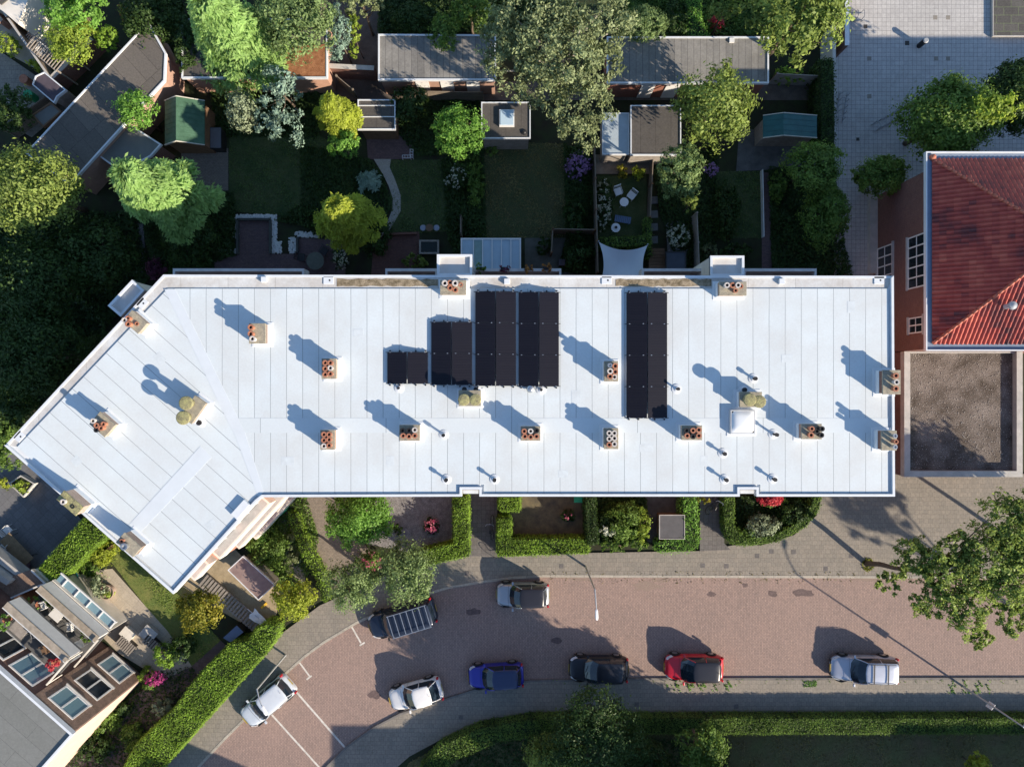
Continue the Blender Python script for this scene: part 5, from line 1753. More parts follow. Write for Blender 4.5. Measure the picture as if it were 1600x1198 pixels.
black_roof = carpaint("black_roof_paint", (.02, .02, .026))
car(817, 930, 180, 3.62, 1.66, 1.50, carpaint("silver_blue_paint", (.40, .44, .48), .5), "silver hatchback with a black roof parked alone on the building's side of the street", roofm=black_roof)
car(627, 969, 197, 4.75, 1.85, 1.85, carpaint("navy_van_paint", (.022, .032, .058), .3), "dark navy van with a seven-bar steel roof rack under the street tree", style='van', rack=True, cat="van", name="parked_van", zc=1.1)
car(417, 1097, 221, 4.15, 1.75, 1.46, carpaint("white_car_paint", (.62, .67, .72), .1), "white hatchback under the arching lamp at the lower left", style='hatch')
car(649, 1086, 195.5, 3.70, 1.68, 1.44, carpaint("bright_white_paint", (.78, .78, .77)), "white hatchback at the bend, opposite the navy van", style='coupe')
car(775, 1057, 183.5, 3.80, 1.66, 1.44, carpaint("royal_blue_paint", (.03, .035, .36), .25), "royal blue hatchback right of the white one at the bend", roofm=carpaint("dark_blue_roof", (.02, .035, .10)))
car(936, 1046, 179, 4.05, 1.76, 1.48, carpaint("black_car_paint", (.012, .014, .022)), "black hatchback between the blue and the red car")
car(1085, 1044, 179, 4.0, 1.76, 1.50, carpaint("red_car_paint", (.60, .012, .03)), "red hatchback with a black roof", roofm=black_roof)
car(1352, 1046, 178.5, 4.55, 1.80, 1.48, carpaint("silver_car_paint", (.50, .53, .60), .45), "silver estate car with roof bars at the right end of the row", style='wagon', rails=True)

# ------------------------------------------------------------------ street lamps


def lamp(px, py, h, arm, label, sign=False):
    x, y = P2(px, py, .1)
    t = thing("street_lamp", label, "street lamp", (x, y, .1))
    MB().tube([(x, y, .1), (x, y, 1.2), (x, y, h)], [.075, .065, .045], 12).build("pole", m_lamp, t)
    a = Vector(arm)
    e = Vector((x, y, h)) + Vector((a.x, a.y, .38))
    MB().tube([(x, y, h - .03), Vector((x, y, h)) + Vector((a.x * .5, a.y * .5, .24)), e], [.042, .036, .03], 10).build("arm", m_lamp, t)
    d = Vector((a.x, a.y, 0)).normalized()
    o = Vector((-d.y, d.x, 0))
    vs, fs = [], []
    for k, (u, w, hh) in enumerate(((-.05, .05, .05), (.05, .09, .10), (.45, .11, .12), (.62, .07, .06))):
        c_ = e + d * u
        for (s_, z_) in ((-1, -.4), (1, -.4), (.7, .6), (-.7, .6)):
            vs.append(c_ + o * w * s_ + Vector((0, 0, hh * z_)))
    for k in range(3):
        fs += [(k * 4 + i, k * 4 + (i + 1) % 4, k * 4 + 4 + (i + 1) % 4, k * 4 + 4 + i) for i in range(4)]
    fs += [(3, 2, 1, 0), (12, 13, 14, 15)]
    MB().add(vs, fs).build("lamp_head", M("lamp_head_white", (.70, .71, .72), .4, .05, 4), t, bevel=.01)
    if sign:
        s_ = MB().box(x, y - .05, 2.6, .42, .03, .58, .9).build("sign_plate", m_white, t)
        MB().box(x - .012, y - .062, 2.63, .36, .02, .52, .9).build("sign_back", m_lead, s_)
    return t


lamp(915, 885, 5.6, (.05, -1.1), "grey street lamp reaching over the middle of the street by the clipped hedge")
lamp(1505, 1072, 5.9, (.0, 1.2), "street lamp with a small sign plate at the lower right corner", sign=True)
lamp(446, 1023, 5.6, (.45, -.85), "pale street lamp arching over the white car at the lower left")

# ------------------------------------------------------------------ trees and big shrubs
# crown centre px, py, radius px, height of crown centre, foliage, label, options
TR = [
 (120, 14, 52, 4.2, 'bright', "broad bright green tree at the top left corner", dict(leaf=.17, ry=34)),
 (110, 58, 40, 2.8, 'lime', "yellow-green rounded shrub tree beside the clipped green ball, top left", dict(leaf=.13)),
 (167, 60, 22, 2.2, 'privet', "clipped round green bush tree right of the yellow-green one", dict(leaf=.09, rough=.04, clump=.10, tight=1.6)),
 (197, 20, 12, 2.0, 'rust', "small rust-coloured shrub at the top left", dict(leaf=.12)),
 (352, 38, 92, 6.0, 'fir', "huge feathery bright green conifer at the top", dict(leaf=.26, style='conifer', n=17000, ry=72)),
 (462, 34, 62, 5.4, 'soft', "soft grey-green tree merging with the feathery conifer at the top", dict(leaf=.17, ry=58)),
 (527, 52, 21, 4.2, 'blue', "narrow grey-blue column tree at the top", dict(leaf=.12, ry=46)),
 (553, 56, 12, 3.4, 'lime', "slim light green tree beside the grey-blue column tree", dict(leaf=.12, ry=36)),
 (566, 6, 38, 3.6, 'olive', "olive shrub tree cut by the top edge", dict(leaf=.15, ry=16)),
 (443, 150, 38, 4.2, 'blue', "blue-green conifer above the shaded lawn", dict(leaf=.17, lobes=[(440, 128, 25, 4.6), (452, 165, 25, 4.0), (446, 200, 27, 3.4), (425, 150, 20, 4.0), (412, 190, 16, 3.4)], clump=.22)),
 (380, 172, 27, 3.4, 'grey', "pale grey-leaved tree left of the blue-green conifer", dict(leaf=.14, ry=33)),
 (521, 170, 42, 4.4, 'gold', "golden conifer beside the three-strip shed roof", dict(leaf=.17, style='conifer', ry=40, n=8000)),
 (535, 226, 28, 2.9, 'bright', "bright green bush tree just below the golden conifer by the shed", dict(leaf=.13, ry=22)),
 (212, 172, 32, 3.6, 'bright', "light green tree leaning over the diagonal workshop roof", dict(leaf=.15)),
 (52, 298, 76, 5.2, 'yg', "big yellow-green tree at the left edge", dict(leaf=.17, ry=72)),
 (230, 290, 82, 7.0, 'fir', "big feathery light green conifer beside the green-roofed shed", dict(leaf=.27, style='conifer', n=15000, ry=70)),
 (535, 332, 58, 6.3, 'gold', "golden conifer in the shade above the cobbled bed, sunlit on top", dict(leaf=.18, style='conifer', n=11000, ry=50)),
 (718, 206, 43, 4.0, 'bright', "rounded mid-green tree left of the brown-roofed garden room", dict(leaf=.13, ry=44, clump=.14)),
 (693, 52, 25, 3.4, 'mid', "green tree leaning over the garage row with white doors", dict(leaf=.13, ry=29)),
 (880, 90, 95, 7.0, 'olive', "largest tree, grey-olive and open, between the two garage rows", dict(leaf=.17, tr=.3, base=(865, 140), n=15500, bark=M('birch_bark', (.34, .31, .27), .9, .25, 5, fine=.2), lobes=[(838, 30, 66, 7.6), (925, 38, 56, 7.6), (880, 80, 62, 7.8), (932, 105, 38, 6.6), (905, 165, 44, 6.2), (905, 205, 30, 5.2), (800, 105, 42, 6.4), (790, 55, 38, 6.6), (845, 138, 36, 6.0)], clump=.17, rough=.34, tight=.5)),
 (1008, 40, 37, 3.6, 'soft', "smooth clipped dome tree beside the largest tree", dict(leaf=.09, rough=.03, clump=.09, tight=1.6, ry=31)),
 (1116, 165, 62, 5.0, 'yg', "coarse-leaved yellow-green tree between the garage row and the dark square shed", dict(leaf=.18, ry=62, clump=.2, rough=.28)),
 (1063, 268, 38, 4.8, 'soft', "light grey-green rounded tree below the dark square shed", dict(leaf=.12, ry=45, clump=.13)),
 (1078, 318, 12, 2.2, 'yg', "small pale shrub tree at the foot of the grey-green rounded tree", dict(leaf=.12, ry=15)),
 (1236, 40, 80, 5.8, 'yg', "wide yellow-green tree at the top beside the playground", dict(leaf=.21, ry=62, lobes=[(1195, 25, 38, 5.6), (1245, 30, 52, 6.2), (1280, 20, 42, 5.8), (1250, 72, 30, 5.0), (1215, 55, 30, 5.2)], clump=.22, rough=.3)),
 (1130, 18, 30, 3.2, 'yg', "small open tree by the red flowers at the top", dict(leaf=.15, ry=15)),
 (1270, 262, 46, 3.6, 'mid', "dark green tree with bare twigs at the playground's left edge", dict(leaf=.14, ry=42)),
 (1288, 338, 38, 2.8, 'mid', "low dark green tree by the back path, next to the school yard", dict(leaf=.14, ry=52)),
 (1480, 188, 74, 4.6, 'mid', "big rounded dark green tree in the playground", dict(leaf=.17, ry=64, clump=.2, rough=.1, n=16000)),
 (1586, 152, 52, 4.8, 'dark', "dark green tree at the right edge of the playground", dict(leaf=.17, ry=56, clump=.2, rough=.1, n=11000)),
 (1552, 168, 38, 7.4, 'lime', "sunlit yellow-green top standing above the dark playground trees", dict(leaf=.2, ry=22, clump=.28, rough=.35, hz=.5, base=(1530, 190))),
 (1375, 276, 42, 2.6, 'mid', "dark green bush at the school's upper corner", dict(leaf=.14, ry=30, n=7000)),
 (15, 690, 28, 3.0, 'mid', "green tree at the far left tip of the wing", dict(leaf=.13, ry=48)),
 (22, 170, 32, 2.8, 'dark', "dark green bush tree at the left edge below the small plum-roofed shed", dict(leaf=.14, ry=38)),
 (562, 811, 45, 3.4, 'bright', "billowy bright green tree against the white block's street side", dict(leaf=.13, ry=36, rough=.1, n=11000, lobes=[(545, 805, 32, 3.9), (578, 800, 32, 4.0), (590, 820, 24, 3.7), (555, 830, 26, 3.7), (530, 818, 22, 3.6), (565, 812, 34, 4.3)])),
 (634, 893, 44, 4.8, 'soft', "taller grey-olive street tree above the navy van", dict(leaf=.13, ry=52, clump=.24, rough=.3, base=(668, 878), tr=.1)),
 (550, 912, 42, 4.0, 'soft', "lower grey-olive street tree left of the navy van", dict(leaf=.13, ry=38, clump=.24, rough=.3)),
 (313, 952, 37, 2.2, 'orange', "round yellow and orange shrub tree by the timber walkway", dict(leaf=.15, ry=35)),
 (461, 933, 34, 2.3, 'gold', "round lime-yellow shrub tree beside the pavement", dict(leaf=.14, ry=33)),
 (1480, 900, 110, 8.2, 'yg', "large open street tree at the right edge", dict(leaf=.16, tr=.16, base=(1352, 880), n=25000, hz=.42, lobes=[(1580, 815, 48, 8.6), (1545, 875, 46, 8.4), (1600, 905, 46, 8.6), (1485, 900, 40, 8.0), (1432, 875, 32, 7.6), (1450, 938, 26, 7.6), (1512, 950, 38, 8), (1530, 995, 18, 7.6), (1388, 908, 18, 7.2), (1580, 965, 26, 8), (1628, 850, 56, 8.6), (1490, 860, 30, 8.2)], clump=.26, rough=.4, tight=.5)),
 (932, 1145, 76, 4.0, 'dark', "dark street-side tree at the bottom with paler leaves below", dict(leaf=.13, ry=72, lobes=[(925, 1105, 34, 4.6), (900, 1140, 40, 4.2), (960, 1135, 40, 4.4), (930, 1165, 50, 4.0), (985, 1165, 28, 3.6), (875, 1165, 30, 3.6)], clump=.2, rough=.25, hz=.9)),  # dark leaf colour stands in for shade from beyond the lower edge
 (868, 1180, 50, 2.6, 'yg', "yellowish bush tree at the bottom edge", dict(leaf=.14, ry=36)),
 (1098, 1168, 40, 3.2, 'mid', "green bush tree at the bottom right of the dark one", dict(leaf=.15, ry=40)),
 (1005, 1190, 44, 2.4, 'dark', "dark bush tree at the bottom between the big dark one and the green one", dict(leaf=.15, ry=36)),
 (1527, 1198, 22, 1.6, 'gold', "small yellow-green shrub at the bottom right edge", dict(leaf=.12)),
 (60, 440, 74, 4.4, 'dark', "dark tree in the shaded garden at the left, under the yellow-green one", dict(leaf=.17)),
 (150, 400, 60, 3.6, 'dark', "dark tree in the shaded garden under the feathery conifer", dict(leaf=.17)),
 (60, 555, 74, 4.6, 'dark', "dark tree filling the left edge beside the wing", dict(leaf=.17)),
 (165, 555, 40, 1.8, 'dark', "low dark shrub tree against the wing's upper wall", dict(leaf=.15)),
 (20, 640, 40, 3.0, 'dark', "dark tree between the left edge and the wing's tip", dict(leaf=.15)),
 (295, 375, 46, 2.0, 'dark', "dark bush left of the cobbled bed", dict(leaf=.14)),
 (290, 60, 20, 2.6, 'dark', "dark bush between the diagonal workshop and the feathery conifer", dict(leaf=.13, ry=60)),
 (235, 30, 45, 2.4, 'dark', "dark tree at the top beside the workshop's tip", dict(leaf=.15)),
 (640, 165, 32, 1.8, 'dark', "dark palm-like bush right of the three-strip shed", dict(leaf=.16, ry=30)),
 (640, 30, 30, 1.8, 'dark', "dark bush at the top left of the white-doored garages", dict(leaf=.14, ry=28)),
 (735, 20, 34, 2.4, 'mid', "green bush at the top, above the white-doored garages", dict(leaf=.14, ry=24)),
 (1055, 30, 22, 2.0, 'dark', "dark bush between the clipped dome tree and the vertical hedge", dict(leaf=.13, ry=34)),
]
for (a, b, r, zc, f, lb, kw) in TR:
    tree(a, b, r, zc, g[f], lb, **kw)
# visible pale limbs already sit in the trunk meshes

# trees just outside the right and lower edge (their shadows fall into the picture)
tree(2031, 1206, 62, 9.7, g['mid'], "street tree beyond the right edge whose trunk shadow crosses the pavement", leaf=.3, n=1300, tr=.2, base=(1788, 1087), clump=.26, rough=.4, hz=.5)
tree(1728, 890, 74, 7.2, g['mid'], "street tree beyond the right edge whose crown shades the gravel annex roof", leaf=.26, n=5600, tr=.14, base=(1640, 886), clump=.26, rough=.4, hz=.5)
tree(1190, 1262, 55, 3.6, g['mid'], "bushy tree beyond the lower edge, right of the green bush tree", leaf=.2, n=5000)
tree(1165, 1345, 112, 6.6, g['dark'], "tall tree beyond the lower edge that shades the street between the parked cars", leaf=.24, n=17000, ry=88, clump=.16, hz=.8, base=(1112, 1240), tr=.2)

tree(1068, 1362, 78, 6.0, g['mid'], "tree beyond the lower edge whose shade reaches the blue car", leaf=.22, n=9000, ry=70, clump=.17, hz=.9, base=(1040, 1255), tr=.16)

# ------------------------------------------------------------------ shrubs and flower beds
SH = [
 (160, 862, 24, 'gold', "yellow shrub between the clipped hedge and the wing", 1.5, {}),
 (139, 890, 15, 'mid', "small dark green shrub at the foot of the yellow shrub by the clipped hedge", .9, {}),
 (156, 914, 15, 'grey', "grey-leaved shrub in the round planter on the beige patio", 1.2, dict(ry=18)),
 (168, 930, 9, 'lime', "lime foliage spilling from the round planter", .6, {}),
 (414, 852, 34, 'mid', "dense green shrub below the entrance canopy", 1.8, dict(ry=36)),
 (400, 838, 22, 'bright', "lighter green shrub against the wing's balconies", 1.6, dict(ry=20)),
 (425, 800, 14, 'mid', "small shrub by the green bin", 1.0, dict(ry=12)),
 (262, 1022, 20, 'privet', "clipped topiary ball half in the shade beside the patio", 1.7, dict(ry=19)),
 (284, 1012, 24, 'dark', "dark topiary behind the clipped ball", 1.7, dict(ry=20)),
 (228, 1052, 15, 'lime', "pale green shrub at the corner of the terraced house", 1.1, dict(ry=11)),
 (165, 1128, 26, 'mid', "leafy shrub at the foot of the house's side wall", 1.3, dict(ry=20)),
 (150, 1168, 32, 'dark', "dark low shrub at the lower left", 1.2, dict(ry=22)),
 (255, 1104, 16, 'grey', "pale-leaved shrub inside the long clipped hedge", 1.1, dict(ry=14)),
 (208, 1150, 22, 'mid', "shrub between the leafy shrub and the long clipped hedge", 1.1, dict(ry=24)),
 (192, 1102, 20, 'dark', "dark shrub in the plum-paved yard", 1.0, dict(ry=16)),
 (1235, 118, 27, 'privet', "small light green shrub right of the grey garage roof", 1.7, dict(ry=12)),
 (960, 815, 35, 'dark', "dark shrub against the white block by the green lid", 1.5, dict(ry=28)),
 (975, 812, 32, 'mid', "green shrub beside the dark square store roof", 2.1, dict(ry=30)),
 (1002, 820, 14, 'lime', "lime-edged climbing shrub left of the dark square store", 2.3, dict(ry=30)),
 (948, 825, 14, 'whf', "white-variegated shrub in the front garden", 1.7, dict(ry=11)),
 (970, 852, 44, 'mid', "long grassy shrub border along the pavement", 1.3, dict(ry=12, leaf=.16)),
 (1192, 822, 28, 'grey', "silvery shrub in the rounded front garden", 1.5, dict(ry=20)),
 (1165, 830, 17, 'mid', "small green shrub left of the silvery one", 1.2, dict(ry=12)),
 (1240, 800, 26, 'dark', "dark shrub in the rounded front garden", 1.4, dict(ry=24)),
 (1207, 780, 21, 'mid', "red-flowering azalea under the white block's eave", 1.3, dict(ry=12)),
 (674, 822, 13, 'dark', "pink and cream rose bush on the grey gravel", .9, dict(ry=13)),
 (622, 828, 9, 'dark', "small spiky plant on the grey gravel", .6, {}),
 (576, 876, 26, 'mid', "flowering bush with pink blooms left of the street trees", 1.4, dict(ry=18)),
 (722, 786, 10, 'olive', "scrubby plant in the corner by the L-shaped hedge", .7, dict(ry=14)),
 (460, 850, 12, 'olive', "dry scrub along the narrow diagonal hedge", .8, dict(ry=40)),
 (905, 252, 22, 'dark', "lilac-flowering shrub below the largest tree", 1.6, dict(ry=24)),
 (1116, 235, 12, 'dark', "purple-flowering shrub right of the grey-green rounded tree, upper one", 1.6, dict(ry=14)),
 (1112, 262, 10, 'dark', "purple-flowering shrub right of the grey-green rounded tree, lower one", 1.4, dict(ry=12)),
 (945, 318, 14, 'dark', "long hydrangea border full of pale heads left of the white table", 1.2, dict(ry=46)),
 (1063, 368, 20, 'dark', "white hydrangea near the shade sail", 1.2, dict(ry=20)),
 (998, 268, 12, 'gold', "bright yellow shrub above the white garden chairs", 1.2, dict(ry=13)),
 (970, 268, 13, 'orange', "dull orange shrub left of the bright yellow one", 1.0, dict(ry=10)),
 (720, 270, 30, 'dark', "white-flowering shrub below the rounded mid-green tree", 1.5, dict(ry=28)),
 (742, 285, 14, 'mid', "green shrub column between the two back lawns", 1.5, dict(ry=45)),
 (650, 408, 24, 'yg', "yellow-green spreading shrub left of the left stair tower", 1.1, dict(ry=12, leaf=.2)),
 (530, 404, 13, 'dark', "white-speckled shrub right of the round patio table", 1.3, dict(ry=20)),
 (500, 345, 22, 'dark', "blue-green shrub behind the cobbled bed", 1.1, dict(ry=22)),
 (575, 283, 24, 'blue', "spiky yucca rosette left of the gravel path", .9, dict(ry=22, leaf=.3, style='conifer')),
 (585, 365, 26, 'dark', "dark shrub at the lower end of the gravel path", 1.5, dict(ry=40)),
 (245, 420, 16, 'plum', "plum-coloured shrub in the shaded garden by the wing's bend", 1.2, dict(ry=18)),
 (905, 400, 26, 'dark', "dark shrubs against the shade sail", 1.4, dict(ry=24)),
 (900, 345, 20, 'dark', "dark shrub along the brown garden fence", 1.2, dict(ry=40)),
 (1215, 290, 14, 'mid', "green shrub border beside the far back path", 1.0, dict(ry=26)),
 (1135, 330, 22, 'dark', "dark shrub beside the narrow back lawn", 1.2, dict(ry=50)),
 (1110, 390, 14, 'olive', "olive shrub left of the right stair tower", .9, dict(ry=10)),
 (1150, 395, 30, 'dark', "dark shrub above the right stair tower", 1.0, dict(ry=16)),
 (770, 230, 14, 'mid', "small palm-like plant below the brown-roofed garden room", .8, {}),
 (35, 760, 13, 'lime', "lime shrub in the angular planter left of the wing", .9, dict(ry=12)),
 (5, 755, 10, 'gold', "yellow-green shrub at the left edge beside the angular planter", .8, {}),
 (12, 70, 17, 'lime', "lime-green bush at the top left edge", 1.5, dict(ry=16)),
 (58, 100, 15, 'gold', "yellow bush beside the plum-roofed shed", 1.1, dict(ry=12)),
 (95, 105, 16, 'mid', "dark scrub along the fence right of the yellow bush", .9, dict(ry=24)),
 (850, 385, 14, 'dark', "small dark bush on the mossy terrace", .8, {}),
]
SHO = {}
for (a, b, r, f, lb, h, kw) in SH:
    SHO[lb[:14]] = shrub(a, b, r, g[f], lb, h=h, **kw)


def S(lb):
    return SHO[lb[:14]]


blooms(S("red-flowering azalea"), 1207, 780, 20, 1.35, g['redf'], 330, .13, ry=11, seed=2)
blooms(S("pink and cream"), 674, 822, 12, .95, g['pink'], 40, .13, seed=3)
blooms(S("flowering bush with pink"), 578, 880, 22, 1.45, g['pink'], 50, .10, ry=15, seed=4)
blooms(S("lilac-flowering"), 905, 255, 21, 1.7, g['lav'], 150, .12, ry=23, seed=5)
blooms(SHO["purple-floweri"], 1114, 262, 11, 1.5, g['lav'], 50, .11, seed=6)
blooms(S("long hydrangea"), 945, 318, 13, 1.3, g['whf'], 75, .12, ry=45, seed=7)
blooms(S("white hydrangea"), 1063, 368, 19, 1.35, g['whf'], 55, .14, ry=18, seed=8)
blooms(S("white-flowering shrub"), 712, 272, 20, 1.6, g['whf'], 40, .10, ry=20, seed=9)
blooms(S("white-speckled"), 530, 404, 12, 1.4, g['whf'], 90, .07, ry=18, seed=10)
mg = shrub(236, 1066, 14, g['mid'], "magenta-flowering bush at the corner of the terraced house", h=1.2, ry=12)
blooms(mg, 238, 1064, 17, 1.3, g['mag'], 110, .10, ry=12, seed=12)
rf = shrub(1122, 33, 10, g['mid'], "red and orange flower tub at the top beside the small open tree", h=.7)
blooms(rf, 1122, 33, 12, .8, g['redf'], 40, .14, seed=13)
og = shrub(1096, 782, 14, g['orange'], "orange-tinted bush under the eave by the right hedge", h=1.2, ry=6)
pf = shrub(888, 806, 12, g['dark'], "shrub with a few pink flowers in the weedy front yard", h=1.0, ry=12)
blooms(pf, 888, 806, 7, 1.05, g['pink'], 7, .10, seed=14)

# ------------------------------------------------------------------ hedges
pv = g['privet']
hedge([(128, 812), (158, 828), (163, 838), (84, 912), (56, 893)], 2.1, pv, "tall broad clipped hedge between the wing and the terraced house", leaf=.10)
hedge([(431, 980), (428, 1000), (412, 1022), (262, 1190), (215, 1240), (170, 1240), (212, 1165), (272, 1108), (305, 1062), (360, 1006), (388, 1001), (398, 985), (415, 975)], 1.8, pv, "long clipped hedge curving along the pavement at the lower left", leaf=.095)
hedge([(708, 776), (731, 776), (732, 868), (672, 882), (655, 884), (655, 862), (709, 850)], 1.5, pv, "L-shaped clipped hedge left of the left door notch", leaf=.09)
hedge([(780, 776), (812, 776), (812, 798), (780, 798)], 1.3, pv, "square clipped hedge block right of the left door notch", leaf=.09)
hedge([(778, 809), (797, 809), (799, 843), (918, 842), (920, 864), (800, 868), (777, 868)], 1.4, pv, "L-shaped clipped hedge crossed by the lamp's shadow", leaf=.09)
hedge([(914, 776), (930, 776), (934, 848), (918, 852)], 1.5, g['dark'], "dark narrow hedge between two front gardens", leaf=.09)
hedge([(1067, 776), (1089, 776), (1091, 850), (1080, 860), (1030, 862), (1028, 848), (1068, 838)], 1.4, g['bright'], "loose bright green L-shaped hedge around the dark square store", leaf=.12, wob=.11)
hedge([(1131, 776), (1147, 776), (1147, 826), (1165, 840), (1205, 838), (1245, 818), (1268, 790), (1272, 776), (1284, 776), (1280, 795), (1258, 824), (1215, 846), (1165, 852), (1145, 848), (1133, 832)], 1.1, g['mid'], "curved clipped hedge around the rounded front garden", leaf=.09)
hedge([(450, 803), (458, 803), (484, 862), (508, 905), (511, 938), (503, 938), (496, 905), (472, 868)], 1.2, g['privet'], "narrow diagonal hedge between two front gardens", leaf=.10, wob=.10, cover=1.1)
hedge([(985, 1122), (1700, 1122), (1700, 1146), (985, 1146)], 1.05, g['mid'], "long straight clipped hedge along the lower pavement", leaf=.075)
hedge([(985, 1121), (985, 1147), (860, 1148), (780, 1158), (715, 1185), (690, 1205), (655, 1205), (690, 1165), (750, 1138), (830, 1124)], 1.2, g['mid'], "curved hedge at the bend of the lower pavement", leaf=.10)
hedge([(1070, -20), (1092, -20), (1096, 30), (1108, 58), (1072, 60)], 2.2, g['bright'], "vertical bright green hedge at the top, above the right garage row", leaf=.11, wob=.09)
hedge([(938, 372), (1010, 370), (1012, 382), (938, 388)], 1.2, g['mid'], "low leafy hedge above the shade sail", leaf=.12, wob=.08)
hedge([(1283, 92), (1303, 92), (1305, 220), (1284, 220)], 2.0, g['dark'], "dark ivy hedge along the playground wall", leaf=.12, wob=.10)
hedge([(1010, 340), (1016, 340), (1018, 400), (1010, 400)], 1.1, g['mid'], "thin climbing hedge right of the shade sail lawn", leaf=.11, wob=.08)

# ------------------------------------------------------------------ uncountable growth
cover("grass", [(162, 862), (185, 842), (285, 935), (345, 1000), (300, 1040), (258, 985)], 16000, .05, .07, g['blade'], "short sunlit grass beside the wing", "grass", 2.6)
cover("grass", [(640, 1190), (720, 1150), (860, 1146), (1640, 1146), (1640, 1230), (600, 1230)], 30000, .07, .06, g['dry'], "dry rough grass below the long straight hedge", "grass", 2.6)
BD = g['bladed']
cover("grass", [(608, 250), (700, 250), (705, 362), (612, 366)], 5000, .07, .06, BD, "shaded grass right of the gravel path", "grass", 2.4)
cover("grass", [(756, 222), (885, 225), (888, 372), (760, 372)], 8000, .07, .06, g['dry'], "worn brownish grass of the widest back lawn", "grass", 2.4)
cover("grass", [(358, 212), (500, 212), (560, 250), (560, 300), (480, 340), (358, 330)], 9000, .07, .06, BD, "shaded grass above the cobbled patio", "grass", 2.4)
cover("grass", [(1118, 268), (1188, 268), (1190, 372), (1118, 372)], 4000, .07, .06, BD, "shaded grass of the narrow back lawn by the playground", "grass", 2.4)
cover("fallen_leaves", [(850, 890), (1350, 892), (1350, 903), (850, 902)], 900, .06, .03, g['dry'], "thin litter of dry leaves and grit along the upper kerb", "fallen leaves", z0=.10, patchy=True)
cover("fallen_leaves", [(850, 903), (1340, 904), (1340, 912), (850, 911)], 500, .06, .02, g['dry'], "dry leaf litter in the gutter below the upper kerb", "fallen leaves", z0=.02, patchy=True)
cover("weeds", [(850, 1060), (1600, 1060), (1600, 1066), (850, 1066)], 900, .06, .08, g['mid'], "tufts of weeds along the lower kerb", "weeds", z0=.10, patchy=True)
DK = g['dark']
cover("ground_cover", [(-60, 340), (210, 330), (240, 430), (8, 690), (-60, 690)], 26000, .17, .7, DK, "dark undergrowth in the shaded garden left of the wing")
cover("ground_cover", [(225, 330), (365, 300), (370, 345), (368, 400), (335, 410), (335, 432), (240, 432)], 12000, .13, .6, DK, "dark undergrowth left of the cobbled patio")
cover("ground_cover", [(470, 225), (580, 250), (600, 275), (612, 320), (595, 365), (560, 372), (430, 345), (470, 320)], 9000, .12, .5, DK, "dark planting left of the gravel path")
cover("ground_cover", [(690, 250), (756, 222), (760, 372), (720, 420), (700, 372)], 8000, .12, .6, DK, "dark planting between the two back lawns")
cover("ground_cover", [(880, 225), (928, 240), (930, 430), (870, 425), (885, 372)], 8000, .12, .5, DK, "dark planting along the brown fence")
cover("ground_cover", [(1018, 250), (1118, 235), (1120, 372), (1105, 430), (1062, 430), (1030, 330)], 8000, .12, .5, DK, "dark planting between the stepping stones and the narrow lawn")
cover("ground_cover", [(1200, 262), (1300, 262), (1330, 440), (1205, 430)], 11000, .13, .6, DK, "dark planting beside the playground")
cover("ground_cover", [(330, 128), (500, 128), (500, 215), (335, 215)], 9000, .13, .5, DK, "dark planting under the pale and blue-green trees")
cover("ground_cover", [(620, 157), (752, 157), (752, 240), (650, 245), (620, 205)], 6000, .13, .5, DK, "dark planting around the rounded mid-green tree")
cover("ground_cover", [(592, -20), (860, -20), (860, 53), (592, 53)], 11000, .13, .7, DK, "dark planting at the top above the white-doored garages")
cover("ground_cover", [(960, -20), (1310, -20), (1300, 57), (960, 57)], 13000, .13, .6, g['mid'], "green planting at the top above the right garage row")
cover("ground_cover", [(430, 770), (480, 775), (500, 840), (470, 935), (425, 900), (385, 850)], 7000, .11, .5, g['mid'], "mixed planting below the entrance canopy")
cover("ground_cover", [(925, 775), (1010, 775), (1010, 850), (930, 850)], 6000, .12, .6, DK, "dark planting in the middle front garden")
cover("ground_cover", [(1150, 775), (1275, 775), (1262, 800), (1210, 838), (1160, 838), (1148, 820)], 6000, .11, .5, DK, "dark planting in the rounded front garden")
cover("ground_cover", [(190, 1055), (300, 1040), (330, 1090), (240, 1200), (90, 1240), (110, 1160)], 7000, .11, .4, DK, "sparse low plants in the plum-paved yard")
cover("ground_cover", [(200, -20), (285, -20), (285, 128), (262, 128), (262, 84), (232, 30)], 6000, .13, .6, DK, "dark undergrowth by the workshop's tip")
cover("ground_cover", [(700, 1160), (860, 1150), (1000, 1150), (1140, 1160), (1140, 1240), (660, 1240)], 9000, .12, .5, DK, "undergrowth beneath the trees at the bottom")
cover("weeds", [(1040, 1062), (1150, 1062), (1150, 1078), (1040, 1078)], 900, .09, .10, g['bright'], "weeds in the joints of the lower pavement near the red car", "weeds", z0=.1, patchy=True)
cover("weeds", [(1480, 1062), (1545, 1062), (1545, 1082), (1480, 1082)], 700, .09, .10, g['bright'], "weeds around the lamp post at the lower right", "weeds", z0=.1, patchy=True)
cover("weeds", [(1255, 1062), (1275, 1062), (1275, 1072), (1255, 1072)], 150, .08, .10, g['bright'], "small tuft of weeds left of the silver estate car", "weeds", z0=.1)

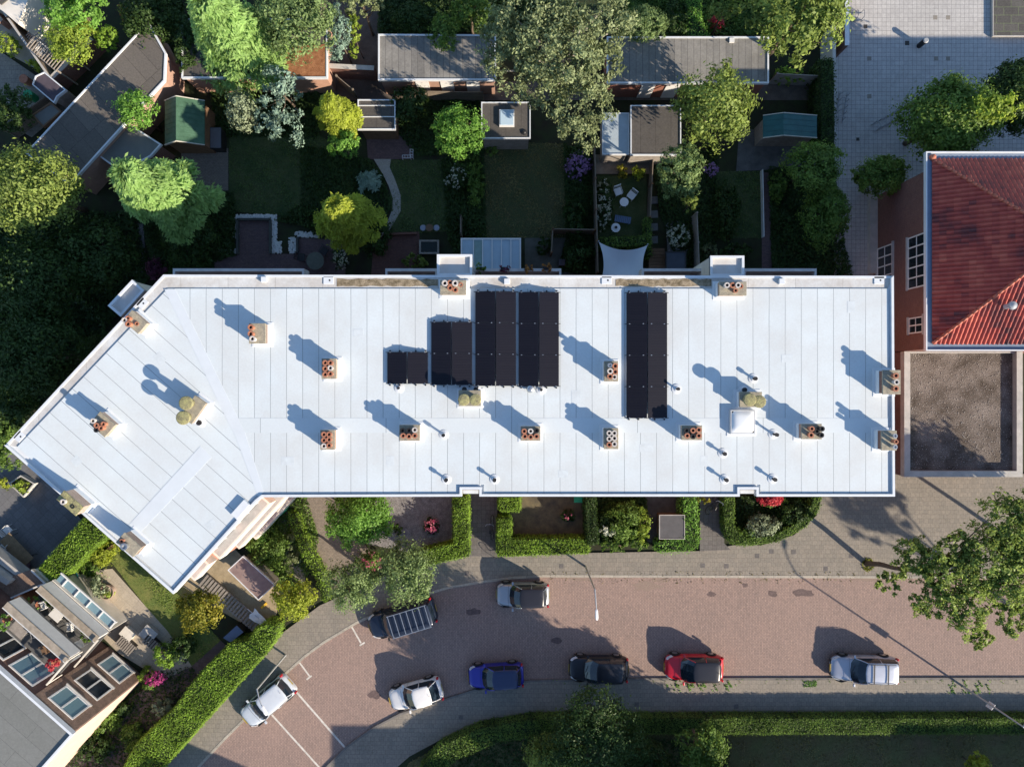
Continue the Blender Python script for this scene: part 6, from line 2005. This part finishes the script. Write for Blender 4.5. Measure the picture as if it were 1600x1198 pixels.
# ------------------------------------------------------------------ cobbles, fences, walls, steps
cb = MB()
rng = np.random.default_rng(21)
for (x0, y0, x1, y1) in ((364, 336, 423, 344), (364, 344, 373, 372), (424, 336, 433, 396), (431, 378, 440, 396), (452, 372, 466, 396), (462, 363, 498, 371), (340, 390, 374, 396)):
    k = int((x1 - x0) * (y1 - y0) * .55)
    for _ in range(k):
        a, b = P2(rng.uniform(x0, x1), rng.uniform(y0, y1))
        r = rng.uniform(.05, .09)
        cb.lathe(a, b, [(r * .7, .03), (r, .03 + r * .5), (r * .6, .03 + r), (r * .1, .03 + r * 1.1)], 6)
tag(cb.build("cobbles", m_stone, None, origin=(*P2(430, 366), 0)), "white cobbles edging the sunken patio", "cobbles", kind='stuff')
w = thing("retaining_wall", "low dark sleeper wall around the sunken plum-paved patio", "wall", (*P2(420, 370), 0))
for (a, b) in (((373, 344), (424, 344)), ((373, 344), (373, 398)), ((424, 344), (424, 397)), ((466, 372), (466, 397))):
    MB().beam((*P2(*a), .16), (*P2(*b), .16), .14, .3).build("sleeper", M("dark_sleeper", (.06, .065, .06), .9, .2, 3), w)


def fence(a, b, h, label, mt=None, name="fence", cat="fence", th=.05, posts=True, cap=None):
    A, B = Vector((*P2(*a), 0)), Vector((*P2(*b), 0))
    t = thing(name, label, cat, tuple(A))
    MB().beam(A + Vector((0, 0, h / 2)), B + Vector((0, 0, h / 2)), th, h).build("panel", mt or m_wood, t)
    if posts:
        n = max(1, int((B - A).length / 1.9))
        for k in range(n + 1):
            q = A.lerp(B, k / n)
            MB().box(q.x, q.y, 0, .11, .11, h + .08).build("post", m_woodb if mt is None else mt, t)
    if cap:
        MB().beam(A + Vector((0, 0, h + .03)), B + Vector((0, 0, h + .03)), th + .08, .06).build("coping", cap, t)
    return t


fence((925, 242), (930, 430), 1.7, "brown board fence left of the white garden table")
fence((1016, 243), (1011, 345), 1.2, "low dark fence right of the white garden table")
fence((862, 365), (926, 366), 1.5, "brown trellis fence across the dark shrub garden")
fence((862, 366), (860, 400), 1.5, "short brown trellis return beside the mossy terrace")
fence((1081, 340), (1085, 430), 1.4, "grey board fence left of the right stair tower", m_woodg)
fence((1188, 268), (1190, 372), .5, "low white edging fence along the narrow back lawn", m_white, posts=False)
fence((1284, 60), (1284, 225), 1.9, "grey wall beside the playground ivy", m_conc, "garden_wall", "wall", .22, False)
fence((1303, -60), (1303, 92), 1.9, "white-capped wall at the top of the playground", m_brickd, "garden_wall", "wall", .2, False, m_trim)
fence((1201, 131), (1283, 135), 1.6, "grey board fence right of the long grey garage row", m_woodg)
fence((512, 120), (592, 124), 1.7, "brick wall with a pale coping between the two outbuildings at the top", m_brickd, "garden_wall", "wall", .22, False, m_conc)
fence((535, 135), (560, 156), 1.7, "dark board fence beside the golden conifer", m_wood)
fence((622, 156), (755, 158), 1.5, "dark fence behind the rounded mid-green tree", m_wood)
fence((722, 372), (722, 345), 1.5, "short post fence above the conservatory", m_wood)
fence((512, 0), (512, 60), 1.8, "fence at the top beside the grey-blue column tree", m_wood)
fence((104, 160), (30, 215), 1.7, "tan board fence below the plum-roofed shed", m_wood)
fence((10, 5), (104, 138), 1.8, "pale fence running down from the top left corner", m_wood, cap=m_conc)
fence((104, 138), (165, 78), 1.6, "low wall with a pale coping beside the diagonal workshop", m_brickd, "garden_wall", "wall", .22, False, m_conc)
fence((162, 866), (188, 846), 1.0, "low timber edging between the yellow shrub and the lawn", m_woodb, posts=False)
fence((84, 914), (104, 903), 1.6, "white garden wall at the end of the clipped hedge", m_white, "garden_wall", "wall", .25, False)
fence((600, 368), (652, 366), .4, "low red brick edging at the end of the gravel path", m_brickd, "garden_wall", "wall", .12, False)

# timber walkway beside the yellow and orange shrub
A, B = Vector((*P2(316, 905, .5), 0)), Vector((*P2(402, 978, .5), 0))
t = thing("timber_walkway", "stepped timber walkway with cross boards beside the yellow and orange shrub", "walkway", tuple(A))
d = (B - A).normalized()
o = Vector((-d.y, d.x, 0))
rl = MB()
for s_ in (-.42, .42):
    rl.beam(A + o * s_ + Vector((0, 0, .4)), B + o * s_ + Vector((0, 0, .4)), .08, .12)
rl.build("side_rail", m_woodg, t)
bd = MB()
n = 20
for k in range(n):
    q = A.lerp(B, (k + .5) / n)
    bd.beam(q - o * .48 + Vector((0, 0, .49)), q + o * .48 + Vector((0, 0, .49)), .15, .04)
tag(bd.build("board", m_woodg, t), kind=None)
# store roof on the yard
flatroof("store_shed", "low plum-brown roofed store beside the timber walkway", "shed", [(380, 868), (430, 913), (404, 937), (356, 890)], 1.7, M("plum_brown_felt", (.22, .15, .14), .85, .15, 2, rgb2=(.27, .2, .18), fine=.12), m_woodg, ew=.05)
flatroof("bin_store", "blue-grey lidded box in the shade of the timber walkway", "storage box", [(370, 976), (381, 987), (360, 1004), (348, 996)], .9, m_blue, m_blackp, edge=m_blackp, ew=.02, up=.01, wall_in=.04)
flatroof("garden_store", "dark square store roof inside the bright green hedge", "shed", [(1030, 804), (1070, 804), (1070, 842), (1030, 842)], 1.5, M("grey_sheet_roof", (.085, .085, .09), .8, .15, 2, fine=.12), m_woodb, edge=m_conc, ew=.04, up=.03)
flatroof("hot_tub", "covered square hot tub by the decking steps", "hot tub", [(1040, 393), (1072, 393), (1072, 425), (1040, 425)], .85, M("tub_cover", (.045, .055, .075), .5, .15, 3), m_woodb, edge=m_blackp, ew=.08, up=.04)
flatroof("pond_box", "square raised pond with a timber rim left of the left stair tower", "pond", [(655, 375), (686, 375), (686, 397), (655, 397)], .4, M("dark_pond_water", (.008, .015, .012), .08, .2, 2), m_woodb, edge=m_woodg, ew=.12, up=.05)
flatroof("cold_frame", "green-lidded box against the white block in the weedy front yard", "storage box", [(897, 774), (910, 774), (910, 785), (897, 785)], .9, m_greenp, m_blackp, edge=m_greenp, ew=.03, up=.01)
flatroof("stone_planter", "large bed of dark stone blocks at the top right corner", "planter", [(1551, -60), (1700, -60), (1700, 57), (1551, 57)], .25, m_dstone, m_conc, edge=m_conc, ew=.05, up=.02, wall_in=.02)
flatroof("planter", "angular pale planter left of the wing", "planter", [(14, 755), (33, 742), (55, 755), (37, 777)], .5, m_soil, m_conc, edge=m_conc, ew=.08, up=.05, wall_in=.02)
t = thing("deck_steps", "dark timber decking steps between the shade sail and the hot tub", "steps", (*P2(1025, 405), 0))
for k in range(7):
    MB().box(*P2(1025, 391 + k * 5.4), .05, 1.15, .21, .12 + k * .06).build("tread", m_woodb, t)
for k, (a, b) in enumerate(((1022, 313), (1022, 335), (1022, 355), (1022, 375))):
    tag(MB().box(*P2(a, b), .0, .5, .5, .05, .05).build("stepping_stone", M("slab_grey", (.13, .135, .14), .9, .15, 4), origin=(*P2(a, b), 0)), ["topmost", "second", "third", "lowest"][k] + " grey stepping stone right of the white garden table", "stepping stone", "stepping stones")

# ------------------------------------------------------------------ garden furniture
ws = M("white_garden_metal", (.66, .68, .70), .4, .04, 4)
x, y = P2(975, 316, .7)
table(x, y, .02, 0, .60, .60, ws, "small round white garden table with two white chairs", rnd=True)
chair(*P2(966, 299, .5), .02, math.radians(-20) + math.pi + math.pi, ws, "white slatted chair at the upper left of the round white table", group="white chairs at the round table")
chair(*P2(987, 305, .5), .02, math.radians(218) - math.pi, ws, "white slatted chair at the upper right of the round white table", group="white chairs at the round table")
for c_, rz in (("white slatted chair at the upper left of the round white table", math.radians(200)), ("white slatted chair at the upper right of the round white table", math.radians(142))):
    for o_ in SC.objects:
        if o_.get("label") == c_: o_.rotation_euler.z = rz
x, y = P2(962, 356, .6)
t = table(x, y, .02, 0, .62, .62, ws, "round white side table holding a dark pot", rnd=True, h=.6)
pt_ = MB().lathe(x, y, [(.06, .655), (.1, .76), (.08, .76), (.06, .72)], 14).build("flower_pot", m_blackp, origin=(x, y, .655))
tag(pt_, "small dark pot on the round white side table", "pot")
x, y = P2(973, 343, .3)
t = thing("sun_lounger", "blue-grey slatted lounger below the round white table", "lounger", (x, y, .02), math.radians(-9))
sl2 = MB()
for k in range(9):
    sl2.box(-.50 + k * .125, 0, .3, .10, .46, .025)
sl2.build("slats", m_blue, t, world=False)
for sx in (-.45, .45):
    for sy in (-.2, .2):
        MB().box(sx, sy, 0, .04, .04, .3).build("leg", m_blue, t, world=False)
x, y = P2(493, 408, .7)
table(x, y, .03, 0, 1.2, 1.2, M("grey_teak", (.11, .12, .10), .8, .15, 4), "large round grey table on the plum-paved patio", rnd=True)
chair(*P2(506, 392, .5), .03, 2.6, m_blackp, "dark chair beyond the large round grey table, right side")
chair(*P2(470, 402, .5), .03, -1.8, m_blackp, "dark chair at the left of the large round grey table")
x, y = P2(671, 356, .5)
table(x, y, .03, 0, .5, .5, m_woodb, "tiny brown table between two round pale stools", rnd=True, h=.5)
for xp, sd in ((661, "left"), (682, "right")):
    x, y = P2(xp, 356, .45)
    t = thing("garden_stool", f"round pale stool {sd} of the tiny brown table", "stool", (x, y, .03), group="round pale stools")
    MB().lathe(x, y, [(.20, .42), (.21, .45), (.16, .48), (.02, .485)], 20).build("seat", M("pale_blue_seat", (.28, .31, .38), .7, .1, 4), t)
    for k in range(3):
        a = k * 2.1
        MB().tube([(x + .17 * math.cos(a), y + .17 * math.sin(a), .03), (x + .1 * math.cos(a), y + .1 * math.sin(a), .43)], .015, 6).build("leg", m_metal, t)
# patio of the terraced house
rc = math.radians(-41)
table(*P2(153, 978, .7), .035, rc + math.pi / 2, 1.0, .75, M("light_grey_table", (.50, .47, .42), .6, .1, 3), "pale square table on the beige patio", legm=m_metal)
for (a, b, rz, sd) in ((148, 958, rc + 2.6, "above the pale table, with bars in its back"), (134, 948, rc + 1.3, "dark reclining"), (163, 985, rc - .8, "below right of the pale table")):
    chair(*P2(a, b, .5), .035, rz, m_blackp if "dark" in sd else m_woodg, f"patio chair, {sd}")
for (a, b, ln, wd, mt, lb) in ((196, 1008, 1.3, .8, m_woodg, "grey slatted bench box near the patio's right end"), (232, 990, 1.0, .9, m_conc, "square pale slab table between the slatted benches"), (240, 1008, 1.6, .7, m_woodg, "dark slatted bench in the shade of the patio's right end"), (199, 990, .9, .7, m_offw, "small pale box on the patio's right end")):
    x, y = P2(a, b, .45)
    t = thing("garden_bench" if "bench" in lb else "patio_box", lb, "bench" if "bench" in lb else "patio box", (x, y, .035), rc)
    q = MB()
    for k in range(8):
        q.box(-ln / 2 + (k + .5) * ln / 8, 0, .42, ln / 8 * (.62 if mt is m_woodg else 1.0), wd, .04)
    q.build("top", mt, t, world=False)
    MB().box(0, 0, 0, ln * .9, wd * .85, .40).build("base", m_blackp if mt is m_woodg else mt, t, world=False)
x, y = P2(166, 925, .4)
MBp = MB().lathe(x, y, [(.45, .03), (.50, .42), (.46, .42), (.44, .34)], 26).build("round_planter", M("pale_planter_clay", (.36, .27, .22), .8, .15, 5), origin=(x, y, .03))
tag(MBp, "round clay planter on the beige patio", "planter")
x, y = P2(110, 900, .5)
t = thing("garden_cart", "turquoise garden cart by the end of the clipped hedge", "cart", (x, y, .035), .5)
MB().add([(-.4, -.25, .3), (.4, -.25, .3), (.4, .25, .3), (-.4, .25, .3), (-.5, -.33, .55), (.5, -.33, .55), (.5, .33, .55), (-.5, .33, .55)], [(3, 2, 1, 0), (0, 1, 5, 4), (1, 2, 6, 5), (2, 3, 7, 6), (3, 0, 4, 7)]).build("tub", M("turquoise_plastic", (.03, .30, .36), .4, .1, 3), t, world=False)
MB().tube([(-.5, -.3, .5), (-.9, -.25, .7), (-.9, .25, .7), (-.5, .3, .5)], .02, 6).build("handle", m_metal, t, world=False)
for sy in (-.3, .3):
    MB().tube([(.2, sy - .02, .18), (.2, sy + .02, .18)], .18, 14).build("wheel", m_tyre, t, world=False)
# long table and chairs, far left
x, y = P2(27, 858, .7)
table(x, y, .03, math.radians(-46), 2.4, .9, M("brown_table_boards", (.24, .17, .10), .8, .2, 3, fine=.2), "long brown outdoor table in the shade, far left", legm=m_blackp)
for (a, b, rz, lb) in ((8, 850, 1.0, "white-framed chair above the long brown table, outer one"), (11, 828, -.8, "white-framed chair above the long brown table, upper one")):
    chair(*P2(a, b, .5), .03, rz, m_white, lb)
for (a, b, lb) in ((20, 868, "dusky pink round cushion seat left of the long brown table"), (36, 884, "plum round cushion seat below the long brown table")):
    x, y = P2(a, b, .4)
    tag(MB().lathe(x, y, [(.3, .03), (.36, .2), (.34, .4), (.2, .46), (.03, .47)], 20).build("pouffe", M("dusky_fabric", (.16, .10, .13), .9, .15, 5), origin=(x, y, .03), smooth=True), lb, "pouffe")
# white cloth and yellow tool on the yard, bins, boxes
x, y = P2(405, 965, .5)
t = thing("parasol", "folded white parasol cloth lying over the end of the timber walkway", "parasol", (x, y, .52), math.radians(-38))
vs, fs = [], []
n = 8
for i in range(n + 1):
    for j in range(n + 1):
        u, v = i / n - .5, j / n - .5
        vs.append((u * 1.2 + .05 * math.sin(v * 9), v * .62 * (1 - .5 * u), .12 + .06 * math.sin(u * 11) * math.cos(v * 8)))
for i in range(n):
    for j in range(n):
        a = i * (n + 1) + j
        fs.append((a, a + n + 1, a + n + 2, a + 1))
MB().add(vs, fs).build("cloth", M("bright_white_cloth", (.82, .82, .82), .8, .03, 3), t, world=False, smooth=True)
MB().tube([(-1.0, .05, .1), (.6, 0, .1)], .03, 8).build("pole", m_metal, t, world=False)
x, y = P2(411, 947, .3)
tag(MB().box(x, y, .06, .5, .16, .12, .75).build("yellow_box", m_yel, origin=(x, y, .06), bevel=.02), "small yellow toolbox on the dry yard", "toolbox")
x, y = P2(438, 794, 1.0)
t = thing("wheelie_bin", "green wheelie bin under the entrance canopy", "bin", (x, y, .07), .7)
MB().add([(-.24, -.28, 0), (.24, -.28, 0), (.24, .28, 0), (-.24, .28, 0), (-.29, -.36, .95), (.29, -.36, .95), (.29, .36, .95), (-.29, .36, .95)], [(3, 2, 1, 0), (4, 5, 6, 7), (0, 1, 5, 4), (1, 2, 6, 5), (2, 3, 7, 6), (3, 0, 4, 7)]).build("body", m_greenp, t, world=False, bevel=.02)
MB().box(0, 0, .95, .62, .76, .06).build("lid", m_greenp, t, world=False, bevel=.02)
for sy in (-.25, .25):
    MB().tube([(-.27, sy - .03, .1), (-.27, sy + .03, .1)], .1, 12).build("wheel", m_tyre, t, world=False)
x, y = P2(43, 147, .8)
tag(MB().cyl(x, y, .03, .8, .27, .32, 18).build("green_tub", m_greenp, origin=(x, y, .03)), "green tub by the grey path near the top left edge", "tub")
x, y = P2(38, 124, .6)
tag(MB().cyl(x, y, .03, .7, .24, .3, 18).build("clay_pot", m_pot, origin=(x, y, .03)), "brown pot left of the plum-roofed shed", "pot")
x, y = P2(878, 410, .5)
tag(MB().box(x, y, .03, .42, .42, .5).build("planter_cube", M("plum_crate", (.09, .075, .09), .8, .15, 3), origin=(x, y, .03)), "square plum crate on the mossy terrace", "crate")
x, y = P2(594, 366, .2)
tag(MB().lathe(x, y, [(.16, .03), (.2, .16), (.12, .3), (.03, .42)], 12).build("garden_ornament", m_stone, origin=(x, y, .03)), "small white ornament at the lower end of the gravel path", "ornament")
for (a, b, s_) in ((635, 245, 0), (643, 240, 1)):
    x, y = P2(a, b, .4)
    t = thing("chair_frame", ["flat white folding frame at the plum patio's lower edge", "upright white folding frame at the plum patio's right edge"][s_], "folding frame", (x, y, .03), s_ * math.pi / 2)
    q = MB()
    for yy in (-.1, .1): q.beam((-.28, yy, .4), (.28, yy, .4), .025, .025)
    for xx in (-.28, -.1, .1, .28): q.beam((xx, -.1, .4), (xx, .1, .4), .025, .025)
    q.build("frame", ws, t, world=False)
    for xx in (-.28, .28):
        for yy in (-.1, .1): MB().beam((xx, yy, 0), (xx, yy, .4), .025, .025).build("leg", ws, t, world=False)

# pergola and ladder-like racks, top left
t = thing("pergola", "grey timber pergola of slats beside the yellow-green shrub tree", "pergola", (*P2(75, 75, 2), 0))
A, B = Vector((*P2(52, 60, 2.3), 2.3)), Vector((*P2(98, 98, 2.3), 2.3))
d = (B - A).normalized()
o = Vector((-d.y, d.x, 0))
q = MB()
for k in range(13):
    p = A.lerp(B, k / 12)
    q.beam(p - o * .7, p + o * .7, .05, .05)
for s_ in (-.7, 0, .7):
    q.beam(A + o * s_ - Vector((0, 0, .06)), B + o * s_ - Vector((0, 0, .06)), .07, .07)
q.build("slats", m_woodg, t)
for p in (A - o * .65, A + o * .65, B - o * .65, B + o * .65):
    MB().beam(Vector((p.x, p.y, 0)), p - Vector((0, 0, .1)), .09, .09).build("post", m_woodg, t)
for (a, b, lb) in ((44, 60, "white slatted rack left of the grey pergola, upper one"), (63, 75, "white slatted rack in front of the grey pergola, lower one")):
    x, y = P2(a, b, 1)
    t = thing("garden_rack", lb, "rack", (x, y, .03), math.radians(-38), group="white slatted racks")
    q = MB()
    for k in range(6): q.beam((-.35 + k * .14, -.3, .8), (-.35 + k * .14, .3, .8), .04, .03)
    q.beam((-.4, -.3, .8), (.4, -.3, .8), .05, .04).beam((-.4, .3, .8), (.4, .3, .8), .05, .04)
    q.build("shelf", ws, t, world=False)
    for xx in (-.38, .38):
        for yy in (-.28, .28): MB().beam((xx, yy, 0), (xx, yy, .8), .04, .04).build("leg", ws, t, world=False)
# white wall and brick house fragment, top left corner
t = thing("terraced_house", "corner of a white-edged house with orange brick at the top left", "building", (*P2(0, 0, 0), 0))
MB().prism(PP([(-80, -40), (5, 18), (28, 38), (52, -20), (20, -60)], 2.6), 0, 2.6).build("wall", m_offw, t)
MB().prism(PP([(-70, -45), (2, 8), (22, -8), (8, -60)], 2.65), 2.6, 2.68).build("roof", m_feltd, t)
fence((0, 25), (18, 45), 1.0, "orange brick garden wall at the top left edge", m_brick, "garden_wall", "wall", .35, False)
MB_ = None

# ------------------------------------------------------------------ bicycles and racks


def bicycle(px, py, rz, lean, label, z=.1):
    x, y = P2(px, py, .5)
    t = thing("bicycle", label, "bicycle", (x, y, z), rz, group="bicycles parked at the block")
    L = lambda X, Z: (X, Z * math.sin(lean), Z * math.cos(lean))
    for wx in (-.52, .52):
        pts = [L(wx + .33 * math.cos(a), .34 + .33 * math.sin(a)) for a in np.linspace(0, 2 * math.pi, 21)]
        wv = MB().tube(pts, .018, 6).build("wheel", m_tyre, t, world=False)
        sp = MB()
        for k in range(8):
            a = k * math.pi / 8
            sp.tube([L(wx + .32 * math.cos(a), .34 + .32 * math.sin(a)), L(wx - .32 * math.cos(a), .34 - .32 * math.sin(a))], .003, 3)
        sp.build("spokes", m_metal, wv, world=False)
    f = MB()
    bb, st_, hd, rw_, fw = L(-.05, .3), L(-.18, .85), L(.36, .88), L(-.52, .34), L(.52, .34)
    for a, b in ((bb, st_), (bb, hd), (st_, hd), (bb, rw_), (st_, rw_), (hd, fw)):
        f.tube([a, b], .017, 6)
    f.build("frame", m_blackp, t, world=False)
    MB().tube([L(-.3, .93), L(-.08, .95)], [.07, .03], 8).build("saddle", m_blackp, t, world=False)
    c_ = L(.33, 1.02)
    MB().tube([(c_[0] - .12, c_[1] - .28, c_[2] - .02), (c_[0], c_[1] - .2, c_[2]), (c_[0], c_[1] + .2, c_[2]), (c_[0] - .12, c_[1] + .28, c_[2] - .02)], .014, 6).tube([hd, c_], .015, 6).build("handlebar", m_metal, t, world=False)
    return t


bicycle(771, 824, math.pi / 2, .25, "upright bicycle leaning in the left door passage")
bicycle(790, 872, math.radians(6), .35, "bicycle leaning on the hedge beside the pavement")
bicycle(1112, 785, math.radians(60), -.3, "bicycle in the right door passage")


def rack(px, py, rz, n, label):
    x, y = P2(px, py, .4)
    t = thing("bicycle_rack", label, "bike rack", (x, y, .03), rz)
    for k in range(n):
        u = (k - (n - 1) / 2) * .42
        MB().tube([(u, -.25, 0), (u, -.25, .5), (u, -.15, .62), (u, .15, .62), (u, .25, .5), (u, .25, 0)], .022, 6).build("hoop", m_lead, t, world=False)
    MB().beam((-n * .21, -.25, .04), (n * .21, -.25, .04), .05, .05).beam((-n * .21, .25, .04), (n * .21, .25, .04), .05, .05).build("base_rail", m_lead, t, world=False)
    return t


rack(1329, 23, .0, 5, "steel bicycle rack at the top of the playground")
rack(1318, 165, math.radians(80), 5, "steel bicycle rack near the ivy in the playground")
rack(1393, 184, math.radians(28), 6, "steel bicycle rack beside the big dark playground tree")
x, y = P2(1442, 67, .5)
t = thing("litter_bin", "small dark litter bin in the playground", "bin", (x, y, .03))
MB().cyl(x, y, .03, .85, .17, .19, 16).build("body", m_blackp, t)
MB().cyl(x, y, .85, .9, .2, .14, 16).build("lid", m_lead, t)
# leaf heap at the street tree's foot
cover("fallen_leaves", [(1346, 876), (1352, 871), (1360, 872), (1365, 880), (1363, 889), (1356, 893), (1349, 889), (1345, 882)], 260, .10, .14, g['orange'], "heap of fallen leaves around the street tree's foot", "fallen leaves", z0=.1)
